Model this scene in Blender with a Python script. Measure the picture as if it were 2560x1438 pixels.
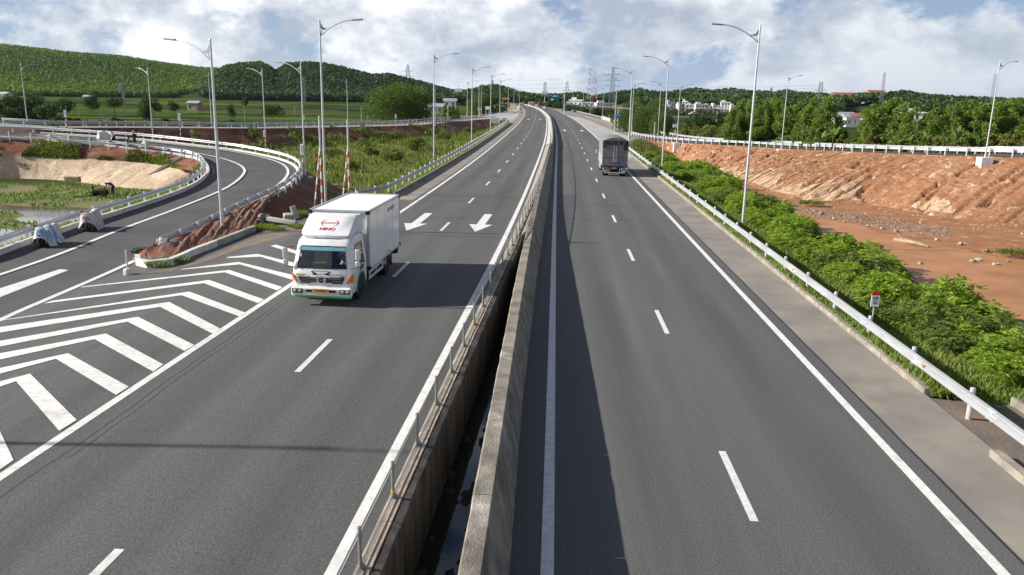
import bpy, math, random
import numpy as np
from mathutils import Vector, Matrix
random.seed(7); RNG = np.random.default_rng(7)
for o in list(bpy.data.objects): bpy.data.objects.remove(o)
SC = bpy.context.scene
COL = SC.collection

# ------------------------------------------------------------------ camera
FPX, CZ = 1990.0, 7.6            # focal length in photo pixels (2560 wide), camera height
def cam_axes(yaw, pitch, roll):
    cy, sy = math.cos(yaw), math.sin(yaw)
    f = Vector((-sy*math.cos(pitch), cy*math.cos(pitch), -math.sin(pitch)))
    r = Vector((cy, sy, 0.0)); d = f.cross(r)
    return f, r*math.cos(roll)+d*math.sin(roll), d*math.cos(roll)-r*math.sin(roll)
FW, RT, DN = cam_axes(math.radians(3.3), math.radians(13.6), math.radians(-1.2))
cam = bpy.data.cameras.new('camera'); cam_ob = bpy.data.objects.new('camera', cam); COL.objects.link(cam_ob)
cam.sensor_width = 36.0; cam.lens = 36.0*FPX/2560.0; cam.clip_start = 0.2; cam.clip_end = 20000.0
m = Matrix((RT, -DN, -FW)).transposed().to_4x4(); m.translation = Vector((0, 0, CZ)); cam_ob.matrix_world = m
SC.camera = cam_ob

# ------------------------------------------------------------------ light
SUN_EL, SUN_AZ = math.radians(26.5), math.radians(-94.0)   # azimuth clockwise from +Y
sun_dir = Vector((math.sin(SUN_AZ)*math.cos(SUN_EL), math.cos(SUN_AZ)*math.cos(SUN_EL), math.sin(SUN_EL)))
sl = bpy.data.lights.new('sun', 'SUN'); sl.energy = 5.0; sl.angle = math.radians(0.55); sl.color = (1.0, 0.95, 0.87)
so = bpy.data.objects.new('sun', sl); COL.objects.link(so)
so.rotation_euler = (-sun_dir).to_track_quat('-Z', 'Y').to_euler(); so.location = (-60, 0, 60)
W = bpy.data.worlds.new('World'); SC.world = W; W.use_nodes = True
def build_world():
    nt = W.node_tree; N, L = nt.nodes, nt.links
    for n in list(N): N.remove(n)
    out = N.new('ShaderNodeOutputWorld')
    sky = N.new('ShaderNodeTexSky'); sky.sky_type = 'NISHITA'; sky.sun_disc = False
    sky.sun_elevation = SUN_EL; sky.sun_rotation = SUN_AZ; sky.air_density = 1.0; sky.dust_density = 0.4; sky.ozone_density = 1.2
    tc = N.new('ShaderNodeTexCoord')
    sep = N.new('ShaderNodeSeparateXYZ'); L.new(tc.outputs['Generated'], sep.inputs[0])
    def mth(op, a, b=None, clamp=False):
        n = N.new('ShaderNodeMath'); n.operation = op; n.use_clamp = clamp
        for i, v in enumerate((a, b)):
            if v is None: continue
            if isinstance(v, (int, float)): n.inputs[i].default_value = v
            else: L.new(v, n.inputs[i])
        return n.outputs[0]
    zc = mth('MAXIMUM', sep.outputs[2], 0.0)
    cmb = N.new('ShaderNodeCombineXYZ'); L.new(sep.outputs[0], cmb.inputs[0]); L.new(sep.outputs[1], cmb.inputs[1]); L.new(mth('MULTIPLY', sep.outputs[2], 1.55), cmb.inputs[2])
    def noise(scale, detail, rough, dist=0.0, off=0.0):
        mp = N.new('ShaderNodeMapping'); mp.inputs['Location'].default_value = (off, off*.7, off*.3)
        L.new(cmb.outputs[0], mp.inputs[0])
        n = N.new('ShaderNodeTexNoise'); n.inputs['Scale'].default_value = scale; n.inputs['Detail'].default_value = detail
        n.inputs['Roughness'].default_value = rough; n.inputs['Distortion'].default_value = dist
        L.new(mp.outputs[0], n.inputs['Vector']); return n.outputs[0]
    def ramp(v, pts):
        r = N.new('ShaderNodeValToRGB'); e = r.color_ramp.elements
        while len(e) < len(pts): e.new(0.5)
        for el, (p, c) in zip(e, pts): el.position = p; el.color = (c, c, c, 1)
        L.new(v, r.inputs[0]); return r.outputs[0]
    cover = ramp(noise(6.0, 10, .6, .1, 9.2), [(0.39, 0), (0.465, 1)])
    shade = ramp(noise(7.0, 10, .58, .0, 11.7), [(0.38, 0), (0.47, .45), (0.55, 1)])
    # side facing the sun is brighter (forward scattering in cloud)
    dotn = N.new('ShaderNodeVectorMath'); dotn.operation = 'DOT_PRODUCT'; L.new(tc.outputs['Generated'], dotn.inputs[0]); dotn.inputs[1].default_value = sun_dir
    fwd = mth('MULTIPLY', mth('ADD', dotn.outputs['Value'], 0.55), 0.8, True)
    litm = mth('MULTIPLY', shade, mth('ADD', mth('MULTIPLY', fwd, 0.85), 0.30), True)
    cc = N.new('ShaderNodeMix'); cc.data_type = 'RGBA'
    cc.inputs[6].default_value = (0.47, 0.54, 0.65, 1); cc.inputs[7].default_value = (1.36, 1.36, 1.36, 1)
    L.new(litm, cc.inputs[0])
    skys = N.new('ShaderNodeMix'); skys.data_type = 'RGBA'; skys.blend_type = 'MULTIPLY'; skys.inputs[0].default_value = 1.0
    skys.inputs[7].default_value = (0.055, 0.060, 0.082, 1); L.new(sky.outputs[0], skys.inputs[6])
    mx = N.new('ShaderNodeMix'); mx.data_type = 'RGBA'
    ov = N.new('ShaderNodeMapRange'); ov.interpolation_type = 'SMOOTHSTEP'; ov.inputs[1].default_value = 0.16; ov.inputs[2].default_value = 0.6; ov.inputs[3].default_value = 0.96; ov.inputs[4].default_value = 0.14
    L.new(zc, ov.inputs[0])      # broken cumulus near the horizon, thinned overhead out of view to cut fill light
    L.new(mth('MULTIPLY', cover, ov.outputs[0]), mx.inputs[0]); hb = N.new('ShaderNodeMix'); hb.data_type = 'RGBA'; hb.inputs[7].default_value = (0.40, 0.54, 0.76, 1)
    hf0 = mth('SUBTRACT', 1.0, mth('MULTIPLY', zc, 3.2, True)); L.new(mth('MULTIPLY', hf0, 0.9), hb.inputs[0]); L.new(skys.outputs[2], hb.inputs[6])
    L.new(hb.outputs[2], mx.inputs[6]); L.new(cc.outputs[2], mx.inputs[7])
    hz = N.new('ShaderNodeMix'); hz.data_type = 'RGBA'; hz.inputs[7].default_value = (0.52, 0.62, 0.74, 1)
    hf = mth('SUBTRACT', 1.0, mth('MULTIPLY', zc, 9.0, True)); L.new(mth('MULTIPLY', mth('MULTIPLY', hf, hf), 0.45), hz.inputs[0]); L.new(mx.outputs[2], hz.inputs[6])
    bg = N.new('ShaderNodeBackground'); L.new(hz.outputs[2], bg.inputs[0]); bg.inputs[1].default_value = 0.55
    L.new(bg.outputs[0], out.inputs[0])
build_world()
SC.view_settings.view_transform = 'Standard'; SC.view_settings.look = 'None'
SC.view_settings.gamma = 1.0; SC.view_settings.use_curve_mapping = False
SC.view_settings.exposure = 0.84
SC.render.engine = 'CYCLES'
SC.cycles.max_bounces = 6; SC.cycles.transparent_max_bounces = 8; SC.cycles.use_denoising = True

# ------------------------------------------------------------------ measuring helpers
def P(x, y, z=0.0):
    """photo pixel -> point of the place on the level z"""
    d = FW + RT*((x-1280)/FPX) + DN*((y-719)/FPX)
    t = (z-CZ)/d.z
    return Vector((0, 0, CZ)) + d*t
def PY(x, y, Y):
    """photo pixel -> point on the vertical plane at distance Y down the road"""
    d = FW + RT*((x-1280)/FPX) + DN*((y-719)/FPX)
    return Vector((0, 0, CZ)) + d*(Y/d.y)
def proj(p):
    v = Vector(p)-Vector((0, 0, CZ)); c = v.dot(FW)
    return 1280+FPX*v.dot(RT)/c, 719+FPX*v.dot(DN)/c
def top_h(base, ytop):
    """height above base whose top shows at photo row ytop"""
    lo, hi = 0.1, 80.0
    for _ in range(40):
        mid = (lo+hi)/2
        if proj((base[0], base[1], base[2]+mid))[1] > ytop: lo = mid
        else: hi = mid
    return lo
def zleft(X): return 0.4*min(1.0, max(0.0, (X+18.5)/10.5))
def PL(x, y):
    """pixel on the left carriageway and gore, which fall gently to the left"""
    z = 0.4
    for _ in range(8):
        p = P(x, y, z); z = zleft(p.x)
    return P(x, y, z)
def resample(pts, step):
    pts = [Vector(p) for p in pts]; out = [pts[0].copy()]; acc = 0.0
    L = [0.0]
    for a, b in zip(pts, pts[1:]): L.append(L[-1]+(b-a).length)
    n = max(1, int(round(L[-1]/step)))
    res = []; j = 0
    for i in range(n+1):
        s = L[-1]*i/n
        while j < len(L)-2 and L[j+1] < s: j += 1
        seg = L[j+1]-L[j]; t = 0 if seg == 0 else (s-L[j])/seg
        res.append(pts[j].lerp(pts[j+1], t))
    return res
def smooth(pts, it=2):
    pts = [Vector(p) for p in pts]
    for _ in range(it):
        q = [pts[0]]
        for a, b in zip(pts, pts[1:]):
            q += [a.lerp(b, .25), a.lerp(b, .75)]
        q.append(pts[-1]); pts = q
    return pts
def normals2(pts):
    """left-hand horizontal normals of a path"""
    out = []
    for i in range(len(pts)):
        a = pts[max(0, i-1)]; b = pts[min(len(pts)-1, i+1)]
        d = Vector((b[0]-a[0], b[1]-a[1], 0))
        d.normalize(); out.append(Vector((-d.y, d.x, 0)))
    return out
def offset(pts, d, dz=0.0):
    return [Vector(p)+n*d+Vector((0, 0, dz)) for p, n in zip(pts, normals2(pts))]

# ------------------------------------------------------------------ mesh helpers
class MB:
    def __init__(s): s.v = []; s.f = []; s.mi = []; s.cur = 0
    def add(s, vs, fs):
        o = len(s.v); s.v += [tuple(v) for v in vs]
        for f in fs: s.f.append(tuple(i+o for i in f)); s.mi.append(s.cur)
        return s
    def box(s, c, size, rot=None, taper=None):
        hx, hy, hz = size[0]/2, size[1]/2, size[2]/2
        vs = [Vector((x*hx, y*hy, z*hz)) for z in (-1, 1) for y in (-1, 1) for x in (-1, 1)]
        if taper:
            for v in vs:
                if v.z > 0: v.x *= taper[0]; v.y *= taper[1]
        if rot is not None: vs = [rot @ v for v in vs]
        c = Vector(c)
        return s.add([v+c for v in vs], [(0, 2, 3, 1), (4, 5, 7, 6), (0, 1, 5, 4), (2, 6, 7, 3), (0, 4, 6, 2), (1, 3, 7, 5)])
    def bbox(s, c, size, b=0.02, rot=None):
        """box with chamfered edges"""
        hx, hy, hz = [max(q/2, b*1.01) for q in size]; vs = []
        idx = {}
        for sx in (-1, 1):
            for sy in (-1, 1):
                for sz in (-1, 1):
                    for ax in range(3):
                        h = [hx-b, hy-b, hz-b]; h[ax] = (hx, hy, hz)[ax]
                        idx[(sx, sy, sz, ax)] = len(vs); vs.append(Vector((sx*h[0], sy*h[1], sz*h[2])))
        fs = []
        I = lambda sx, sy, sz, a: idx[(sx, sy, sz, a)]
        for q in (-1, 1):
            fs.append((I(q, -1, -1, 0), I(q, 1, -1, 0), I(q, 1, 1, 0), I(q, -1, 1, 0)))
            fs.append((I(-1, q, -1, 1), I(1, q, -1, 1), I(1, q, 1, 1), I(-1, q, 1, 1)))
            fs.append((I(-1, -1, q, 2), I(1, -1, q, 2), I(1, 1, q, 2), I(-1, 1, q, 2)))
        for a in (-1, 1):
            for b2 in (-1, 1):
                fs.append((I(a, b2, -1, 0), I(a, b2, 1, 0), I(a, b2, 1, 1), I(a, b2, -1, 1)))
                fs.append((I(a, -1, b2, 0), I(a, 1, b2, 0), I(a, 1, b2, 2), I(a, -1, b2, 2)))
                fs.append((I(-1, a, b2, 1), I(1, a, b2, 1), I(1, a, b2, 2), I(-1, a, b2, 2)))
        for sx in (-1, 1):
            for sy in (-1, 1):
                for sz in (-1, 1): fs.append((I(sx, sy, sz, 0), I(sx, sy, sz, 1), I(sx, sy, sz, 2)))
        if rot is not None: vs = [rot @ v for v in vs]
        c = Vector(c); return s.add([v+c for v in vs], fs)
    def tube(s, pts, r, n=8, caps=True):
        pts = [Vector(p) for p in pts]; k = len(pts)
        rs = r if isinstance(r, (list, tuple)) else [r]*k
        o = []; fs = []
        for i, p in enumerate(pts):
            d = (pts[min(k-1, i+1)]-pts[max(0, i-1)]).normalized()
            u = d.cross(Vector((0, 0, 1)))
            if u.length < 1e-3: u = Vector((1, 0, 0))
            u.normalize(); w = d.cross(u)
            for j in range(n):
                a = 2*math.pi*j/n; o.append(p+u*math.cos(a)*rs[i]+w*math.sin(a)*rs[i])
        for i in range(k-1):
            for j in range(n): fs.append((i*n+j, i*n+(j+1) % n, (i+1)*n+(j+1) % n, (i+1)*n+j))
        if caps: fs.append(tuple(range(n))[::-1]); fs.append(tuple((k-1)*n+j for j in range(n)))
        return s.add(o, fs)
    def lathe(s, prof, n=16, c=(0, 0, 0), axis='Z'):
        vs = []; fs = []; c = Vector(c)
        for r, z in prof:
            for j in range(n):
                a = 2*math.pi*j/n; q = (r*math.cos(a), r*math.sin(a), z)
                if axis == 'X': q = (q[2], q[0], q[1])
                if axis == 'Y': q = (q[0], q[2], q[1])
                vs.append(c+Vector(q))
        for i in range(len(prof)-1):
            for j in range(n): fs.append((i*n+j, i*n+(j+1) % n, (i+1)*n+(j+1) % n, (i+1)*n+j))
        fs.append(tuple(range(n))); fs.append(tuple((len(prof)-1)*n+j for j in range(n)))
        return s.add(vs, fs)
    def prism(s, poly, vec):
        """polygon (3d points) extruded by vec"""
        n = len(poly); a = [Vector(p) for p in poly]; b = [p+Vector(vec) for p in a]
        return s.add(a+b, [tuple(range(n))[::-1], tuple(range(n, 2*n))]+[(i, (i+1) % n, n+(i+1) % n, n+i) for i in range(n)])
    def ribbon(s, A, B):
        n = len(A); return s.add(list(A)+list(B), [(i, i+1, n+i+1, n+i) for i in range(n-1)])
    def sweep(s, path, prof, closed=False, caps=True):
        """profile [(offset to the left, height)] along a path"""
        nn = normals2(path); k = len(prof); vs = []; fs = []
        for p, n in zip(path, nn):
            for a, h in prof: vs.append(Vector(p)+n*a+Vector((0, 0, h)))
        for i in range(len(path)-1):
            for j in range(k if closed else k-1):
                fs.append((i*k+j, i*k+(j+1) % k, (i+1)*k+(j+1) % k, (i+1)*k+j))
        if closed and caps:
            fs.append(tuple(range(k))); fs.append(tuple((len(path)-1)*k+j for j in range(k)))
        return s.add(vs, fs)
    def build(s, name, mat, parent=None, origin=None, smooth=False, **kw):
        me = bpy.data.meshes.new(name)
        vs = s.v
        if origin is not None:
            ox, oy, oz = origin; vs = [(a-ox, b-oy, c-oz) for a, b, c in vs]
        me.from_pydata(vs, [], s.f)
        mats = mat if isinstance(mat, (list, tuple)) else [mat]
        for q in mats: me.materials.append(q)
        if len(mats) > 1: me.polygons.foreach_set('material_index', s.mi)
        if smooth: me.polygons.foreach_set('use_smooth', [True]*len(me.polygons))
        me.update()
        return link(name, me, parent, **kw)
def link(name, data, parent=None, loc=None, label=None, cat=None, group=None, kind=None):
    o = bpy.data.objects.new(name, data); COL.objects.link(o)
    if parent is not None: o.parent = parent
    if loc is not None: o.location = loc
    if label: o['label'] = label
    if cat: o['category'] = cat
    if group: o['group'] = group
    if kind: o['kind'] = kind
    return o
def thing(name, loc, label, cat, group=None, rz=0.0):
    o = link(name, None, loc=loc, label=label, cat=cat, group=group)
    o.rotation_euler.z = rz; o.empty_display_size = 0.3
    return o
def copy_tree(o, parent=None, loc=None, rz=None, label=None):
    c = o.copy(); COL.objects.link(c); c.parent = parent
    if loc is not None: c.location = loc
    if rz is not None: c.rotation_euler.z = rz
    if label: c['label'] = label
    for ch in o.children: copy_tree(ch, c)
    return c
def shade_auto(o, ang=40):
    me = o.data; me.polygons.foreach_set('use_smooth', [True]*len(me.polygons))
    try: me.set_sharp_from_angle(angle=math.radians(ang))
    except Exception: pass
    return o

# ------------------------------------------------------------------ materials
def mat(name, col, rough=0.7, metal=0.0, var=0.12, scale=2.0, col2=None, bump=0.0, bscale=30.0, spec=0.3,
        stretch=(1, 1, 1), lo=0.35, hi=0.65, speck=0.0, sscale=90.0, col3=None, c3scale=0.5, c3=(0.55, 0.7), detail=5.0, trans=0.0, emit=None, alpha=None):
    m = bpy.data.materials.new(name); m.use_nodes = True
    nt = m.node_tree; N, L = nt.nodes, nt.links
    b = N['Principled BSDF']; b.inputs['Roughness'].default_value = rough; b.inputs['Metallic'].default_value = metal
    b.inputs['Specular IOR Level'].default_value = spec
    tc = N.new('ShaderNodeTexCoord'); mp = N.new('ShaderNodeMapping'); mp.inputs['Scale'].default_value = stretch
    L.new(tc.outputs['Object'], mp.inputs[0])
    def noise(sc, det=detail, vec=None):
        n = N.new('ShaderNodeTexNoise'); n.inputs['Scale'].default_value = sc; n.inputs['Detail'].default_value = det
        n.inputs['Roughness'].default_value = 0.6
        L.new(vec or mp.outputs[0], n.inputs['Vector']); return n.outputs[0]
    def ramp(v, a, c):
        r = N.new('ShaderNodeMapRange'); r.inputs[1].default_value = a; r.inputs[2].default_value = c; r.clamp = True
        L.new(v, r.inputs[0]); return r.outputs[0]
    def mix(f, a, c, bt='MIX'):
        x = N.new('ShaderNodeMix'); x.data_type = 'RGBA'; x.blend_type = bt
        for i, v in ((0, f), (6, a), (7, c)):
            if isinstance(v, (int, float)): x.inputs[i].default_value = v
            elif isinstance(v, (tuple, list)): x.inputs[i].default_value = (*v[:3], 1)
            else: L.new(v, x.inputs[i])
        return x.outputs[2]
    c2 = col2 or tuple(max(0, min(1, q*(1-var*2))) for q in col)
    c1 = col if col2 else tuple(min(1, q*(1+var)) for q in col)
    c = mix(ramp(noise(scale), lo, hi), c1, c2)
    if col3: c = mix(ramp(noise(c3scale), c3[0], c3[1]), c, col3)
    if speck:
        sp = noise(sscale, 2.0, tc.outputs['Object'])
        g = ramp(sp, .3, .7); mm = N.new('ShaderNodeMapRange'); mm.inputs[3].default_value = 1-speck; mm.inputs[4].default_value = 1+speck
        L.new(g, mm.inputs[0]); cb = N.new('ShaderNodeCombineColor')
        for i in range(3): L.new(mm.outputs[0], cb.inputs[i])
        c = mix(1.0, c, cb.outputs[0], 'MULTIPLY')
    L.new(c, b.inputs['Base Color'])
    if bump:
        bn = N.new('ShaderNodeBump'); bn.inputs['Strength'].default_value = bump; bn.inputs['Distance'].default_value = 0.05
        L.new(noise(bscale, 6.0), bn.inputs['Height']); L.new(bn.outputs[0], b.inputs['Normal'])
    if trans: b.inputs['Transmission Weight'].default_value = trans
    if emit: b.inputs['Emission Color'].default_value = (*emit[:3], 1); b.inputs['Emission Strength'].default_value = emit[3]
    if alpha is not None: b.inputs['Alpha'].default_value = alpha
    return m
def leafmat(name, dark, light, yellow=None, trans=0.35):
    m = bpy.data.materials.new(name); m.use_nodes = True
    nt = m.node_tree; N, L = nt.nodes, nt.links
    b = N['Principled BSDF']; out = N['Material Output']
    b.inputs['Roughness'].default_value = 0.55; b.inputs['Specular IOR Level'].default_value = 0.25
    at = N.new('ShaderNodeAttribute'); at.attribute_name = 'tint'
    r = N.new('ShaderNodeValToRGB'); e = r.color_ramp.elements
    e[0].color = (*dark, 1); e[1].color = (*light, 1); e[0].position = 0.0; e[1].position = 0.85
    if yellow: q = e.new(0.97); q.color = (*yellow, 1)
    L.new(at.outputs['Fac'], r.inputs[0]); L.new(r.outputs[0], b.inputs['Base Color'])
    t = N.new('ShaderNodeBsdfTranslucent'); mxc = N.new('ShaderNodeMix'); mxc.data_type = 'RGBA'; mxc.blend_type = 'MULTIPLY'
    mxc.inputs[0].default_value = 1; mxc.inputs[7].default_value = (1.3, 1.3, 0.5, 1); L.new(r.outputs[0], mxc.inputs[6]); L.new(mxc.outputs[2], t.inputs[0])
    ms = N.new('ShaderNodeMixShader'); ms.inputs[0].default_value = trans
    L.new(b.outputs[0], ms.inputs[1]); L.new(t.outputs[0], ms.inputs[2]); L.new(ms.outputs[0], out.inputs[0])
    return m
MT = {}
def gloss(name, col, rough=.3, metal=0., **k):
    return mat(name, col, rough, metal, var=k.pop('var', .04), **k)
MT['asphalt'] = mat('asphalt', (.0965, .0958, .0935), .85, var=.10, scale=.55, stretch=(1, .05, 1), speck=.42, sscale=28, bump=.25, bscale=160, col3=(.110, .108, .105), c3scale=.9, c3=(.52, .75))
def lane_wear(m):
    '''oil-darkened lane middles and polished wheel paths, from the offset to the lane line'''
    nt = m.node_tree; N, L = nt.nodes, nt.links; b = N['Principled BSDF']; src = b.inputs['Base Color'].links[0].from_socket
    at = N.new('ShaderNodeAttribute'); at.attribute_name = 'lat'
    tc = N.new('ShaderNodeTexCoord'); mp = N.new('ShaderNodeMapping'); mp.inputs['Scale'].default_value = (.9, .06, 1); L.new(tc.outputs['Object'], mp.inputs[0])
    ns = N.new('ShaderNodeTexNoise'); ns.inputs['Scale'].default_value = 1.0; ns.inputs['Detail'].default_value = 4; L.new(mp.outputs[0], ns.inputs['Vector'])
    def M(op, a, c=None, cl=False):
        n = N.new('ShaderNodeMath'); n.operation = op; n.use_clamp = cl
        for i, v in enumerate((a, c)):
            if v is None: continue
            if isinstance(v, (int, float)): n.inputs[i].default_value = v
            else: L.new(v, n.inputs[i])
        return n.outputs[0]
    a = M('ABSOLUTE', at.outputs['Fac'])
    band = lambda c, w: M('SUBTRACT', 1.0, M('DIVIDE', M('ABSOLUTE', M('SUBTRACT', a, c)), w), True)
    oil = M('MULTIPLY', band(1.9, .7), M('ADD', M('MULTIPLY', ns.outputs[0], .26), .02)); wh = M('MULTIPLY', M('ADD', band(1.0, .4), band(2.8, .4)), M('MULTIPLY', ns.outputs[0], .16))
    k = M('ADD', M('SUBTRACT', 1.0, oil), wh); cb = N.new('ShaderNodeCombineColor')
    for i in range(3): L.new(k, cb.inputs[i])
    x = N.new('ShaderNodeMix'); x.data_type = 'RGBA'; x.blend_type = 'MULTIPLY'; x.inputs[0].default_value = 1; L.new(src, x.inputs[6]); L.new(cb.outputs[0], x.inputs[7]); L.new(x.outputs[2], b.inputs['Base Color'])
lane_wear(MT['asphalt'])
MT['asphalt_new'] = mat('asphalt_new', (.075, .073, .072), .85, var=.10, scale=.3, speck=.2, sscale=60, bump=.2, bscale=150, col3=(.105, .095, .085), c3scale=.7, c3=(.55, .75))
MT['shoulder'] = mat('shoulder_asphalt', (.225, .202, .174), .9, var=.09, scale=.5, speck=.12, sscale=70, bump=.2, bscale=120, col3=(.30, .262, .215), c3scale=.35, c3=(.5, .72))
MT['concrete_pad'] = mat('pale_concrete', (.36, .355, .335), .9, var=.07, scale=.3, stretch=(1, .3, 1), speck=.05, bump=.1)
MT['paint'] = mat('road_paint', (.66, .65, .62), .75, var=.08, scale=6, speck=.08, sscale=25, col3=(.42, .41, .39), c3scale=2.2, c3=(.56, .78))
MT['paint_old'] = mat('worn_road_paint', (.62, .61, .585), .75, var=.08, scale=7, speck=.1, sscale=20, col3=(.34, .335, .325), c3scale=4, c3=(.6, .82))
MT['seam'] = mat('tar_seam', (.035, .034, .033), .8, var=.2, scale=3)
MT['concrete'] = mat('concrete', (.40, .385, .35), .9, var=.14, scale=1.5, bump=.25, bscale=40, col3=(.27, .255, .23), c3scale=.8, c3=(.5, .75))
MT['kerb_white'] = mat('new_kerb_concrete', (.60, .585, .55), .85, var=.10, scale=2.5, bump=.1, col3=(.45, .42, .38), c3scale=1.2, c3=(.55, .75))
MT['kerb_old'] = mat('old_kerb_concrete', (.285, .255, .21), .95, var=.2, scale=2.0, bump=.5, bscale=30, col3=(.2, .175, .14), c3scale=1.1, c3=(.5, .7))
MT['median'] = mat('stained_concrete', (.24, .215, .175), .95, var=.22, scale=1.6, bump=.6, bscale=25, col3=(.42, .40, .36), c3scale=1.4, c3=(.6, .74))
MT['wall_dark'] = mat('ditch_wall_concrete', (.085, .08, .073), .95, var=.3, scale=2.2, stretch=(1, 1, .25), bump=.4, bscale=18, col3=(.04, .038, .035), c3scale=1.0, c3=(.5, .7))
MT['strip_warm'] = mat('warm_grout_strip', (.46, .36, .27), .95, var=.18, scale=4, bump=.3)  # warm tone is the grout's own colour
MT['steel'] = mat('galvanised_steel', (.62, .64, .66), .42, .55, var=.08, scale=3, bump=.03, spec=.5)
MT['rail'] = mat('galvanised_rail', (.44, .45, .46), .45, .5, var=.07, scale=2.5, stretch=(1, .3, 1), spec=.5, col3=(.5, .51, .52), c3scale=1.2, c3=(.58, .75))
MT['rail_new'] = mat('new_galvanised_rail', (.57, .58, .595), .4, .55, var=.04, scale=2, spec=.5)
MT['pole'] = mat('lamp_pole_steel', (.55, .57, .59), .45, .5, var=.06, scale=1.5, spec=.5)
MT['lamp_head'] = mat('lamp_housing', (.30, .31, .32), .5, .2, var=.06, scale=5)
MT['lens'] = gloss('lamp_lens', (.55, .57, .56), .2)
MT['red_soil'] = mat('red_clay', (.315, .165, .092), 1.0, col2=(.215, .105, .056), scale=1.6, bump=1.0, bscale=14, spec=0.0, speck=.28, sscale=5, col3=(.48, .36, .26), c3scale=.9, c3=(.56, .70), lo=.3, hi=.7)
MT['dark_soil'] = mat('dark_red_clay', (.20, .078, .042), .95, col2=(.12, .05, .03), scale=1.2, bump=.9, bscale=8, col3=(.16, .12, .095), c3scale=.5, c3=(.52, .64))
MT['gravel'] = mat('pale_gravel', (.53, .40, .28), .95, col2=(.35, .255, .17), scale=3.2, bump=.9, bscale=7, speck=.25, sscale=9, col3=(.58, .47, .35), c3scale=.6, c3=(.5, .7))
MT['ground'] = mat('field_soil_and_grass', (.044, .066, .022), 1.0, col2=(.030, .046, .017), scale=.022, col3=(.080, .095, .030), c3scale=.05, c3=(.57, .64), stretch=(.3, 1, 1), spec=0.0, lo=.4, hi=.6)  # dark greens also stand in for cloud shadow over the fields
MT['grass_ground'] = mat('weedy_soil', (.12, .145, .045), .95, col2=(.17, .14, .07), scale=.8, bump=.6, bscale=6, col3=(.19, .13, .08), c3scale=.35, c3=(.58, .68))
MT['black'] = gloss('black_plastic', (.018, .018, .02), .5)
MT['rubber'] = mat('tyre_rubber', (.022, .022, .022), .85, var=.2, scale=6)
MT['white_paint'] = mat('white_vehicle_paint', (.72, .72, .71), .3, spec=.5, var=.05, scale=2, col3=(.56, .545, .52), c3scale=1.5, c3=(.55, .8))
MT['alu'] = mat('aluminium_trim', (.55, .56, .57), .4, .6, var=.05, scale=4)
MT['chrome'] = gloss('chrome', (.75, .76, .78), .12, 1.)
MT['glass'] = gloss('tinted_glass', (.035, .05, .06), .05, spec=.9)
MT['green'] = gloss('green_paint', (.05, .42, .14), .4)
MT['red'] = gloss('red_paint', (.55, .03, .03), .45)
MT['orange'] = gloss('amber_lens', (.75, .20, .02), .25)
MT['yellow'] = gloss('yellow_plate', (.72, .42, .03), .5)
MT['white_flat'] = mat('white_board', (.78, .78, .77), .6, var=.05)
MT['plaster'] = mat('white_plaster', (.72, .70, .66), .85, var=.08, scale=.5, col3=(.5, .48, .44), c3scale=.3, c3=(.58, .75))
MT['grey_plaster'] = mat('grey_plaster', (.42, .42, .41), .9, var=.12, scale=.4)
MT['roof_red'] = mat('clay_roof', (.27, .115, .08), .85, var=.15, scale=1.5)
MT['roof_grey'] = mat('metal_roof', (.36, .38, .40), .6, .2, var=.1, scale=.8)
MT['window'] = gloss('dark_window', (.03, .035, .04), .15, spec=.6)
MT['bark'] = mat('bark', (.13, .10, .075), .95, var=.25, scale=4, bump=.5, bscale=14)
MT['timber'] = mat('weathered_timber', (.34, .26, .18), .9, var=.2, scale=5, bump=.4)
MT['leaf_tree'] = leafmat('tree_leaves', (.046, .090, .018), (.185, .265, .050), (.27, .32, .06), .4)
MT['leaf_round'] = leafmat('broad_tree_leaves', (.028, .056, .013), (.105, .165, .032), (.17, .21, .045))
MT['leaf_dark'] = leafmat('dark_tree_leaves', (.014, .032, .010), (.045, .085, .022))
MT['leaf_forest'] = leafmat('forest_leaves', (.024, .062, .014), (.135, .23, .042), (.19, .29, .055), .3)
MT['leaf_forest2'] = leafmat('dark_and_cloud_shaded_leaves', (.012, .034, .013), (.050, .098, .028), (.09, .15, .04), .25)  # darkened green doubles as cloud shadow on the nearer hill
MT['leaf_shrub'] = leafmat('feathery_shrub_leaves', (.070, .130, .015), (.265, .375, .046), (.36, .40, .07), .42)
MT['leaf_weed'] = leafmat('weed_leaves', (.055, .085, .016), (.155, .20, .045), (.25, .22, .08), .35)
MT['leaf_hedge'] = leafmat('hedge_leaves', (.06, .095, .018), (.19, .20, .045), (.36, .24, .06), .35)
MT['leaf_banana'] = leafmat('banana_leaves', (.05, .10, .025), (.16, .24, .06), (.32, .32, .12), .4)
MT['grass'] = leafmat('grass_blades', (.075, .12, .02), (.20, .27, .05), (.30, .27, .10), .3)

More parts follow.
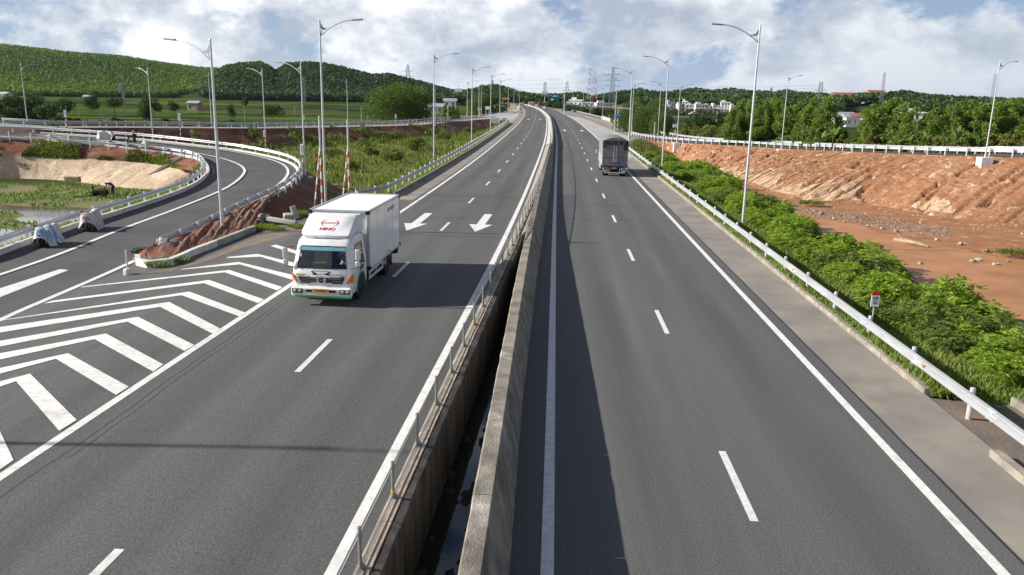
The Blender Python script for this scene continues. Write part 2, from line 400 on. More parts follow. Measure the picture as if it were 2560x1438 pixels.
# ================================================================== SETTING
def zleft(X, Y=0.0):
    t = min(1.0, max(0.0, (X+18.5)/6.0)); z = 0.4*t
    b = min(1.0, max(0.0, (Y-50.0)/40.0))
    return z*(1-b)+0.4*b
def PL(x, y, dz=0.0):
    z = 0.4
    for _ in range(12):
        p = P(x, y, z+dz); z = zleft(p.x, p.y)
    return P(x, y, z+dz)
def itp(tab):
    ys = [a for a, b in tab]; xs = [b for a, b in tab]
    k = np.array([.1, .2, .4, .2, .1]); g = np.arange(ys[0]-40, ys[-1]+40, 4.0)
    v = np.interp(g, ys, xs)
    v[0:1] = v[0]
    vv = np.convolve(np.pad(v, 8, mode='reflect', reflect_type='odd'), np.ones(9)/9, mode='same')[8:-8]
    return lambda Y: float(np.interp(Y, g, vv))
sR = itp([(-60, 4.2), (-20, 4.0), (15, 3.82), (39, 3.6), (63, 3.46), (86, 3.3), (110, 3.19), (136, 3.06), (159, 2.77), (184, 2.34), (208, 1.89), (245, 1.1), (283, .1), (337, -2.3), (399, -5.3), (480, -10.5), (600, -21), (750, -38), (900, -60)])
sL = itp([(-60, -7.0), (0, -6.95), (21, -6.76), (32, -6.55), (43, -6.3), (54, -6.1), (66, -5.99), (77, -5.93), (88, -5.95), (100, -6.02), (111, -6.08), (136, -6.2), (159, -6.5), (184, -6.9), (208, -7.4), (245, -8.2), (283, -9.2), (337, -11.6), (399, -14.6), (480, -19.8), (600, -30.3), (750, -47.3), (900, -69.3)])
eLr = itp([(-60, -3.9), (10, -3.4), (21, -3.04), (35, -2.83), (54, -2.6), (74, -2.6), (99, -2.58), (135, -2.75), (186, -3.5), (245, -4.7), (283, -5.7), (337, -8.1), (399, -11.1), (480, -16.3), (600, -26.8), (750, -43.8), (900, -65.8)])
eLl = itp([(-60, -10.6), (13, -10.44), (20, -10.27), (29, -10.07), (52, -9.74), (69, -9.63), (87, -9.58), (123, -9.89), (170, -10.6), (208, -11.3), (242, -12.3), (283, -13.4), (337, -15.6), (399, -18.6), (480, -23.8), (600, -34.3), (750, -51.3), (900, -73.3)])
YS = list(np.arange(-24, 120, 3.0))+list(np.arange(120, 420, 6.0))+list(np.arange(420, 900, 20.0))

# --- far landscape: a height field seen from the bridge, hills given by their sky lines
def azel(px, py):
    d = FW + RT*((px-1280)/FPX) + DN*((py-719)/FPX)
    return math.atan2(d.x, d.y), d.z/math.hypot(d.x, d.y)
def hill(prof, Db, Dc, tree):
    ae = [azel(*q) for q in prof]
    return (np.array([a for a, e in ae]), np.array([e for a, e in ae]), Db, Dc, tree)
HA = hill([(-900, 150), (-400, 120), (0, 113), (100, 124), (165, 132), (300, 142), (400, 158), (500, 171), (600, 176), (680, 186), (740, 215), (770, 232)], 1000, 1480, 5)
HB = hill([(500, 235), (535, 190), (560, 170), (600, 163), (650, 160), (668, 167), (690, 183), (715, 164), (760, 161), (810, 163), (850, 172), (930, 192), (975, 190), (1030, 204), (1080, 217), (1130, 231), (1160, 238), (1190, 240)], 940, 1180, 5)
HC = hill([(1130, 241), (1180, 232), (1205, 224), (1230, 221), (1252, 224), (1275, 231), (1300, 238), (1330, 245), (1400, 246), (1440, 240), (1480, 250), (1560, 236), (1600, 231), (1650, 241), (1690, 236), (1740, 230), (1780, 236), (1830, 231), (1880, 237), (1940, 240), (1960, 235), (2000, 241), (2100, 247), (2200, 241), (2260, 238), (2330, 247), (2400, 253), (2560, 258), (2900, 262)], 820, 980, 6)
ZF = -4.0
def ground_np(X, Y):
    r = np.hypot(X, Y); a = np.arctan2(X, Y)
    near = np.clip((r-110)/120, 0, 1)
    z = -2.05*(1-near)+ZF*near
    for (aa, ee, Db, Dc, tr) in (HA, HB, HC):
        e = np.interp(a, aa, ee, left=-1, right=-1)
        top = CZ+e*Dc-tr
        s = np.clip((r-Db)/(Dc-Db), 0, 1); s = s*s*(3-2*s)*.6+s*.4
        back = np.clip((r-Dc)/900, 0, 1)
        zz = ZF+(top-ZF)*s*(1-back)
        z = np.where((e > -1) & (top > ZF) & (r > Db), np.maximum(z, zz), z)
    return z
def ground_z(x, y): return float(ground_np(np.array([x*1.0]), np.array([y*1.0]))[0])
def axis(lo, hi, c, fine, growth=1.12, span=0):
    out = [c]
    for sgn, lim in ((1, hi), (-1, lo)):
        q = c; st = fine
        while abs(q-c) < abs(lim-c):
            if abs(q-c) > span: st = min(st*growth, 60)
            q += sgn*st; out.append(q)
    return np.array(sorted(out))
def build_ground():
    xs = axis(-4500, 4500, 0, 5, 1.1, 90); ys = axis(-300, 7000, 0, 5, 1.08, 180)
    X, Y = np.meshgrid(xs, ys); Z = ground_np(X, Y)
    r = np.hypot(X, Y)
    v = np.stack([X.ravel(), Y.ravel(), Z.ravel()], 1)
    nx, ny = len(xs), len(ys); i = np.arange(nx*ny).reshape(ny, nx)
    f = np.stack([i[:-1, :-1].ravel(), i[:-1, 1:].ravel(), i[1:, 1:].ravel(), i[1:, :-1].ravel()], 1)
    me = np_mesh('ground', v, f, MT['ground'], True)
    link('ground', me, kind='structure', label='green fields and low ground reaching to the wooded hills')
def np_mesh(name, v, f, material, smooth=False, tint=None):
    me = bpy.data.meshes.new(name); n, k = f.shape
    me.vertices.add(len(v)); me.vertices.foreach_set('co', v.astype(np.float32).ravel())
    me.loops.add(n*k); me.loops.foreach_set('vertex_index', f.astype(np.int32).ravel())
    me.polygons.add(n); me.polygons.foreach_set('loop_start', np.arange(0, n*k, k, dtype=np.int32))
    if smooth: me.polygons.foreach_set('use_smooth', np.ones(n, dtype=bool))
    me.update(calc_edges=True); me.validate()
    me.materials.append(material)
    if tint is not None:
        at = me.attributes.new('tint', 'FLOAT', 'POINT'); at.data.foreach_set('value', tint.astype(np.float32))
    return me
build_ground()

# --- polylines measured on the place
LO = [Vector((-18.8, 6, 0)), Vector((-18.7, 16, 0))]+[PL(*q) for q in [(0, 802), (45, 780), (190, 722), (275, 683), (363, 640)]]
LO += [P(*q) for q in [(410, 619, 0), (480, 588, 0), (562, 545, .05), (634, 510, .1), (687, 485, .15), (720, 464, .25), (737, 447, .35), (744, 432, .45), (737, 417, .55), (717, 406, .7), (690, 397.5, .8), (650, 388.5, .95), (583, 376, 1.2), (528, 370, 1.35), (436, 359, 1.6), (369, 352, 1.75), (295, 346, 1.9), (213, 341, 2.0), (130, 336, 2.1), (39, 332, 2.2), (-80, 328, 2.3)]]
LI = [Vector((-26.6, 6, 0)), Vector((-26.4, 20, 0))]
LI += [P(*q) for q in [(-40, 655, 0), (0, 640, 0), (65, 614, 0), (125, 594, 0), (190, 570, 0), (253, 551, 0), (325, 528, 0), (400, 502.6, .05), (463, 480, .1), (501, 460, .15), (521, 440, .25), (526, 430, .3), (523, 418, .4), (513, 405.5, .5), (488, 394, .65), (451, 388, .8), (400, 381, .95), (350, 375, 1.15), (300, 369, 1.3), (250, 363, 1.45), (175, 357, 1.65), (100, 350, 1.8), (0, 345, 1.95), (-80, 342, 2.05)]]
LO = resample(smooth(LO, 2), 2.0); LI = resample(smooth(LI, 2), 2.0)
SN = resample(smooth([P(*q) for q in [(-80, 312, 2.2), (0, 316, 2.1), (130, 320, 1.95), (275, 319, 1.8), (413, 320, 1.6), (576, 321, 1.4), (688, 321, 1.2), (785, 319, 1.05), (900, 316.7, .9), (973, 315.5, .8), (1040, 313, .7), (1103, 308, .6), (1166, 302, .5), (1216, 298, .42), (1240, 296, .41)]], 2), 2.0)
RN = resample(smooth([P(*q) for q in [(1572, 337, .04), (1600, 345, .1), (1640, 351, .3), (1700, 357, .5), (1780, 361.5, .75), (1860, 365.5, 1.0), (1930, 370, 1.25), (1997, 374, 1.5), (2077, 377, 1.85), (2167, 381, 2.2), (2272, 385, 2.5), (2330, 387.5, 2.65), (2391, 389.5, 2.75), (2457, 391, 2.85), (2560, 394, 3.0), (2700, 398, 3.15), (2950, 405, 3.35)]], 2), 2.0)

def road_strip(name, yl, xa, xb, za, zb, material, parent=None, **kw):
    b = MB(); b.ribbon([Vector((xa(y), y, za(y))) for y in yl], [Vector((xb(y), y, zb(y))) for y in yl])
    return b.build(name, material, parent, **kw)
c0 = lambda v: (lambda y: v)
# right carriageway
road_R = road_strip('right_carriageway', YS, lambda y: sR(y)-4.75, lambda y: sR(y)+4.3, c0(0), c0(0), MT['asphalt'], kind='structure')
ramp_far = [P(1572, 316, .03), P(1527, 304, .02), P(1480, 291.5, .02), P(1440, 281, .02), P(1400, 271, .02), P(1360, 264.5, .02)]
ys1 = [y for y in YS if y < 122]
b = MB()
left = [Vector((sR(y)+4.3, y, 0.0)) for y in ys1]; right = [Vector((sR(y)+6.24, y, 0.0)) for y in ys1]
b.ribbon(left, right)
# widening towards the slip road
ym = [122, 135, 150, 165, 185, 210, 240, 280, 330, 400, 480]
rx = []
rf = sorted([(p.y, p.x) for p in ramp_far]); tab = [(122, sR(122)+5.95), (150, RN[0].x-.2), (158, RN[0].x+7.4)]+[q for q in rf if q[0] > 165]
tx = [a for a, c in tab]; tv = [c for a, c in tab]
yd = sorted(set(ym+[a for a in tx if a > 122]+[151, 154, 158]))
yd = [119]+[y for y in yd if y <= 700]
b.ribbon([Vector((sR(y)+4.3, y, 0.0)) for y in yd], [Vector((max(sR(y)+4.9, float(np.interp(y, tx, tv))), y, 0.0)) for y in yd])
b.build('right_shoulder', MT['shoulder'], kind='structure')
b = MB(); gx = [(1414, 288), (1436, 300), (1459, 316), (1491.5, 346), (1520, 372), (1550, 404), (1580, 395), (1578, 362), (1572, 343), (1540, 332), (1500, 316), (1470, 302), (1445, 293.5)]
b.add([P(x, y, .004) for x, y in gx], [tuple(range(len(gx)))])
b.build('concrete_gore_pad', MT['concrete_pad'], kind='structure')
# left carriageway with gore, falling gently to the left
b = MB(); cols = list(range(8))
gl = [PL(*q) for q in [(0, 802), (45, 780), (190, 722), (275, 683), (345, 662), (420, 660), (480, 641), (560, 611), (640, 581), (760, 545)]]
gl = [Vector((-18.8, -24, 0)), Vector((-18.8, 8, 0)), Vector((-18.7, 16, 0))]+gl+[Vector((-12.2, 56, .4))]
gy = [p.y for p in gl]; gxx = [p.x for p in gl]
def lb(y): return float(np.interp(y, gy, gxx)) if y < 56 else eLl(y)-2.25
rows = [y for y in YS]
vs = []; fs = []
for y in rows:
    xa, xb = lb(y), eLr(y)+.35
    xk = max(xa, min(-12.5, xb)) if xa < -12.6 else xa*.8+xb*.2
    for x in [xa, xa*.5+xk*.5, xk]+[xk+(xb-xk)*q/5 for q in range(1, 6)]:
        vs.append(Vector((x, y, zleft(x, y))))
k = len(cols)
for i in range(len(rows)-1):
    for j in range(k-1): fs.append((i*k+j, i*k+j+1, (i+1)*k+j+1, (i+1)*k+j))
b.add(vs, fs); road_L = b.build('left_carriageway', MT['asphalt'], kind='structure')
ysl = [y for y in YS if 53 < y < 700]
road_strip('left_shoulder', ysl, lambda y: eLl(y)-2.2, lambda y: eLl(y)-.35, c0(.404), c0(.404), MT['shoulder'], kind='structure')
b = MB(); b.ribbon(resample(LI, 2.0)[:len(LI)], offset(LI, 0.01)) if 0 else None
n = 90
ra, rb = resample(LI, sum((a-c).length for a, c in zip(LI, LI[1:]))/n), resample(LO, sum((a-c).length for a, c in zip(LO, LO[1:]))/n)
mlen = min(len(ra), len(rb))
b = MB(); b.ribbon([p+Vector((0, 0, .012)) for p in ra[:mlen]], [p+Vector((0, 0, .012)) for p in rb[:mlen]])
b.build('loop_ramp', MT['asphalt_new'], kind='structure')
SF = offset(SN, 6.4)
b = MB(); b.ribbon([p+Vector((0, 0, -.02)) for p in offset(SN, .2)], SF); b.build('slip_road', MT['shoulder'], kind='structure')
b = MB(); pts = [SN[-1], SN[-4], SF[-4], SF[-1], P(1260, 281, .38), P(1300, 272, .39), P(1309, 279, .39), P(1312, 287, .39), P(1302, 300, .39), P(1279, 312, .39)]
b.add([Vector((p.x, p.y, .385)) for p in pts], [tuple(range(len(pts)))]); b.build('slip_merge', MT['concrete_pad'], kind='structure')
RF = offset(RN, 7.6)
b = MB(); b.ribbon([p+Vector((0, 0, .01)) for p in offset(RN, .25)], RF); b.build('right_ramp', MT['asphalt_new'], kind='structure')

def lat_attr(o, fx):
    me = o.data; at = me.attributes.new('lat', 'FLOAT', 'POINT'); at.data.foreach_set('value', [v.co.x-fx(v.co.y) for v in me.vertices])
lat_attr(road_R, sR); lat_attr(road_L, sL)
# --- embankment slopes
def vnoise(n, m, sx, sy, seed):
    """smooth value noise on an n x m grid"""
    r = np.random.default_rng(seed); gx, gy = int(n/sx)+3, int(m/sy)+3
    g = r.random((gx, gy)); x = np.arange(n)/sx; y = np.arange(m)/sy
    xi, yi = x.astype(int), y.astype(int); xf, yf = x-xi, y-yi
    xf = xf*xf*(3-2*xf); yf = yf*yf*(3-2*yf)
    a = g[np.ix_(xi, yi)]; bq = g[np.ix_(xi+1, yi)]; c = g[np.ix_(xi, yi+1)]; d = g[np.ix_(xi+1, yi+1)]
    return (a*(1-xf)[:, None]+bq*xf[:, None])*(1-yf)[None, :]+(c*(1-xf)[:, None]+d*xf[:, None])*yf[None, :]
def slope(name, A, B, material, n, m, amp=.25, gully=2.2, seed=1, convex=0.0, label=None):
    """lofted slope from the polyline A (top) down to B (toe), cut by gullies running down it"""
    LA = sum((p-q).length for p, q in zip(A, A[1:])); LB = sum((p-q).length for p, q in zip(B, B[1:]))
    a = resample(A, LA/n)[:n+1]; c = resample(B, LB/n)[:n+1]; n1 = min(len(a), len(c))
    a = np.array(a[:n1]); c = np.array(c[:n1]); t = np.linspace(0, 1, m+1)
    V = a[:, None, :]*(1-t)[None, :, None]+c[:, None, :]*t[None, :, None]
    step = LA/n
    warp = vnoise(n1, m+1, 9, m/2.5, seed+5)*4
    g1 = vnoise(n1+12, m+1, max(2, gully/step), m*1.6, seed); g2 = vnoise(n1+12, m+1, max(1.6, gully*.42/step), m*.7, seed+1); g3 = vnoise(n1, m+1, 2, 2, seed+2)
    ii = np.clip((np.arange(n1)[:, None]+warp).astype(int), 0, n1+11); jj = np.arange(m+1)[None, :]
    gg = g1[ii, jj]; gg2 = g2[ii, jj]
    rid = -np.abs(gg-.5)*2; rid2 = -np.abs(gg2-.5)*2
    env = np.sin(np.pi*np.clip(t*1.02, 0, 1))**.45; env[0] = 0; env[-1] = .2
    g4 = vnoise(n1, m+1, 4, 5, seed+8)
    d = (-(np.exp(rid*19))*1.25*(.35+g4)-.6*np.exp(rid2*14)*(.3+g4)+.24*(g3-.5)+.22*(g4-.5))*amp*env[None, :]
    V[:, :, 2] += d+convex*np.sin(np.pi*t)[None, :]
    i = np.arange(n1*(m+1)).reshape(n1, m+1)
    f = np.stack([i[:-1, :-1].ravel(), i[1:, :-1].ravel(), i[1:, 1:].ravel(), i[:-1, 1:].ravel()], 1)
    me = np_mesh(name, V.reshape(-1, 3), f, material, False)
    o = link(name, me, kind='structure'); return o, V
RT_toe = [P(1574, 342, -.4)]+[P(x, y, -1.75) for x, y in [(1600, 362), (1660, 384), (1720, 402), (1776, 421), (1870, 462), (1963, 499), (2179, 505), (2300, 532), (2430, 548), (2560, 556), (2700, 562)]]
slopeA, VA = slope('right_embankment', offset(RN, -.15), [p+Vector((0, 0, -.45)) for p in smooth(RT_toe, 2)], MT['red_soil'], 640, 96, .62, 1.15, 3, .35)
# weedy verge of the right carriageway, down to the muddy pit
vy = np.arange(-24, 152, 2.0)
vxr = lambda y: max(sR(y)+6.2, float(np.interp(y, tx, tv))+.1) if y > 121 else sR(y)+(6.2 if y > 20.7 else 8.4)
top = [Vector((vxr(y), y, (.05 if y > 20.7 else -.17) if y < 121 else -.01)) for y in vy]; toe = [Vector((vxr(y)+8.3, y, -2.0)) for y in vy]
kv = [i for i, y in enumerate(vy) if y > 119][0]
slope('right_verge', top[:kv+1], toe[:kv+1], MT['grass_ground'], 90, 8, .12, 3, 9)
slope('nose_bank', top[kv:], toe[kv:], MT['red_soil'], 60, 20, .3, 1.5, 23)
# left verge between carriageway and the low ground
vy = np.arange(40, 236, 2.0)
vtop = [Vector((lb(y)-.35 if y > 56 else lb(y)-.1, y, zleft(lb(y), y)+.02)) for y in vy]; vtoe = [Vector((lb(y)-6.5, y, -2.0)) for y in vy]
slope('left_verge', vtop, vtoe, MT['grass_ground'], 98, 8, .12, 3, 10)
# slip road embankment
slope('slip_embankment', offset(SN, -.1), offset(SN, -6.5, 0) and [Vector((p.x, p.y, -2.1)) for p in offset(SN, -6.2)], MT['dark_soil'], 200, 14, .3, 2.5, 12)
slope('slip_backslope', [Vector((p.x, p.y, -4.1)) for p in offset(SN, 15)], offset(SN, 6.5, -.05), MT['grass_ground'], 100, 6, .1, 3, 13)
# loop ramp: outer soil bank, inner banks
iL = [i for i, p in enumerate(LO) if p.y > 33.5][0]
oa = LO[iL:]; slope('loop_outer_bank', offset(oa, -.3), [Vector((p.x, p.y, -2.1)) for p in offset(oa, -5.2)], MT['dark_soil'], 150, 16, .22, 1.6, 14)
far = [i for i, p in enumerate(LI) if p.y > 66][0]
ia, ib = LI[:far+1], LI[far:]
slope('loop_inner_bank', [Vector((p.x, p.y, -2.05)) for p in offset(ia, 4.6)], offset(ia, .2, .02), MT['grass_ground'], 70, 12, .15, 1.6, 15)
C_mid = [P(x, y, z) for x, y, z in [(500, 432, -.5), (455, 425, -.3), (400, 412, -.2), (350, 406, -.1), (300, 402, 0), (230, 398, .1), (150, 393, .2), (60, 388, .3), (-80, 386, .4)]]
C_toe = [P(x, y, -2.05) for x, y in [(470, 470), (420, 478), (350, 474), (290, 470), (230, 462), (170, 452), (100, 448), (0, 446), (-80, 444)]]
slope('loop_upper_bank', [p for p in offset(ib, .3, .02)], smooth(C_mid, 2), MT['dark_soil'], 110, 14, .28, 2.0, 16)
slope('gravel_bank', smooth(C_mid, 2), smooth(C_toe, 2), MT['gravel'], 120, 26, .12, 1.2, 17)
slope('ramp_backslope', [Vector((p.x, p.y, -3)) for p in offset(RN, 18)], offset(RN, 7.7, -.03), MT['grass_ground'], 60, 6, .1, 3, 18)
# beyond the near bends: plain grassy shoulders of the road embankments
vy = np.arange(236, 900, 12.0)
slope('far_left_verge', [Vector((eLl(y)-2.3, y, .36)) for y in vy], [Vector((eLl(y)-12, y, -4.1)) for y in vy], MT['grass_ground'], 60, 4, .1, 3, 19)
vy = np.arange(158, 900, 12.0)
slope('far_right_verge', [Vector((max(sR(y)+5, float(np.interp(y, tx, tv))), y, -.02)) for y in vy], [Vector((max(sR(y)+5, float(np.interp(y, tx, tv)))+10, y, -4.1)) for y in vy], MT['grass_ground'], 60, 4, .1, 3, 20)

# --- floors of the low ground, ponds
def sheet(name, pts, material, z, **kw):
    b = MB(); pts = [Vector((p.x, p.y, z)) for p in pts]; b.add(pts, [tuple(range(len(pts)))]); return b.build(name, material, kind='structure', **kw)
MT['mud'] = mat('wet_red_mud', (.34, .165, .08), .85, col2=(.25, .115, .055), scale=.6, bump=.35, bscale=5, col3=(.46, .30, .19), c3scale=.9, c3=(.58, .68), spec=.15)
MT['mudwater'] = mat('muddy_water', (.37, .17, .07), .4, var=.14, scale=.35, bump=.03, bscale=2, spec=.08)
MT['pond'] = mat('pond_water', (.12, .11, .075), .05, var=.1, scale=.3, bump=.03, bscale=3, spec=.6)
MT['ditchwater'] = mat('black_ditch_water', (.012, .013, .014), .03, var=.1, scale=1, bump=.02, bscale=4, spec=.6)
MT['floor_green'] = mat('marshy_floor', (.09, .125, .03), .95, col2=(.17, .14, .06), scale=.25, bump=.5, bscale=5, col3=(.20, .12, .07), c3scale=.2, c3=(.58, .66))
sheet('pit_floor', [Vector((9, 10, 0)), Vector((48, 10, 0)), Vector((48, 60, 0)), Vector((40, 95, 0)), Vector((20, 150, 0)), Vector((9, 150, 0))], MT['mud'], -1.95)
wp = [P(x, y, -1.9) for x, y in [(1935, 520), (1990, 528), (2080, 552), (2150, 560), (2185, 580), (2260, 590), (2330, 612), (2400, 622), (2480, 640), (2570, 650), (2720, 676), (2720, 820), (2560, 800), (2350, 775), (2250, 720), (2170, 660), (2080, 610), (2000, 560)]]
sheet('muddy_pool', smooth(wp, 1), MT['mudwater'], -1.93)
sheet('loop_floor', [Vector((-34, 28, 0)), Vector((-26, 28, 0)), Vector((-27, 60, 0)), Vector((-36, 76, 0)), Vector((-90, 76, 0)), Vector((-90, 28, 0))], MT['floor_green'], -2.02)
pp = [P(x, y, -2.0) for x, y in [(-80, 508), (20, 512), (110, 520), (190, 518), (255, 524), (262, 540), (215, 560), (180, 585), (120, 590), (60, 575), (110, 562), (60, 556), (30, 548), (70, 538), (20, 530), (-80, 532)]]
sheet('pond', smooth(pp, 1), MT['pond'], -1.995)
pp2 = [P(x, y, -2.0) for x, y in [(-80, 575), (10, 570), (60, 585), (100, 600), (150, 612), (60, 640), (-80, 650)]]
sheet('pond', smooth(pp2, 1), MT['pond'], -1.995)
sheet('lowland_floor', [Vector((-40, 70, 0)), Vector((-30, 78, 0)), Vector((-22, 60, 0)), Vector((-18, 44, 0)), Vector((-14, 44, 0)), Vector((-14, 225, 0)), Vector((-30, 210, 0)), Vector((-60, 120, 0)), Vector((-80, 95, 0)), Vector((-60, 88, 0))], MT['floor_green'], -2.0)

# ------------------------------------------------------------------ road markings (parts of the road surfaces)
def strip_path(pts, w, dz=.006):
    a = offset(pts, w/2, dz); c = offset(pts, -w/2, dz); b = MB(); b.ribbon(a, c); return b
def on_r(fx, ylist, z=0.0): return [Vector((fx(y), y, z)) for y in ylist]
fine = [y for y in YS if y < 700]
strip_path(on_r(lambda y: sR(y)-3.82, fine), .22).build('edge_line', MT['paint'], road_R)
strip_path(on_r(lambda y: sR(y)+3.78, [y for y in fine if y < 420]), .22).build('edge_line', MT['paint'], road_R)
strip_path(on_r(lambda y: eLr(y), fine, .4), .24).build('edge_line', MT['paint'], road_L)
strip_path(on_r(lambda y: eLl(y), fine, .4), .22).build('edge_line', MT['paint'], road_L)
dash = None
for k in range(30):
    y0 = 15.1-1.5+12.0*(k-1)
    if y0 > 340: break
    strip_path([Vector((sR(y), y, 0)) for y in (y0, y0+1.5, y0+3)], .16).build('lane_dash', MT['paint_old'], road_R)
for k in range(30):
    y0 = 20.9-1.45+11.35*(k-1)
    if y0 > 330: break
    strip_path([Vector((sL(y), y, .4)) for y in (y0, y0+1.45, y0+2.9)], .16).build('lane_dash', MT['paint_old'], road_L)
def arrow(cx, y_tip, fx, z, parent, towards=-1, s=1.0):
    """straight lane arrow; tip at y_tip, tail 7 m behind it"""
    pr = [(0, 0), (-.6, 2.5), (-.22, 2.5), (-.22, 6.6), (.22, 6.6), (.22, 2.5), (.6, 2.5)]
    pts = []
    for a, l in pr:
        y = y_tip-towards*l*s; pts.append(Vector((fx(y)+cx+a*1.1, y, z+.008)))
    if towards > 0: pts = pts[::-1]
    b = MB(); b.add(pts, [tuple(range(7))]); return b.build('lane_arrow', MT['paint'], parent)
a1 = PL(1016, 577); a2 = PL(1188, 580)
arrow(a1.x-sL(a1.y), a1.y, sL, .4, road_L); arrow(a2.x-sL(a2.y), a2.y, sL, .4, road_L)
a3 = P(1321, 299, .4); a4 = P(1350, 299, .4)
arrow(a3.x-sL(a3.y), a3.y-3, sL, .4, road_L); arrow(a4.x-sL(a4.y), a4.y-3, sL, .4, road_L)
a5 = P(1412, 327, 0); a6 = P(1455, 328, 0)
arrow(a5.x-sR(a5.y), a5.y+5, sR, 0, road_R, 1); arrow(a6.x-sR(a6.y), a6.y+5, sR, 0, road_R, 1)
# thin sawn joints across the lanes
for y0, px0, px1 in ((547, 0, 0), (591, 0, 0), (420, 0, 0)):
    p = PL(1150, y0); b = MB(); b.ribbon([Vector((eLl(p.y)-1.5, p.y, .4035)), Vector((eLr(p.y), p.y, .4035))], [Vector((eLl(p.y)-1.5, p.y+.07, .4035)), Vector((eLr(p.y), p.y+.07, .4035))])
    b.build('pavement_joint', MT['seam'], road_L)
for y0 in (551, 414):
    p = P(1560, y0, 0); b = MB(); b.ribbon([Vector((sR(p.y)-4, p.y, .004)), Vector((sR(p.y)+5.9, p.y-.25, .004))], [Vector((sR(p.y)-4, p.y+.07, .004)), Vector((sR(p.y)+5.9, p.y-.18, .004))])
    b.build('pavement_joint', MT['seam'], road_R)
sm = [Vector((sR(y)+4.3+.008*math.sin(y*1.7)+.006*math.sin(y*4.1), y, .0)) for y in np.arange(-20, 160, 1.5)]
strip_path(sm, .06, .005).build('shoulder_seam', MT['seam'], road_R)
for dx, y0_, y1_ in ((.55, 8, 70), (.75, 14, 60), (-3.2, 40, 90)):
    strip_path([Vector((eLl(y)+dx+.03*math.sin(y*.9)+.02*math.sin(y*2.7), y, .4)) for y in np.arange(y0_, y1_, .8)], .012, .004).build('pavement_crack', MT['seam'], road_L)
# chevron area: stripes with their bend, given by photo pixels (outer edge, bend, inner edge)
gore = [  # each: polygon of pixels
 [(0, 802-1), (0, 789), (190, 722-7), (200, 716), (0, 800)],
]
strip_path(smooth([PL(*q) for q in [(-60, 828), (0, 801), (45, 780), (113, 751), (190, 718), (275, 681), (340, 651), (366, 640)]], 1), .24, .016).build('gore_line', MT['paint'], road_L)
strip_path([PL(*q) for q in [(-120, 1262), (0, 1183), (200, 1053), (400, 925), (560, 822), (740, 703), (820, 652), (900, 600)]], .0, .01) if 0 else None
chev = [
 [(-90, 742), (0, 724), (200, 691), (0, 0)],
]
def poly_mark(name, pts, dz=.008):
    b = MB(); b.add([PL(x, y, dz) for x, y in pts], [tuple(range(len(pts)))]); return b.build(name, MT['paint'], road_L)
CH = [
 [(676, 615), (690, 612), (760, 632), (760, 641)],
 [(566, 643), (644, 635), (770, 665), (770, 678), (652, 642), (570, 645)],
 [(452, 673), (597, 655), (745, 691), (733, 700), (600, 661), (455, 674)],
 [(210, 716), (573, 675), (706, 718), (693, 726), (562, 681), (200, 719)],
 [(130, 752), (523, 700), (660, 749), (645, 758), (510, 708), (110, 759)],
 [(12, 799), (473, 729), (614, 782), (598, 791), (454, 738), (0, 802)],
 [(-90, 831), (423, 755), (553, 823), (531, 834), (400, 767), (-90, 846)],
 [(-90, 868), (345, 792), (486, 863), (461, 877), (319, 804), (-90, 884)],
 [(-90, 900), (265, 834), (408, 911), (383, 929), (237, 848), (-90, 918)],
 [(-90, 940), (170, 883), (322, 967), (290, 987), (140, 897), (-90, 958)],
 [(-90, 977), (75, 934), (192, 1050), (148, 1077), (40, 953), (-90, 998)],
 [(-90, 1055), (-20, 1035), (34, 1150), (-6, 1178), (-60, 1065), (-90, 1075)],
]
def quad_mark(a, bq, c, d, n=10):
    '''strip between edges a-b and d-c, following the surface'''
    A = []; B = []
    for i in range(n+1):
        t = i/n
        A.append(PL(a[0]+(bq[0]-a[0])*t, a[1]+(bq[1]-a[1])*t, .012)); B.append(PL(d[0]+(c[0]-d[0])*t, d[1]+(c[1]-d[1])*t, .012))
    return A, B
for q in CH:
    b = MB()
    if len(q) == 4: b.ribbon(*quad_mark(q[0], q[1], q[2], q[3])) if 0 else b.ribbon(*quad_mark(q[1], q[2], q[3], q[0]))  # crown tops tinted lighter, shading put into the leaf colour
    else:
        b.ribbon(*quad_mark(q[0], q[1], q[4], q[5])); b.ribbon(*quad_mark(q[1], q[2], q[3], q[4]))
    b.build('chevron_stripe', MT['paint'], road_L)
# loop ramp lines
li2 = [P(*q) for q in [(-60, 709, 0), (0, 689, 0), (150, 638, 0), (300, 575, 0), (425, 530, .03), (551, 480, .15), (596, 452, .28), (613, 431, .4), (611, 423, .47), (601, 413, .55), (563, 398, .72), (501, 385, .95), (451, 378, 1.1), (380, 369, 1.35), (300, 361, 1.55), (200, 352, 1.8), (60, 342, 2.0)]]
loop_ob = bpy.data.objects['loop_ramp']
strip_path(resample(smooth(li2, 2), 1.5), .24, .04).build('edge_line', MT['paint'], loop_ob)
lo2 = offset(LO, .75)
strip_path(resample([p for p in lo2[iL+3:]], 1.5), .24, .04).build('edge_line', MT['paint'], loop_ob)
b = MB(); b.add([P(x, y, .022) for x, y in [(-60, 752), (-60, 740), (150, 673), (172, 675), (0, 743)]], [(0, 1, 2, 3, 4)]); b.build('ramp_arrow', MT['paint'], loop_ob)
# slip and ramp lines
strip_path(offset(SN, 1.2), .18, .02).build('edge_line', MT['paint'], bpy.data.objects['slip_road'])
strip_path(offset(RN, 1.3), .18, .03).build('edge_line', MT['paint'], bpy.data.objects['right_ramp'])
strip_path([P(x, y, .01) for x, y in [(1440, 291.5), (1470, 301), (1500, 315), (1540, 331), (1572, 343)]], .2).build('edge_line', MT['paint'], road_R)
strip_path([P(x, y, .01) for x, y in [(1460, 290), (1500, 301), (1530, 312), (1570, 326)]], .2).build('edge_line', MT['paint'], road_R)

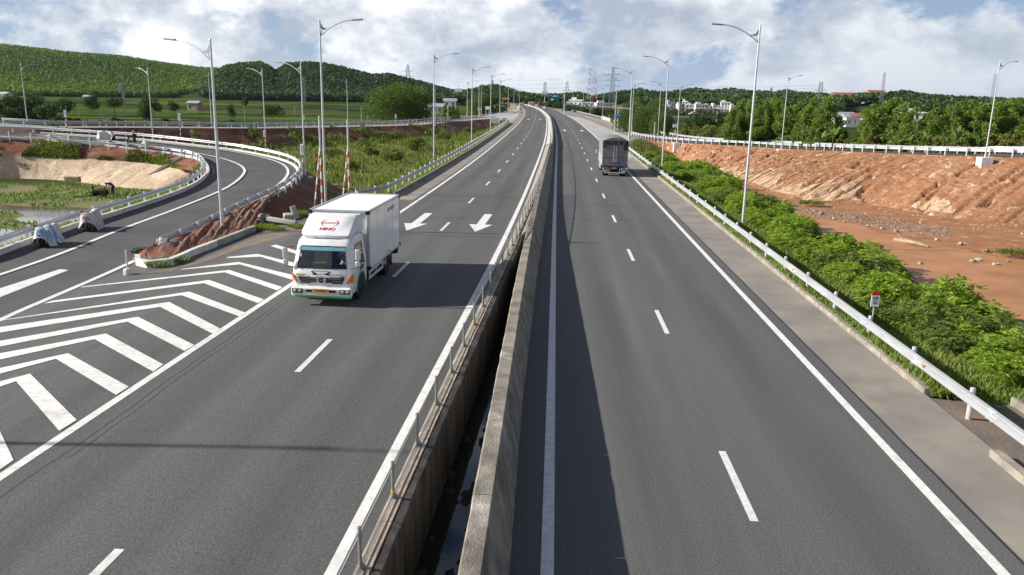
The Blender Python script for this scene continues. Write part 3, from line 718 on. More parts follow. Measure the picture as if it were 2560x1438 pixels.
# ------------------------------------------------------------------ kerbs
def kerb_thing(name, path, w, h, block, material, label, inset=0.0):
    """a kerb laid of blocks, each its own piece"""
    pts = resample(path, block); t = thing(name, pts[0], label, 'kerb')
    for i, (a, c) in enumerate(zip(pts, pts[1:])):
        d = (c-a); g = .012
        u = d.normalized(); nrm = Vector((-u.y, u.x, 0)); a2, c2 = a+u*g, c-u*g
        j = .006*math.sin(i*7.3); bb = MB()
        q = [a2+nrm*j, c2+nrm*j, c2+nrm*(w+j), a2+nrm*(w+j)]
        lo_ = [p+Vector((0, 0, -.15)) for p in q]; ch = .02
        up = [q[0]+nrm*ch, q[1]+nrm*ch, q[2]-nrm*ch, q[3]-nrm*ch]
        up = [p+Vector((0, 0, h)) for p in up]; md = [p+Vector((0, 0, h-ch)) for p in q]
        bb.add(lo_+md+up, [(0, 1, 5, 4), (1, 2, 6, 5), (2, 3, 7, 6), (3, 0, 4, 7), (4, 5, 9, 8), (5, 6, 10, 9), (6, 7, 11, 10), (7, 4, 8, 11), (8, 9, 10, 11)])
        bb.build('kerb_block', material, t, origin=pts[0])
    return t
ky = [y for y in np.arange(20.8, 120, 2)]
kerb_thing('road_kerb', [Vector((sR(y)+6.2, y, 0)) for y in ky][::-1], .26, .16, 3.0, MT['kerb_old'], 'old brown concrete kerb along the right shoulder below the guardrail')
kerb_thing('road_kerb', [Vector((sR(y)+6.2, y, 0)) for y in (17.0, 14, 10, 4)][::-1], .26, .16, 3.0, MT['kerb_old'], 'short old kerb past the drain gap at the right edge')
kerb_thing('road_kerb', [Vector((lb(y)+.12, y, .4)) for y in np.arange(57, 212, 3.0)], .25, .16, 4.0, MT['kerb_old'], 'long kerb along the left shoulder below the guardrail')
kerb_thing('ramp_kerb', [p for p in ia], .26, .26, 2.0, MT['kerb_white'], 'pale new kerb on the pond side of the loop ramp behind parked motorbikes')
kerb_thing('ramp_kerb', [p for p in ib], .26, .2, 2.5, MT['kerb_white'], 'pale new kerb on the far leg of the loop ramp above the gravel bank')
kerb_thing('ramp_kerb', [p+Vector((0, 0, .0)) for p in LO[iL:iL+42]][::-1], .22, .18, 2.0, MT['kerb_white'], 'pale new kerb on the outer side of the loop ramp below round guardrail posts')
# raised island of red soil between ramp and gore
isl_r = [PL(*q) for q in [(338, 652), (336, 661), (346, 669), (372, 671), (420, 668), (452, 656), (480, 641), (520, 626), (560, 610), (600, 594), (641, 578)]]
isl = thing('traffic_island', isl_r[0], 'kerbed island of red soil with a rounded nose between loop ramp and chevrons', 'island')
pts = resample(smooth(isl_r, 1), 1.15)
for i, (a, c) in enumerate(zip(pts, pts[1:])):
    u = (c-a).normalized(); nrm = Vector((-u.y, u.x, 0)); g = .01; bb = MB()
    q = [a+u*g, c-u*g, c-u*g+nrm*.22, a+u*g+nrm*.22]
    bb.add([p+Vector((0, 0, -.2)) for p in q]+[p+Vector((0, 0, .30)) for p in q], [(0, 1, 5, 4), (1, 2, 6, 5), (2, 3, 7, 6), (3, 0, 4, 7), (4, 5, 6, 7)])
    bb.build('kerb_block', MT['kerb_white'] if i < 7 else MT['concrete'], isl, origin=isl_r[0])
iright = resample(offset(smooth(isl_r, 1), .2), .25)
iN = [i for i, p in enumerate(LO) if p.y > isl_r[0].y+1.6][0]; ileft = [isl_r[0]+Vector((.05, .1, 0))]+[p for p in LO[iN:iN+13]]; ileft = resample(ileft, sum((a-c).length for a, c in zip(ileft, ileft[1:]))/(len(iright)-1))
V = []; fs = []; mcol = 16; rr = np.random.default_rng(3)
nn = min(len(iright), len(ileft))
for i in range(nn):
    for j in range(mcol+1):
        t = j/mcol; p = ileft[i].lerp(iright[i], t)
        V.append(p+Vector((0, 0, .12+(.34*math.sin(math.pi*t)+.06*rr.random()+.09*math.sin(i*.9+t*5)*math.sin(i*.37)*math.sin(math.pi*t)))))
for i in range(nn-1):
    for j in range(mcol): fs.append((i*(mcol+1)+j, i*(mcol+1)+j+1, (i+1)*(mcol+1)+j+1, (i+1)*(mcol+1)+j))
b = MB(); b.add(V, fs); MT['isl_soil'] = mat('loose_red_soil', (.21, .092, .052), .95, col2=(.14, .062, .04), scale=2.5, bump=.9, bscale=10, col3=(.13, .115, .10), c3scale=.6, c3=(.55, .62))
b.build('soil_fill', MT['isl_soil'], isl, origin=isl_r[0])
b = MB(); nq = [Vector((p.x-.1, p.y, -.006)) for p in LO if 14 < p.y < 42]; nr = [Vector((p.x+3.2, p.y, -.006)) for p in LO if 14 < p.y < 42]; b.ribbon(nq, nr); b.build('gore_nose', MT['asphalt'], kind='structure')
# worn dirt beside the island
b = MB(); dp = [PL(x, y, .006) for x, y in [(330, 688), (450, 668), (500, 650), (560, 626), (640, 592), (760, 556), (770, 575), (690, 598), (600, 622), (520, 652), (430, 676)]]
MT['dirt'] = mat('dirt_film', (.21, .15, .105), .95, col2=(.13, .115, .10), scale=1.2, bump=.5, bscale=12)
b.add(dp, [tuple(range(len(dp)))]); b.build('dirt_patch', MT['dirt'], road_L)

# ------------------------------------------------------------------ median: strip, open ditch, covered slab, wall
def pxl(lst): return [P(*q) for q in lst]
FB = pxl([(780, 1600, .55), (876, 1438, .55), (965, 1284, .55), (1037, 1144, .55), (1088, 1037, .55), (1126, 953, .55), (1156, 886, .55), (1182, 830, .55), (1201, 781, .55), (1220, 738, .56), (1238, 703.6, .57), (1252, 673.6, .59), (1263.5, 647, .61), (1273.5, 625.7, .63), (1281, 603.5, .66), (1291, 583.4, .69), (1307, 553, .73), (1321.4, 529, .77), (1336, 504.4, .8), (1345, 475, .82), (1351, 452.5, .82), (1357, 433, .82), (1363, 417, .82), (1366.5, 404, .82), (1373, 379, .82), (1377.5, 352.7, .82)])
fb_y = [p.y for p in FB]
_fx = itp([(-40, FB[0].x)]+[(p.y, p.x) for p in FB]+[(FB[-1].y+8, sR(FB[-1].y+8)-5.0)]+[(q, sR(q)-5.0) for q in range(220, 700, 20)]); _fz = itp([(-40, .55)]+[(p.y, p.z) for p in FB]+[(900, .82)])
def fbx(y): return _fx(y)
def fbz(y): return _fz(y)
WR = pxl([(1195, 1600, 1.08), (1213, 1438, 1.08), (1265, 1000, 1.08), (1291, 850, 1.07), (1307, 811.8, 1.06), (1313.7, 745, 1.04), (1325, 656, .98), (1333.7, 600, .9), (1338, 567, .86), (1341.5, 522, .84), (1349, 480, .83), (1356, 450, .83), (1368, 406.7, .83)])
wy = [p.y for p in WR]
_wx = itp([(-40, -.2), (10, -.86), (16.4, -1.02), (28, -1.18), (38.5, -1.3), (55, -1.38), (80, -1.4), (100, -1.45)]+[(q, sR(q)-4.55) for q in range(125, 700, 20)]); _wz = itp([(-40, 1.16), (28, 1.14), (34, 1.0), (40, .9), (48, .85), (60, .83), (900, .83)])
def wrx(y): return _wx(y)
def wrz(y): return _wz(y)
def wbx(y): return float(np.interp(y, [11.5, 19, 33, 74, 100], [-.62, -.78, -.86, -.84, -1.0])) if y < 100 else sR(y)-4.3
DE = P(1315, 583, .8).y          # where the slab starts to cover the ditch
my = [y for y in np.arange(-8, 420, 1.0) if y < 120]+[y for y in np.arange(120, 700, 6.0)]
med = thing('median_barrier', (0, 0, 0), 'weathered concrete median wall with an open drain between the carriageways', 'barrier')
near_y = [y for y in my if y <= DE]; far_y = [y for y in my if y >= DE-1.0]
rw = np.random.default_rng(5)
def jit(a): return (rw.random()-.5)*a
# wall: blocks ~ 4 m, each its own piece
blocks = list(np.arange(-8, 120, 4.0))
for y0 in blocks:
    ys_ = [y for y in np.arange(y0, y0+4.01, .5)]; ys_[-1] -= .02; bb = MB(); prof = []
    rowv = []
    for y in ys_:
        xr, zt, xb = wrx(y), wrz(y), wbx(y); wl = .34 if y <= DE+1 else .3
        rowv.append([Vector((xb+.02, y, -.1)), Vector((xb, y, .12)), Vector((xr+jit(.02), y, zt-.05)), Vector((xr-.03, y, zt+jit(.012))), Vector((xr-wl+.02, y, zt+jit(.012))), Vector((xr-wl-.01+jit(.02), y, zt-.05)), Vector((xr-wl-.03, y, -1.3))])
    k = 7; vs = [v for r in rowv for v in r]; fs = []
    for i in range(len(rowv)-1):
        for j in range(k): fs.append((i*k+j, i*k+(j+1) % k, (i+1)*k+(j+1) % k, (i+1)*k+j))
    fs += [tuple(range(k)), tuple((len(rowv)-1)*k+j for j in range(k))]
    bb.add(vs, fs); bb.build('wall_block', MT['median'], med)
# left strip: kerb top carrying the fence, warm grout band, ditch wall going down
for y0 in blocks:
    ys_ = [y for y in np.arange(y0, y0+4.01, .5)]; bb = MB(); cc = MB(); dd = MB(); R1 = []; R2 = []; R3 = []
    ys_[-1] -= .015
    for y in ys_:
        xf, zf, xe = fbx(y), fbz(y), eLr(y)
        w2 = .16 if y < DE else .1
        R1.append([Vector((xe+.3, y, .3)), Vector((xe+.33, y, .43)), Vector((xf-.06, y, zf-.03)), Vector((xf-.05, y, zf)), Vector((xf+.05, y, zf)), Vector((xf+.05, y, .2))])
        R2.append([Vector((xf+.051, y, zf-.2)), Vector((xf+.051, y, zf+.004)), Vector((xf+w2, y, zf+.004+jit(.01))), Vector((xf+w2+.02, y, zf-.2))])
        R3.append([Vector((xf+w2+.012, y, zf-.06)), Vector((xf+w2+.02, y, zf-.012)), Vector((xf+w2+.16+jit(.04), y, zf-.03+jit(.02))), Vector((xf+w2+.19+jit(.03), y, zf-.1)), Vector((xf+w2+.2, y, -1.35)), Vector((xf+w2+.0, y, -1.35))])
    for B_, R_, in ((bb, R1), (cc, R2), (dd, R3)):
        k = len(R_[0]); vs = [v for r in R_ for v in r]; fs = []
        for i in range(len(R_)-1):
            for j in range(k): fs.append((i*k+j, i*k+(j+1) % k, (i+1)*k+(j+1) % k, (i+1)*k+j))
        fs += [tuple(range(k)), tuple((len(R_)-1)*k+j for j in range(k))]
        B_.add(vs, fs)
    bb.build('strip_block', MT['kerb_old'], med); cc.build('grout_band', MT['strip_warm'], med)
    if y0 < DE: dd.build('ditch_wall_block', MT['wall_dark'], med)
# slabs covering the drain further on
y = DE+.02
while y < 118:
    y2 = y+1.4; bb = MB(); g = .03
    q = []
    for yy in (y+g, y2-g): q.append((Vector((fbx(yy)+.17, yy, fbz(yy)-.02)), Vector((wrx(yy)-.31, yy, wrz(yy)+.0))))
    if q[0][1].x-q[0][0].x > .06:
        A0, B0 = q[0]; A1, B1 = q[1]; dz = Vector((0, 0, -.14))
        bb.add([A0, B0, B1, A1, A0+dz, B0+dz, B1+dz, A1+dz], [(0, 1, 2, 3), (4, 7, 6, 5), (0, 4, 5, 1), (1, 5, 6, 2), (2, 6, 7, 3), (3, 7, 4, 0)])
        bb.build('cover_slab', MT['median'], med)
    y = y2
bb = MB(); bb.box(((fbx(DE)+.2+wrx(DE)-.34)/2, DE+.2, -.35), (wrx(DE)-.36-fbx(DE)-.2, .25, 1.9)); bb.build('ditch_end_wall', MT['wall_dark'], med)
# far barrier beyond the last measured slabs
fy = [y for y in my if y >= 118]
bb = MB(); R_ = [[Vector((sR(y)-4.35, y, 0)), Vector((sR(y)-4.55, y, .85)), Vector((sR(y)-4.8, y, .85)), Vector((eLr(y)+.35, y, .55)), Vector((eLr(y)+.3, y, .3))] for y in fy]
vs = [v for r in R_ for v in r]; fs = [(i*5+j, i*5+j+1, (i+1)*5+j+1, (i+1)*5+j) for i in range(len(R_)-1) for j in range(4)]
bb.add(vs, fs); bb.build('far_wall', MT['concrete'], med)
# water and litter in the ditch
bb = MB(); wyl = [y for y in near_y]
bb.ribbon([Vector((fbx(y)+.3, y, -.98)) for y in wyl], [Vector((wrx(y)-.3, y, -.98)) for y in wyl]); bb.build('ditch_water', MT['ditchwater'], kind='structure')
MT['sludge'] = mat('dark_sludge', (.035, .03, .024), .8, var=.3, scale=3, bump=.8, bscale=12)
bb = MB(); rr = np.random.default_rng(21)
for i in range(150):
    y = -4+rr.random()*(DE+3); x = fbx(y)+.4+rr.random()*max(.1, (wrx(y)-.4-fbx(y)-.5)); s = .04+.16*rr.random()**2
    n_ = 13; ring = [Vector((x+math.cos(a)*s*(.6+.6*rr.random()), y+math.sin(a)*s*2*(.6+.6*rr.random()), -.99)) for a in np.linspace(0, 2*math.pi, n_, endpoint=False)]
    bb.add(ring+[Vector((x, y, -.92-.02*rr.random()))], [(j, (j+1) % n_, n_) for j in range(n_)])
bb.build('ditch_sludge', MT['sludge'], kind='stuff', label='dark sludge and debris lying in the median drain', cat='debris')

# drain apron in the gap of the right kerb
b = MB(); ya = [10.0, 12.5, 15, 17, 19, 20.6]
b.ribbon([Vector((sR(y)+5.9, y, -.004)) for y in ya], [Vector((sR(y)+8.4, y, -.16)) for y in ya]); b.build('drain_apron', MT['dirt'], kind='structure')
b = MB(); b.bbox((sR(16)+8.5, 15.3, -.12), (.16, 11.0, .3), .02); b.build('drain_lip', MT['kerb_old'], None, label='low old concrete lip behind the drain gap at the right edge', cat='kerb')

# ================================================================== THINGS
# ------------------------------------------------------------------ guardrails
WB = [(0, .44), (.06, .46), (.105, .50), (.10, .53), (.02, .575), (.0, .595), (.02, .615), (.10, .66), (.105, .69), (.06, .73), (0, .75)]
post_m = MB(); post_m.lathe([(.066, -.4), (.066, .775), (.06, .80), (.03, .81)], 10)
_po = post_m.build('tmp_post', MT['steel'], smooth=False); POST = _po.data; shade_auto(_po, 35); bpy.data.objects.remove(_po)
spc = MB(); spc.box((0, -.10, .595), (.10, .12, .22)); _so = spc.build('tmp_sp', MT['steel']); SPACER = _so.data; bpy.data.objects.remove(_so)
def guardrail(path, side, spacing, label, material, end=None, name='guardrail', sp=True):
    """path = line of post feet; side=+1 when the road lies left of the path"""
    pts = resample(path, spacing); t = thing(name, pts[0], label, 'guardrail', 'guardrails along the roads')
    fine = resample(path, 1.0); rp = offset(fine, side*.15)
    b = MB(); b.sweep(rp, [(side*a, h) for a, h in WB])
    spl = resample(path, 4.0); sn = normals2(spl)
    sp_pts = [] if name == 'x' else list(zip(spl[1:-1], sn[1:-1]))[:40]
    o = b.build('rail', material, t, origin=pts[0]); shade_auto(o, 60)
    if sp:
        for p, n in sp_pts:
            d = Vector((n.y, -n.x, 0)); bq = MB(); c = Vector(p)+n*side*.15
            bq.sweep([c-d*.16, c+d*.16], [(side*(a+.006), h) for a, h in WB])
            for hz_ in (.50, .69):
                for e_ in (-.11, .11): bq.box(c+d*e_+n*side*.118+Vector((0, 0, hz_)), (.025, .025, .025))
            bq.build('splice', MT['steel'], o, origin=pts[0])
    nn = normals2(pts)
    for p, n in zip(pts, nn):
        q = link('post', POST, t, loc=Vector(p)-pts[0])
        if sp:
            s = link('spacer', SPACER, q); s.rotation_euler.z = math.atan2(n.y*side, n.x*side)+math.pi/2
    return t, pts
def gr_r(y): return sR(y)+6.62
GR1, pr1 = guardrail([Vector((gr_r(y), y, -.02)) for y in [6, 12.2]+list(np.arange(15.5, 126, 2.2))], 1, 3.3, 'galvanised guardrail on the right verge beside the green shrubs', MT['rail'])
GR2, _ = guardrail([Vector((lb(y)-.62, y, .38)) for y in np.arange(53, 214, 2.0)], -1, 2.6, 'weathered guardrail on the left verge running away behind the box truck', MT['rail'])
iin = offset(LI, .55, -.02); iout = offset(LO, -.5, -.02)
GR3, _ = guardrail(iin[:len(iin)-1], -1, 2.3, 'guardrail on the inner side of the loop ramp round the pond', MT['rail_new'])
k0 = [i for i, p in enumerate(LO) if p.y > 35.4][0]
GR4, pr4 = guardrail(iout[k0:], 1, 2.3, 'guardrail with a blunt white end on the outer side of the loop ramp', MT['rail_new'])
b = MB(); e = pr4[0]; ring = []
for i in range(9):
    a = math.pi*i/8; ring.append(Vector((e.x+.14+.02-math.cos(a)*.17, e.y-.05-math.sin(a)*.22, 0)))
b.ribbon([p+Vector((0, 0, e.z+.42)) for p in ring], [p+Vector((0, 0, e.z+.80)) for p in ring]); b.build('end_shoe', MT['white_flat'], GR4, origin=e)
GR5, _ = guardrail(SN, 1, 2.5, 'guardrail on the near edge of the slip road above the dark red bank', MT['rail_new'], sp=False)
GR6, _ = guardrail(offset(SN, 6.6), -1, 3.0, 'guardrail on the field side of the slip road', MT['rail_new'], sp=False)
GR7, _ = guardrail(RN, 1, 2.0, 'guardrail on the near edge of the right ramp above the red embankment', MT['rail_new'])
GR8, _ = guardrail(offset(RN, 7.8)[2:], -1, 2.4, 'guardrail on the far edge of the right ramp in front of the trees', MT['rail_new'], sp=False)
rfp = [Vector((max(sR(y)+5.3, float(np.interp(y, tx, tv))+.4), y, 0)) for y in np.arange(168, 480, 5.0)]
GR9, _ = guardrail(rfp, 1, 4.0, 'distant guardrail on the right edge of the far bend', MT['rail'], sp=False)
lfp = [Vector((min(eLl(y)-2.6, float(np.interp(y, [SF[-1].y, 330, 420], [SF[-1].x, P(1281, 282, .4).x, eLl(420)-2.6]))), y, .4)) for y in np.arange(SF[-1].y+2, 480, 5.0)]
GR10, _ = guardrail(lfp, -1, 4.0, 'distant guardrail on the left edge of the far bend', MT['rail'], sp=False)
# small amber reflectors on the near rail
for y in (21.5, 34, 47):
    b = MB(); b.box((gr_r(y)-.235, y, .575), (.02, .09, .07)); b.build('reflector', MT['orange'], GR1, origin=pr1[0])

# ------------------------------------------------------------------ chain-link fence on the median
fpath = [Vector((fbx(y), y, fbz(y))) for y in np.arange(6.2, 150, 1.1)]
fp = resample(fpath, 2.2); FH = .64
fence = thing('median_fence', fp[0], 'low grey chain-link fence along the median strip', 'fence')
MT['fence_steel'] = mat('fence_steel', (.30, .31, .32), .5, .5, var=.1, scale=4)
b = MB(); b.tube([(0, 0, -.03), (0, 0, FH+.05)], .032, 8); b.lathe([(.036, FH+.05), (.03, FH+.075), (.01, FH+.085)], 8)
b.box((.06, 0, .006), (.2, .12, .012)); b.add([(.03, -.006, .01), (.14, -.006, .01), (.03, -.006, .13), (.03, .006, .01), (.14, .006, .01), (.03, .006, .13)], [(0, 1, 2), (3, 5, 4), (0, 3, 4, 1), (1, 4, 5, 2), (2, 5, 3, 0)])
tmp = b.build('tmp', MT['fence_steel']); shade_auto(tmp, 35); FPOST = tmp.data; bpy.data.objects.remove(tmp)
b = MB(); Lp, h0, h1, g, wr = 1.0, .05, FH-.02, .05, .0022
# wires as thin square strips in the panel plane (x along 0..2.2)
PLN = 2.2; hh = h1-h0; n = int((PLN+hh)/g)
for sgn in (1, -1):
    for i in range(n+1):
        x0 = -hh+i*g; a0, a1 = max(0, x0), min(PLN, x0+hh)
        if a1-a0 < .02: continue
        z0, z1 = h0+(a0-x0), h0+(a1-x0)
        if sgn < 0: z0, z1 = h0+h1-z0, h0+h1-z1
        yy = .003*sgn; p0, p1 = Vector((a0, yy, z0)), Vector((a1, yy, z1)); d = (p1-p0).normalized(); nrm = Vector((-d.z, 0, d.x))*wr
        b.add([p0-nrm, p1-nrm, p1+nrm, p0+nrm], [(0, 1, 2, 3)])
tmp = b.build('tmp', MT['fence_steel']); FMESH = tmp.data; bpy.data.objects.remove(tmp)
b = MB(); b.tube([(0, 0, FH), (PLN, 0, FH)], .017, 6); tmp = b.build('tmp', MT['fence_steel']); FTOP = tmp.data; bpy.data.objects.remove(tmp)
b = MB(); b.tube([(0, 0, .05), (PLN, 0, .05)], .012, 5); tmp = b.build('tmp', MT['fence_steel']); FBOT = tmp.data; bpy.data.objects.remove(tmp)
for a, c in zip(fp, fp[1:]):
    po = link('post', FPOST, fence, loc=a-fp[0]); d = c-a
    if a.y > 62: continue
    for nm, me in (('mesh_panel', FMESH), ('top_rail', FTOP), ('bottom_rail', FBOT)):
        q = link(nm, me, fence, loc=a-fp[0]); q.rotation_euler = (0, -math.atan2(d.z, math.hypot(d.x, d.y)), math.atan2(d.y, d.x)); q.scale.x = d.length/PLN
far_f = [p for p in fp if p.y > 60]
b = MB(); b.tube([p+Vector((0, 0, FH)) for p in far_f], .016, 5); b.build('top_rail', MT['fence_steel'], fence, origin=fp[0])
for i in (3, 8, 14):
    b = MB(); b.lathe([(.036, .10), (.036, .17)], 8, c=fp[i]); b.build('tape_band', MT['yellow'], fence, origin=fp[0])

# ------------------------------------------------------------------ street lamps
def lamp(base, H, arm, label, sc=1.0, no_arm=False, block=False, lean=None):
    """steel pole with one curved arm, openwork bracket and flat lamp head; arm = horizontal direction"""
    base = Vector(base); t = thing('street_lamp', base, label, 'street lamp', 'street lamps along the roads')
    a = Vector((arm[0], arm[1], 0)).normalized(); Z = Vector((0, 0, 1)); k = sc
    b = MB(); b.tube([(0, 0, .02), (0, 0, H*.5), (0, 0, H)], [.095*k, .078*k, .050*k], 10)
    b.lathe([(.055*k, H), (.05*k, H+.04), (.015*k, H+.09)], 8)
    shade_auto(b.build('pole', MT['pole'], t), 40)
    b = MB(); b.lathe([(.21*k, -.3), (.21*k, .03), (.12*k, .05), (.10*k, .35)], 10); b.build('base_flange', MT['pole'], t)
    if block:
        b = MB(); b.bbox((0, 0, -.75), (1.05, 1.05, 1.5), .03); b.build('concrete_footing', MT['kerb_white'], t)
        c = Vector((0, 0, .0))
    if not no_arm:
        Lx = 2.35*k; za = H-1.05*k; pts = []
        for i in range(9):
            s = i/8; pts.append(a*(Lx*s)+Z*(za+1.08*k*(1-(1-s)**1.9)))
        b = MB(); b.tube(pts, [.045*k]*3+[.035*k]*6, 8); shade_auto(b.build('arm', MT['pole'], t), 50)
        # curved openwork web between pole and arm
        b = MB(); w = .02*k; N_ = a.cross(Z)*w
        inner = []; outer = []
        for i in range(7):
            s = i/6; u = .07*k+(.80*k)*s
            armz = za+1.08*k*(1-(1-u/Lx)**1.9)
            up = H-.18*k-(H-.18*k-armz-.03*k)*(1-(1-s)**2.6)
            outer.append(a*u+Z*up); inner.append(a*u+Z*(armz+.01))
        hole = [outer[i].lerp(inner[i], .45) for i in range(7)]
        for s_ in (-1, 1): b.ribbon([p+N_*s_ for p in outer], [p+N_*s_ for p in hole])
        b.ribbon([p-N_ for p in outer], [p+N_ for p in outer])
        b.tube([a*.05*k+Z*(za+.12*k), a*.2*k+Z*(za+.45*k), a*.42*k+Z*(za+.55*k)], .022*k, 6)
        b.build('bracket', MT['lamp_head'], t)
        d = (pts[-1]-pts[-2]).normalized(); c = pts[-1]+d*.28*k
        rot = Matrix((d, Z.cross(d).normalized(), d.cross(Z.cross(d).normalized()))).transposed()
        b = MB(); b.bbox(c, (.78*k, .26*k, .085*k), .03*k, rot); h = b.build('lamp_head', MT['lamp_head'], t)
        b = MB(); b.box(c-d.cross(Z.cross(d).normalized())*.048*k, (.5*k, .2*k, .012*k), rot); b.build('lens', MT['lens'], h)
    return t
def lamp_px(bx, by, z, ty, arm, label, **k):
    p = P(bx, by, z); return lamp(p, top_h(p, ty), arm, label, **k)
R_, L_ = (1, 0), (-1, 0)
lamp((-27.6, 13.4, -.1), 12.0, (1, .0), 'street lamp beyond the left edge whose thin shadow crosses the left lanes')
lamp_px(1856, 566, -.55, 64, (-1, .06), 'tallest street lamp among the green shrubs on the right verge')
lamp_px(1655, 418, -.5, 143, (-1, .06), 'street lamp on the right verge just right of the tarpaulin truck')
lamp_px(1571, 372, -.4, 172, (-1, .06), 'street lamp on the right verge rising behind the tarpaulin truck')
lamp_px(1536, 336, .0, 189, (-1, .06), 'street lamp at the nose of the right ramp before the blue sign')
lamp_px(815, 520, -.6, 50, R_, 'tallest street lamp on the left verge behind the box truck')
lamp_px(1085, 408, -.6, 134, R_, 'second street lamp along the left verge guardrail')
lamp_px(1179, 358, -.4, 168, R_, 'third street lamp along the left verge guardrail')
lamp_px(1226, 330, -.2, 185, R_, 'fourth street lamp along the left verge guardrail')
lamp_px(1249, 312, 0, 198, R_, 'fifth street lamp along the left verge guardrail')
lamp_px(557, 581, .2, 100, (-1, .35), 'street lamp standing in the red soil of the kerbed island')
p = P(763, 441, .1); lamp(p, top_h(p, 158), (-1, .3), 'street lamp on a concrete footing outside the loop bend', sc=.85, block=True)
lamp_px(665, 371, .5, 173, (-1, .4), 'street lamp behind the outer guardrail at the top of the loop bend', sc=.8)
lamp_px(383, 345, 1.5, 171, (-1, .5), 'street lamp above the far leg of the loop ramp near the person', sc=.75)
lamp_px(70, 318, 2.0, 161, (.3, 1), 'street lamp nearest the left edge seen with its arm end-on', sc=.75)
lamp_px(530, 320, 1.4, 184, (-.35, -1), 'street lamp of the slip road just left of the island lamp', sc=.75)
lamp_px(870, 319, .95, 199, (-.6, -1), 'short street lamp on the slip road left of the big round tree', sc=.75)
lamp_px(1088, 312, .6, 212, (-.4, -1), 'slip road lamp hidden behind the second left verge lamp', sc=.75)
lamp_px(1168, 300, .5, 203, R_, 'thin distant lamp at the end of the slip road')
lamp_px(1197, 298, .45, 214, L_, 'distant lamp with its arm to the left at the slip road merge')
lamp_px(1203, 285, .4, 208, R_, 'distant lamp between the two merge lamps on the left')
lamp_px(2463, 393, 2.9, 153, (1, .45), 'right ramp lamp nearest the right edge on a concrete block', sc=.72, block=True)
lamp_px(1953, 373, 1.3, 189, (1, .45), 'right ramp lamp on a concrete block above the red embankment', sc=.72, block=True)
lamp_px(1692, 357, .5, 212, (1, .45), 'smaller right ramp lamp on a concrete block beside the white board', sc=.75, block=True)
lamp_px(1645, 334, .3, 205, (-1, -.3), 'lamp on the far edge of the right ramp before the round trees', sc=.75)
lamp_px(1578, 338, .1, 208, (1, .2), 'lamp of the right ramp nose with its arm to the right', sc=.8)
fl = [(1506, 293, 218, 'eighth'), (1475, 286, 222, 'seventh'), (1457, 283, 222, 'sixth'), (1431, 277, 225, 'fifth'), (1407, 271, 228, 'fourth'), (1394, 268, 231, 'third'), (1384, 266, 233, 'second')]
for x, y, ty, o in fl: lamp_px(x, y, .0, ty, L_, 'far lamp on the right of the bend, %s from the green sign' % o, sc=.9)
for x, y, ty, o in [(1270, 283, 218, 'nearest'), (1284, 277, 223, 'middle'), (1298, 270, 228, 'farthest')]:
    lamp_px(x, y, .3, ty, R_, 'far lamp left of the bend, %s of the three by the yellow board' % o, sc=.9)

# ------------------------------------------------------------------ text helper
def text_mesh(s, size, material, parent, mtx, name='lettering', bold=.0):
    cu = bpy.data.curves.new('t', 'FONT'); cu.body = s; cu.size = size; cu.align_x = 'CENTER'; cu.align_y = 'CENTER'; cu.extrude = .002; cu.offset = bold
    cu.resolution_u = 3
    ob = bpy.data.objects.new('t', cu); COL.objects.link(ob)
    dg = bpy.context.evaluated_depsgraph_get(); me = bpy.data.meshes.new_from_object(ob.evaluated_get(dg))
    bpy.data.objects.remove(ob); me.transform(mtx); me.materials.clear(); me.materials.append(material)
    return link(name, me, parent)
def frame(o, x, y):
    """matrix whose text plane lies at o with axes x (reading direction) and y (up)"""
    x = Vector(x).normalized(); y = Vector(y).normalized(); z = x.cross(y)
    m = Matrix((x, y, z)).transposed().to_4x4(); m.translation = Vector(o); return m
# kilometre marker
mp = P(2179, 812, -.25)
t = thing('marker_post', mp, 'white marker plate with red cap reading H7 101 behind the right guardrail', 'marker'); t.scale = (.86, .86, .92)
b = MB(); b.tube([(0, 0, -.2), (0, 0, 1.0)], .03, 8); b.build('post', MT['steel'], t)
ht = 1.0
b = MB(); b.box((0, -.04, .98), (.34, .03, .46)); pl = b.build('plate', MT['white_flat'], t)
b = MB(); ang = [math.pi*i/10 for i in range(11)]
pts = [(math.cos(q)*.17, -.057, 1.21+.06+math.sin(q)*.11) for q in ang]; b.prism([(.17, -.057, 1.212)]+pts+[(-.17, -.057, 1.212)], (0, .034, 0)); b.build('red_cap', MT['red'], t)
MT['ink'] = gloss('black_ink', (.015, .015, .018), .6)
text_mesh('H7', .17, MT['ink'], t, frame((0, -.058, 1.09), (1, 0, 0), (0, 0, 1)), bold=.004)
text_mesh('101', .13, MT['ink'], t, frame((0, -.058, .90), (1, 0, 0), (0, 0, 1)), bold=.003)
b = MB(); b.box((0, -.057, .995), (.26, .004, .012)); b.build('rule', MT['ink'], t)

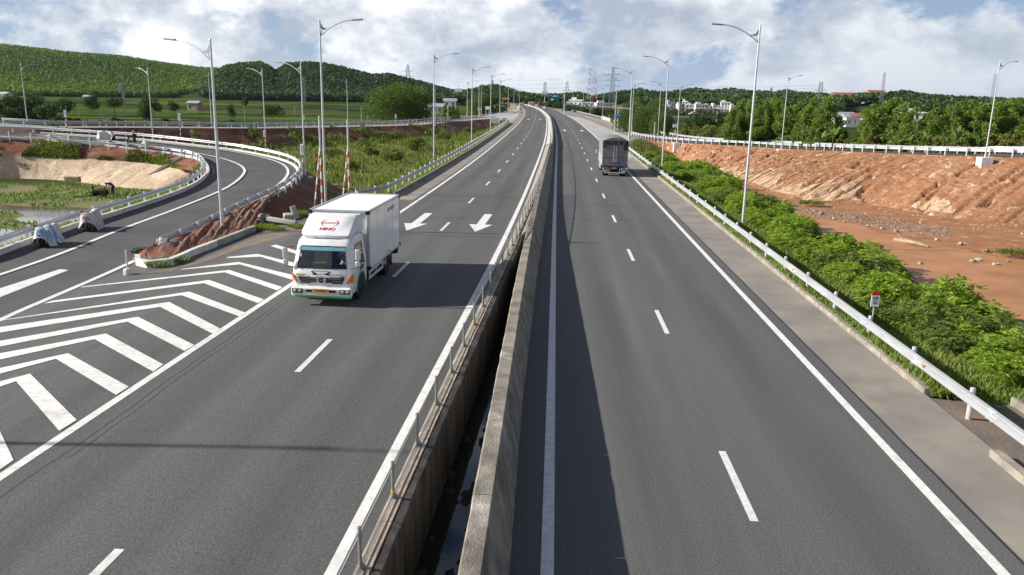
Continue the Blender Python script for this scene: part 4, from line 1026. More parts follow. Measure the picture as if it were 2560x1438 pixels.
# striped delineators: post with red and white bands and a reflector plate
def banded(b1, b2, p0, p1, r, nb, start=0):
    p0, p1 = Vector(p0), Vector(p1)
    for i in range(nb):
        (b1 if (i+start) % 2 == 0 else b2).tube([p0.lerp(p1, i/nb), p0.lerp(p1, (i+1)/nb)], r, 8)
MT['red_band'] = gloss('red_reflective_band', (.46, .045, .03), .5); MT['white_band'] = gloss('white_reflective_band', (.72, .71, .69), .5)
MT['orange_band'] = gloss('faded_red_band', (.50, .14, .07), .55)
def delineator(bx, by, z, ty, label, s=1.0):
    p = P(bx, by, z); H = top_h(p, ty); t = thing('delineator_post', p, label, 'delineator', 'red and white delineator posts')
    b1, b2 = MB(), MB(); banded(b1, b2, (0, 0, -.3), (0, 0, H*.68), .055*s, 7); b1.build('red_bands', MT['red_band'], t); b2.build('white_bands', MT['white_band'], t)
    b = MB(); b.bbox((0, -.03, H*.84), (.34*s, .05, H*.34), .015); b.build('reflector_plate', MT['white_flat'], t)
    b = MB(); b.box((0, -.058, H*.86), (.2*s, .006, H*.2)); b.build('plate_sticker', MT['alu'], t)
delineator(168, 327, 2.0, 276, 'striped delineator post beside the leftmost slip road lamp')
delineator(452, 338, 1.7, 284, 'striped delineator post with a white plate before the paddy fields')
delineator(664, 376, .6, 327, 'striped delineator post at the top of the loop bend', .9)
delineator(758, 441, .1, 361, 'striped delineator post beside the concrete lamp footing', .9)
delineator(990, 316, .8, 286, 'striped delineator post in front of the big round tree')
delineator(760, 318, 1.1, 289, 'striped delineator post on the slip road behind the loop bend lamp')
delineator(1167, 302, .5, 283, 'striped delineator post near the end of the slip road')
# unfinished sign supports: upright with inclined striped strut
def sign_frame(bx, by, z, ty, label):
    p = P(bx, by, z); H = top_h(p, ty); t = thing('sign_support', p, label, 'sign support', 'bare sign supports')
    b = MB(); b.tube([(0, 0, H*.62), (0, 0, H)], .062, 10); b.lathe([(.066, H-.02), (.066, H+.02)], 10); b.build('upper_pole', MT['steel'], t)
    b1, b2 = MB(), MB(); banded(b1, b2, (0, 0, -.3), (0, 0, H*.63), .064, 9); b1.build('red_bands', MT['orange_band'], t); b2.build('white_bands', MT['white_band'], t)
    b1, b2 = MB(), MB(); banded(b1, b2, (-.42, -.55, -.3), (0, -.07, H*.66), .056, 9, 1); 
    b1.build('strut_red_bands', MT['orange_band'], t); b2.build('strut_white_bands', MT['white_band'], t)
sign_frame(806, 521, -.3, 291, 'bare sign support with striped strut left of the tall lamp')
sign_frame(874, 506, -.3, 300, 'bare sign support with striped strut right of the tall lamp')
# short stub post in a concrete foot
p = PL(320, 687); t = thing('stub_post', p, 'short grey stub post in a concrete foot at the island nose', 'post')
b = MB(); b.tube([(0, 0, .15), (0, 0, 1.05)], .035, 8); b.build('post', MT['steel'], t)
b = MB(); b.lathe([(.17, -.05), (.16, .22), (.12, .26)], 9); b.build('foot', MT['kerb_white'], t)
# striped warning bars and a green net bundle by the rail end
p = P(384, 640, .02); t = thing('warning_bars', p, 'two orange striped bars leaning on the blunt guardrail end', 'barrier bars')
for i, dx in enumerate((0, .16)):
    b1, b2 = MB(), MB(); banded(b1, b2, (dx-.1, -.15, 0), (dx+.15, .25, .75), .03, 6, i); b1.build('orange_bands', MT['orange_band'], t); b2.build('white_bands', MT['white_band'], t)
def blob(b, c, r, n=10, m=6, seed=0, rough=.25, squash=1.0):
    r3 = np.random.default_rng(seed); c = Vector(c); vs = []; fs = []
    for i in range(m+1):
        th = math.pi*i/m
        for j in range(n):
            ph = 2*math.pi*j/n; k = 1+rough*(r3.random()-.5)*2
            vs.append(c+Vector((r[0]*math.sin(th)*math.cos(ph)*k, r[1]*math.sin(th)*math.sin(ph)*k, r[2]*math.cos(th)*k)))
    for i in range(m):
        for j in range(n): fs.append((i*n+j, (i+1)*n+j, (i+1)*n+(j+1) % n, i*n+(j+1) % n))
    b.add(vs, fs); return b
MT['net'] = mat('dark_green_net', (.02, .06, .045), .8, var=.4, scale=8, bump=.8, bscale=25)
p = P(362, 632, .02); b = MB(); r3 = np.random.default_rng(8)
for i in range(26):
    a = i*.55; R0 = .28+.18*r3.random()
    b.tube([Vector((math.cos(a+q*.5)*R0*1.6, math.sin(a+q*.5)*R0*.7, .06+.16*r3.random()*math.sin(q))) for q in range(6)], .028, 5)
blob(b, (0, 0, .1), (.5, .25, .13), 10, 5, 3, .4)
b.build('net_bundle', MT['net'], None, loc=p, label='dark green net bundle lying beside the blunt guardrail end', cat='net bundle')

# rubble and broken concrete behind the box truck
def rock(name, p, r, seed, label, cat, material, group=None, flat=.6):
    b = MB(); blob(b, (0, 0, r*flat*.4), (r, r*.8, r*flat), 7, 5, seed, .35); return b.build(name, material, None, loc=p, label=label, cat=cat, group=group)
p = PL(705, 562); b = MB(); b.bbox((0, 0, .22), (1.9, .26, .24), .03, Matrix.Rotation(math.radians(-14), 3, 'Z') @ Matrix.Rotation(math.radians(4), 3, 'Y')); b.build('concrete_beam', MT['concrete'], None, loc=p, label='broken concrete beam lying in the grass left of the box truck', cat='beam')
p = PL(738, 546); b = MB(); b.bbox((0, 0, .3), (.32, .22, .9), .03, Matrix.Rotation(math.radians(-18), 3, 'Y') @ Matrix.Rotation(math.radians(30), 3, 'Z')); b.build('concrete_post_stub', MT['concrete'], None, loc=p, label='leaning concrete stub standing behind the broken beam', cat='concrete stub')
p = PL(722, 551); b = MB(); b.bbox((0, 0, .15), (.6, .5, .5), .06, Matrix.Rotation(.4, 3, 'Z') @ Matrix.Rotation(.2, 3, 'X')); b.build('concrete_chunk', MT['concrete'], None, loc=p, label='squat concrete chunk beside the leaning stub', cat='rubble')
MT['grey_rubble'] = mat('grey_rubble', (.27, .245, .215), .95, var=.25, scale=5, bump=.6)
for i, (x, y) in enumerate([(600, 556), (617, 560), (632, 552), (646, 562), (660, 556), (590, 566), (575, 572)]):
    rock('rubble_stone', PL(x, y)+Vector((0, 0, .1)), .32+.12*(i % 3), 30+i, 'grey rubble stone beside the loop guardrail, %s of seven from the left' % 'first second third fourth fifth sixth seventh'.split()[sorted((600, 617, 632, 646, 660, 590, 575)).index(x)], 'stone', MT['grey_rubble'], 'rubble stones by the loop guardrail')

# ------------------------------------------------------------------ vehicles
MT['clear_glass'] = None
def glassmat():
    m = bpy.data.materials.new('windscreen_glass'); m.use_nodes = True; nt = m.node_tree; N, L = nt.nodes, nt.links
    for n in list(N): N.remove(n)
    out = N.new('ShaderNodeOutputMaterial'); t = N.new('ShaderNodeBsdfTransparent'); t.inputs[0].default_value = (.62, .68, .70, 1)
    g = N.new('ShaderNodeBsdfGlossy'); g.inputs['Roughness'].default_value = .02; fr = N.new('ShaderNodeFresnel'); fr.inputs[0].default_value = 1.5
    mp = N.new('ShaderNodeMath'); mp.operation = 'MULTIPLY_ADD'; mp.inputs[1].default_value = 1.0; mp.inputs[2].default_value = .05; L.new(fr.outputs[0], mp.inputs[0])
    mx = N.new('ShaderNodeMixShader'); L.new(mp.outputs[0], mx.inputs[0]); L.new(t.outputs[0], mx.inputs[1]); L.new(g.outputs[0], mx.inputs[2]); L.new(mx.outputs[0], out.inputs[0]); return m
MT['clear_glass'] = glassmat()
MT['visor_tint'] = gloss('blue_visor_film', (.16, .36, .42), .2)
MT['seat'] = mat('seat_fabric', (.09, .085, .08), .9, var=.2, scale=6)
MT['skin'] = mat('skin', (.36, .2, .13), .6, var=.05)
MT['shirt_light'] = mat('pale_shirt', (.55, .56, .58), .85, var=.08)
MT['shirt_dark'] = mat('dark_jacket', (.02, .02, .025), .85, var=.2)
MT['navy'] = mat('navy_cloth', (.03, .04, .09), .85, var=.2)
MT['hair'] = mat('black_hair', (.01, .009, .008), .6, var=.2)
MT['straw'] = mat('straw_hat', (.42, .35, .24), .9, var=.15, scale=9)

def skin_body(name, joints, edges, material, parent, root=0, sub=2):
    """one continuous body grown from a skeleton: joints = [(pos, radius)]"""
    me = bpy.data.meshes.new(name); me.from_pydata([j[0] for j in joints], edges, [])
    ob = bpy.data.objects.new('skel', me); COL.objects.link(ob)
    ob.modifiers.new('s', 'SKIN'); sv = me.skin_vertices[0].data
    for i, j in enumerate(joints):
        r = j[1]; sv[i].radius = r if isinstance(r, tuple) else (r, r); sv[i].use_root = (i == root)
    md = ob.modifiers.new('u', 'SUBSURF'); md.levels = sub; md.render_levels = sub
    dg = bpy.context.evaluated_depsgraph_get(); m2 = bpy.data.meshes.new_from_object(ob.evaluated_get(dg)); bpy.data.objects.remove(ob)
    m2.materials.clear()
    for q in (material if isinstance(material, list) else [material]): m2.materials.append(q)
    m2.polygons.foreach_set('use_smooth', [True]*len(m2.polygons))
    return link(name, m2, parent)

def wheel(parent, c, r, w, dual=False, name='wheel', side=1):
    wq = MB(); wq.lathe([(r*.62, -w/2), (r*.93, -w/2), (r, -w*.36), (r, w*.36), (r*.93, w/2), (r*.62, w/2)], 26, axis='X')
    e = wq.build(name, MT['rubber'], parent, loc=c); shade_auto(e, 35)
    b = MB(); b.lathe([(r*.64, -w*.42), (r*.60, side*w*.30), (r*.46, side*w*.05), (r*.30, side*w*.12), (r*.26, side*w*.42), (r*.1, side*w*.44)], 20, axis='X'); shade_auto(b.build('rim', MT['alu'], e), 35)
    return e
def ring_section(w, yf, yb, z, r=.2):
    pts = [(-w+r, yf), (-w*.33, yf-.03), (w*.33, yf-.03), (w-r, yf)]
    pts += [(w-r+r*math.sin(a), yf+r-r*math.cos(a)) for a in (math.pi/6, math.pi/3, math.pi/2)]
    pts += [(w, yf+.42), (w, yb-.32), (w, yb), (-w, yb), (-w, yb-.32), (-w, yf+.42)]
    pts += [(-w+r-r*math.sin(a), yf+r-r*math.cos(a)) for a in (math.pi/2, math.pi/3, math.pi/6)]
    return [Vector((x, y, z)) for x, y in pts]
def cab_shell(t, rows, material, win_row, name='cab'):
    """lofted cab, front and side faces of row win_row left open for panes"""
    b = MB(); S = [ring_section(w, yf, yb, z) for z, w, yf, yb in rows]; n = len(S[0]); vs = [v for s in S for v in s]; fs = []
    for i in range(len(S)-1):
        for j in range(n):
            if i == win_row and j in (0, 1, 2, 7, 11): continue
            fs.append((i*n+j, i*n+(j+1) % n, (i+1)*n+(j+1) % n, (i+1)*n+j))
    fs.append(tuple(range(n))[::-1]); fs.append(tuple((len(S)-1)*n+j for j in range(n)))
    b.add(vs, fs); o = shade_auto(b.build(name, material, t), 38)
    for nm, js in (('windscreen', (0, 1, 2)), ('side_window', (7,)), ('side_window', (11,))):
        b = MB()
        for j in js:
            A, B = S[win_row], S[win_row+1]; b.add([A[j], A[(j+1) % n], B[(j+1) % n], B[j]], [(0, 1, 2, 3)])
        g = b.build(nm, MT['clear_glass'], t)
        b = MB()
        A, B = S[win_row], S[win_row+1]; loop = [A[j] for j in js]+[A[(js[-1]+1) % n], B[(js[-1]+1) % n]]+[B[j] for j in js[::-1]]
        b.tube(loop+[loop[0]], .018, 5, False); b.build('window_seal', MT['black'], g)
    return o, S

tp = Vector((-8.02, 27.25, .4))
TRK = thing('box_truck', tp, 'white box truck with red emblem on its roof fairing driving towards the camera', 'truck', rz=math.radians(-1.1))
T = TRK; WP = MT['white_paint']
rows = [(.42, 1.04, -1.10, .72), (.62, 1.07, -1.13, .74), (1.05, 1.07, -1.12, .75), (1.30, 1.06, -1.06, .76), (2.02, .97, -.80, .76), (2.16, .95, -.70, .76), (2.26, .90, -.55, .74), (2.30, .8, -.40, .68)]
cab_shell(T, rows, WP, 3)
# cab interior
b = MB(); b.box((0, -.62, 1.22), (1.9, .5, .18)); b.build('dashboard', MT['black'], T)
b = MB(); b.box((0, .66, 1.6), (1.9, .06, 1.1)); b.build('rear_panel', MT['black'], T)
for sx in (.48, -.48):
    b = MB(); b.bbox((sx, .3, 1.12), (.55, .5, .2), .05); b.bbox((sx, .52, 1.5), (.5, .16, .62), .05); b.bbox((sx, .54, 1.9), (.26, .12, .2), .04); b.build('seat', MT['seat'], T)
b = MB(); ringp = [Vector((.48+.21*math.cos(a), -.28+.06*math.sin(a), 1.40+.19*math.sin(a))) for a in np.linspace(0, 2*math.pi, 17)]; b.tube(ringp, .016, 6, False); b.build('steering_wheel', MT['black'], T)
b = MB(); b.add([(-.86, -.845, 2.0), (-.3, -.87, 2.0), (.3, -.87, 2.0), (.86, -.845, 2.0), (.86, -.885, 1.88), (.3, -.915, 1.88), (-.3, -.915, 1.88), (-.86, -.885, 1.88)], [(0, 1, 6, 7), (1, 2, 5, 6), (2, 3, 4, 5)]); b.v = [(x, y+.025, z) for x, y, z in b.v]; b.build('sun_visor_band', MT['visor_tint'], T)
b = MB(); b.box((-.78, -.93, 1.72), (.09, .006, .12)); b.box((-.8, -.9, 1.86), (.06, .006, .07)); b.build('permit_stickers', MT['white_flat'], T)
# driver, seated (one body), clothes follow the trunk
dj = [((.48, .3, 1.22), (.17, .13)), ((.48, .32, 1.42), (.16, .11)), ((.48, .30, 1.60), (.19, .11)), ((.48, .27, 1.72), .055), ((.48, .22, 1.84), (.085, .10)), ((.48, .23, 1.93), (.075, .085)),
      ((.27, .26, 1.62), .065), ((.25, .05, 1.43), .05), ((.35, -.18, 1.46), .036), ((.69, .26, 1.62), .065), ((.72, .05, 1.43), .05), ((.62, -.18, 1.46), .036), ((.36, -.05, 1.2), .08), ((.6, -.05, 1.2), .08)]
drv = thing('person', tp+Vector((.48, .3, 1.12)), 'driver in a pale shirt holding the wheel of the white box truck', 'person')
o = skin_body('body', [(Vector(p)-Vector((.48, .3, 1.12)), r) for p, r in dj], [(0, 1), (1, 2), (2, 3), (3, 4), (4, 5), (2, 6), (6, 7), (7, 8), (2, 9), (9, 10), (10, 11), (0, 12), (0, 13)], [MT['shirt_light'], MT['skin']], drv)
for pg in o.data.polygons: pg.material_index = 1 if (pg.center.z > .58 or pg.center.y < -.38) else 0
b = MB(); blob(b, (0, -.05, .83), (.095, .11, .07), 10, 5, 2, .1); b.build('hair', MT['hair'], drv)
# roof fairing
b = MB(); secs = []
for z0, y0, w in ((2.27, -.62, .86), (2.36, -.60, .93), (2.44, -.50, .95)):
    secs.append([Vector((-w, y0+.32, z0)), Vector((-w+.14, y0+.06, z0)), Vector((-w*.4, y0, z0)), Vector((w*.4, y0, z0)), Vector((w-.14, y0+.06, z0)), Vector((w, y0+.32, z0)), Vector((w, .98, z0)), Vector((-w, .98, z0))])
secs.append([Vector((-.93, .55, 2.84)), Vector((-.8, .36, 2.86)), Vector((-.35, .34, 2.87)), Vector((.35, .34, 2.87)), Vector((.8, .36, 2.86)), Vector((.93, .55, 2.84)), Vector((.95, .98, 2.84)), Vector((-.95, .98, 2.84))])
secs.append([Vector((-.86, .66, 2.92)), Vector((-.72, .50, 2.93)), Vector((-.32, .48, 2.935)), Vector((.32, .48, 2.935)), Vector((.72, .50, 2.93)), Vector((.86, .66, 2.92)), Vector((.86, .98, 2.92)), Vector((-.86, .98, 2.92))])
vs = [v for s in secs for v in s]; fs = [(i*8+j, i*8+(j+1) % 8, (i+1)*8+(j+1) % 8, (i+1)*8+j) for i in range(4) for j in range(8)]+[tuple(32+j for j in range(8))]
b.add(vs, fs); fa = shade_auto(b.build('roof_fairing', WP, T), 30)
up = (Vector((0, .34, 2.87))-Vector((0, -.50, 2.44))).normalized(); nrm = Vector((1, 0, 0)).cross(up)
cen = Vector((0, -.50, 2.44))
MT['hino_red'] = gloss('red_lettering', (.50, .02, .035), .4)
text_mesh('HINO', .215, MT['hino_red'], fa, frame(cen+up*.20+nrm*.012, (1, 0, 0), up), bold=.002).scale = (1, 1, 1)
b = MB(); lc = cen+up*.56+nrm*.012; X = Vector((1, 0, 0))
def arcb(b, a0, a1, rx, ry, w, n=14):
    A = []; B = []
    for i in range(n+1):
        a = a0+(a1-a0)*i/n; k = 1-w/rx*(1-.55*abs(math.sin(a)))
        A.append(lc+X*rx*math.cos(a)+up*ry*math.sin(a)); B.append(lc+X*rx*k*math.cos(a)+up*ry*(k+.02)*math.sin(a))
    b.ribbon(A, B)
arcb(b, math.radians(-62), math.radians(62), .31, .235, .034); arcb(b, math.radians(118), math.radians(242), .31, .235, .034)
for s_ in (1, -1):
    A = []; B = []
    for i in range(11):
        x = -.27+.54*i/10; A.append(lc+X*x+up*s_*(.022)); B.append(lc+X*x+up*s_*(.022+.016))
    b.ribbon(A, B)
    for q in ():
        A = [lc+X*q*(.25-.02*i)+up*s_*(.03+.022*i) for i in range(7)]; B = [p-X*q*.03 for p in A]; b.ribbon(A, B)
b.build('emblem', MT['hino_red'], fa)
b = MB()
for i in range(24):
    if abs(i-11.5) < 4 and i % 2: continue
    x = -.8+1.6*i/23; b.box((x, -.625, 2.315), (.028, .01, .022))
b.build('fairing_rivets', MT['black'], fa)
# front panel details
fy = -1.135
b = MB(); b.prism([(-.72, fy-.02, .78), (-.80, fy-.02, 1.00), (.80, fy-.02, 1.00), (.72, fy-.02, .78)], (0, .03, 0)); gr = b.build('grille', MT['black'], T)
for z in (.83, .89, .95):
    b = MB(); b.bbox((0, fy-.03, z), (1.42, .03, .022), .006); b.build('grille_bar', mat('grille_grey', (.12, .12, .125), .5), gr)
b = MB(); ringp = [Vector((.15*math.cos(a), fy-.055, .91+.105*math.sin(a))) for a in np.linspace(0, 2*math.pi, 21)]; b.tube(ringp, .02, 6, False); b.tube([(-.14, fy-.055, .91), (.14, fy-.055, .91)], .016, 6); b.tube([(-.08, fy-.05, .84), (-.1, fy-.05, .97)], .012, 5); b.tube([(.08, fy-.05, .84), (.1, fy-.05, .97)], .012, 5); b.build('front_emblem', MT['chrome'], gr)
b = MB(); b.bbox((0, -1.15, .50), (2.12, .22, .34), .06); bp = b.build('bumper', WP, T)
b = MB(); b.bbox((0, -1.275, .545), (1.05, .03, .085), .01); b.build('bumper_intake', MT['black'], bp)
b = MB(); b.bbox((0, -1.285, .40), (1.1, .02, .03), .005); b.build('bumper_slot', MT['alu'], bp)
b = MB(); b.bbox((0, -1.15, .31), (2.08, .2, .045), .015); b.build('green_lip', MT['green'], bp)
for sx in (-1, 1):
    b = MB(); b.bbox((sx*.83, -1.265, .53), (.38, .03, .17), .012); hb = b.build('headlight', mat('lamp_bucket', (.09, .085, .08), .3), bp)
    for dx in (-.08, .09):
        b = MB(); b.lathe([(.066, -.0), (.06, .02), (.03, .026)], 14, c=(sx*.83+dx, -1.28, .53), axis='Y'); b.v = [(x, 2*-1.28-y, z) for x, y, z in b.v]; b.build('bulb_lens', MT['chrome'], hb)
    b = MB(); b.prism([(sx*.87, fy-.012, .80), (sx*1.075, -1.0, .80), (sx*1.08, -.98, 1.12), (sx*1.02, fy+.01, 1.08)], (0, -.02, 0)); b.build('corner_lamp', MT['orange'], T)
    b = MB(); b.tube([(sx*.98, -.95, 2.0), (sx*1.25, -1.05, 2.02), (sx*1.27, -1.05, 1.35), (sx*1.0, -.98, 1.3)], .014, 6); ar = b.build('mirror_arm', MT['black'], T)
    b = MB(); b.bbox((sx*1.27, -1.06, 1.80), (.19, .09, .40), .04); b.build('mirror', MT['alu'], ar)
    b = MB(); b.bbox((sx*1.26, -1.06, 1.48), (.18, .09, .22), .04); b.build('wide_mirror', MT['alu'], ar)
    b = MB(); b.tube([(sx*.35, -1.10, 1.29), (sx*.15, -1.07, 1.36), (sx*-.25+sx*.0, -1.03, 1.40)] if sx > 0 else [(-.78, -1.09, 1.29), (-.5, -1.05, 1.37), (-.1, -1.03, 1.38)], .012, 5); b.build('wiper', MT['black'], T)
    # fierce eye stickers
    ec = Vector((sx*.235, fy-.028, 1.115)); e1, e2, e3 = MB(), MB(), MB()
    for B_, k, yy in ((e1, 1.0, 0), (e2, .72, -.004), (e3, .28, -.008)):
        pts = [ec+Vector((.095*k*math.cos(a), yy, .06*k*math.sin(a))) for a in np.linspace(0, 2*math.pi, 14, endpoint=False)]; B_.add(pts, [tuple(range(14))])
    ey = e1.build('eye_sticker', MT['white_flat'], T); e2.build('iris', MT['red'], ey); e3.build('pupil', MT['ink'], ey)
    b = MB(); b.add([ec+Vector((-sx*.13, -.01, .0)), ec+Vector((sx*.10, -.01, .11)), ec+Vector((sx*.12, -.01, .075)), ec+Vector((-sx*.08, -.01, -.03))], [(0, 1, 2, 3)]); b.build('brow', MT['ink'], ey)
b = MB(); b.box((0, fy-.02, 1.215), (.62, .012, .05)); b.build('badge_bar', MT['alu'], T)
b = MB(); b.box((-.72, fy-.022, 1.085), (.36, .006, .05)); b.build('yellow_sticker', mat('yellow_green_sticker', (.5, .5, .08), .5), T)
b = MB(); b.box((.72, fy-.022, 1.10), (.36, .006, .06)); b.build('grey_sticker', MT['alu'], T)
text_mesh('HINO', .09, MT['ink'], T, frame((-.72, fy-.028, 1.02), (1, 0, 0), (0, 0, 1)), bold=.002)
text_mesh('500', .09, MT['ink'], T, frame((.72, fy-.028, 1.02), (1, 0, 0), (0, 0, 1)), bold=.002)
b = MB(); b.box((0, -1.30, .565), (.58, .012, .13)); pl = b.build('number_plate', MT['yellow'], T)
text_mesh('73H-040.90', .085, MT['ink'], pl, frame((0, -1.311, .565), (1, 0, 0), (0, 0, 1)), bold=.002)
for sx in (-1, 1):
    b = MB()
    A = []; B = []
    for i in range(11):
        a = math.radians(-10+200*i/10); A.append(Vector((sx*1.085, .0+.52*math.cos(a), .45+.52*math.sin(a)))); B.append(Vector((sx*1.085, .0+.60*math.cos(a), .45+.60*math.sin(a))))
    b.ribbon(A, B); b.build('green_arch', MT['green'], T)
    A2 = []; bb2 = MB()
    A2 = [Vector((sx*1.072, .0+.53*math.cos(math.radians(a)), .45+.53*math.sin(math.radians(a)))) for a in range(0, 181, 15)]; bb2.add(A2, [tuple(range(len(A2)))]); bb2.build('wheel_well', MT['black'], T)
    b = MB(); b.bbox((sx*1.085, .42, 1.28), (.02, .14, .04), .006); b.build('door_handle', MT['black'], T)
    b = MB(); b.bbox((sx*1.05, .45, .5), (.1, .45, .08), .02); b.bbox((sx*1.02, .45, .72), (.1, .4, .06), .02); b.build('step', MT['black'], T)
    b = MB(); b.box((sx*1.079, .1, 1.16), (.004, .5, .16)); b.build('side_decal', mat('door_decal', (.12, .13, .16), .5, var=.5, scale=9), T)
wheel(T, (-.9, 0, .45), .45, .26, side=-1); wheel(T, (.9, 0, .45), .45, .26, side=1)
for sx in (-1, 1): wheel(T, (sx*.93, 4.05, .45), .45, .24, side=sx); wheel(T, (sx*.66, 4.05, .45), .45, .24, side=sx)
# chassis and side gear
b = MB(); b.box((-.38, 2.9, .66), (.1, 6.2, .2)); b.box((.38, 2.9, .66), (.1, 6.2, .2)); b.box((0, 4.05, .48), (1.7, .16, .16)); b.box((0, 0, .45), (1.6, .12, .12)); b.box((0, 6.05, .6), (2.0, .08, .14))
for y in (1.4, 2.2, 3.0, 3.8, 4.6, 5.4): b.box((0, y, .76), (2.0, .07, .1))
b.build('chassis', MT['black'], T)
for sx in (-1, 1):
    b = MB(); b.lathe([(.24, -.45), (.26, -.43), (.26, .43), (.24, .45)], 14, c=(sx*.74, 1.75, .56), axis='Y'); shade_auto(b.build('fuel_tank', MT['black'], T), 40)
    b = MB(); b.bbox((sx*1.02, 2.35, .70), (.04, 2.0, .10), .01); b.bbox((sx*1.02, 2.35, .46), (.04, 2.0, .10), .01); b.bbox((sx*1.02, 1.34, .58), (.04, .1, .36), .01); b.bbox((sx*1.02, 3.36, .58), (.04, .1, .36), .01); b.bbox((sx*1.02, 2.35, .58), (.04, .06, .2), .01); b.build('side_guard', WP, T)
    b = MB(); arc = [Vector((sx*.93, 4.05+.56*math.cos(a), .47+.54*math.sin(a))) for a in np.linspace(.1, math.pi-.1, 10)]
    b.ribbon([p-Vector((.2, 0, 0)) for p in arc], [p+Vector((.2, 0, 0)) for p in arc]); b.build('mudguard', MT['alu'], T)
    b = MB(); b.box((sx*.85, 4.78, .5), (.42, .02, .5)); b.build('mud_flap', MT['black'], T)
    b = MB(); b.bbox((sx*.9, 5.95, .66), (.3, .3, .3), .03); b.build('rear_box', MT['black'], T)
for sx in (-1, 1):
    b = MB(); b.bbox((sx*.72, 2.75, .58), (.5, .9, .5), .03); b.build('sun_block_box', MT['black'], T)  # filler boxes added to stop sunlight leaking under the cargo box
b = MB(); b.bbox((0, 2.6, .62), (.9, 3.0, .46), .04); b.build('underbody_sun_block', MT['black'], T)  # added filler that keeps the truck's cast shadow solid
b = MB(); b.bbox((0, 5.3, .62), (1.5, .9, .3), .05); b.build('rear_sun_block', MT['black'], T)  # another added filler, blocks light under the tail of the box
b = MB(); b.bbox((0, .94, 1.5), (1.7, .34, 1.5), .04); b.build('cab_gap_sun_block', MT['black'], T)  # added gap filler, blocks the sun between cab and cargo box
# cargo box
y0, y1, z0, z1, hw = 1.12, 6.12, .86, 2.98, 1.10
b = MB(); b.bbox((0, (y0+y1)/2, (z0+z1)/2), (2*hw, y1-y0, z1-z0), .012); bx = b.build('cargo_box', mat('white_box_panel', (.84, .84, .83), .14, var=.03, scale=.8, spec=.6), T)
for sx in (-1, 1):
    for yy in (y0, y1):
        b = MB(); b.bbox((sx*(hw-.03), yy, (z0+z1)/2), (.11, .11, z1-z0-.1), .015); b.build('corner_post', MT['alu'], bx)
        b = MB(); b.bbox((sx*(hw-.035), yy, z1-.05), (.16, .15, .13), .02); b.build('corner_cap', MT['black'], bx)
        b = MB(); b.bbox((sx*(hw-.035), yy, z0+.03), (.16, .15, .13), .02); b.build('corner_cap', MT['black'], bx)
    b = MB(); b.bbox((sx*(hw-.02), (y0+y1)/2, z1-.01), (.09, y1-y0-.12, .08), .012); b.build('top_rail', MT['alu'], bx)
    b = MB(); b.bbox((sx*(hw-.02), (y0+y1)/2, z0), (.07, y1-y0-.12, .1), .012); b.build('bottom_rail', MT['alu'], bx)
for yy in (y0, y1):
    b = MB(); b.bbox((0, yy, z1-.02), (2*hw-.16, .08, .1), .012); b.build('end_rail', MT['alu'], bx)
text_mesh('73H-040.90', .26, mat('faint_grey_lettering', (.33, .33, .34), .6), bx, frame((hw+.003, 4.55, 2.62), (0, 1, 0), (0, 0, 1)), bold=.002)
for yy in (2.3, 3.6, 4.9):
    b = MB(); b.box((hw+.003, yy, 1.95), (.003, .018, 1.9)); b.build('panel_joint', MT['alu'], bx)

# ---- tarpaulin truck on the right carriageway, seen from behind
MT['tarp'] = mat('grey_tarpaulin', (.19, .19, .19), .65, var=.10, scale=1.6, bump=.25, bscale=5, spec=.3)
MT['tarp_black'] = mat('black_tarpaulin', (.016, .016, .018), .4, var=.2, scale=3, bump=.3, bscale=8, spec=.5)
MT['tarp_side'] = mat('grey_blue_tarpaulin', (.26, .28, .30), .7, var=.1, scale=1.4, bump=.3, bscale=5)
t0 = Vector((5.28, 79.3, 0)); T2 = thing('tarpaulin_truck', t0, 'grey tarpaulin covered truck driving away in the outer right lane', 'truck', rz=math.radians(.6))
W2 = 1.24; ZB, ZT, LN = 1.02, 3.42, 6.6
b = MB(); secs = []
for y in np.linspace(0, LN, 12):
    r = []
    sag = .035*math.sin(y*2.9)
    for i in range(13):
        u = -1+2*i/12; r.append(Vector((u*W2, y, ZT+.34*(1-abs(u)**2.3)+(sag if abs(u) < .9 else 0))))
    secs.append([Vector((-W2, y, ZB))]+r+[Vector((W2, y, ZB))])
n = 15; vs = [v for s in secs for v in s]; fs = [(i*n+j, i*n+j+1, (i+1)*n+j+1, (i+1)*n+j) for i in range(11) for j in range(n-1)]+[tuple(range(n)), tuple(11*n+j for j in range(n))]
b.add(vs, fs); tb = shade_auto(b.build('tarp_cover', MT['tarp'], T2), 50)
def folds(x0, x1, za, zb, yy, n, m, amp, seed):
    r = np.random.default_rng(seed); ph = r.random(4)*6; B_ = MB(); V = []
    for j in range(m+1):
        for i in range(n+1):
            u = i/n; v = j/m; x = x0+(x1-x0)*u
            V.append(Vector((x, yy-amp*(.5+.5*math.sin(u*23+ph[0]+v*2.0*math.sin(u*5+ph[1])))*(.3+.7*v)-.02, za+(zb-za)*v)))
    B_.add(V, [(j*(n+1)+i, j*(n+1)+i+1, (j+1)*(n+1)+i+1, (j+1)*(n+1)+i) for j in range(m) for i in range(n)]); return B_
shade_auto(folds(-W2-.02, W2+.02, ZT+.05, ZT-.38, -.01, 60, 5, .09, 4).build('rear_flap', MT['tarp_black'], tb), 70)
for sx, xx in ((-1, (-W2-.02, -.86)), (1, (.80, W2+.02))):
    shade_auto(folds(xx[0], xx[1], ZT-.36, ZT-(.62 if sx < 0 else .85), -.015, 14, 5, .07, 6+sx).build('hanging_corner', MT['tarp_black'], tb), 70)
b = MB(); b.box((0, -.012, 2.35), (2*W2-.08, .02, 2.2)); b.build('rear_curtain', MT['tarp'], tb)
for x in (-.13, .10):
    b = MB(); b.tube([(x, -.06, ZB+.25), (x, -.06, ZT-.35)], .022, 6); b.build('lock_bar', MT['alu'], tb)
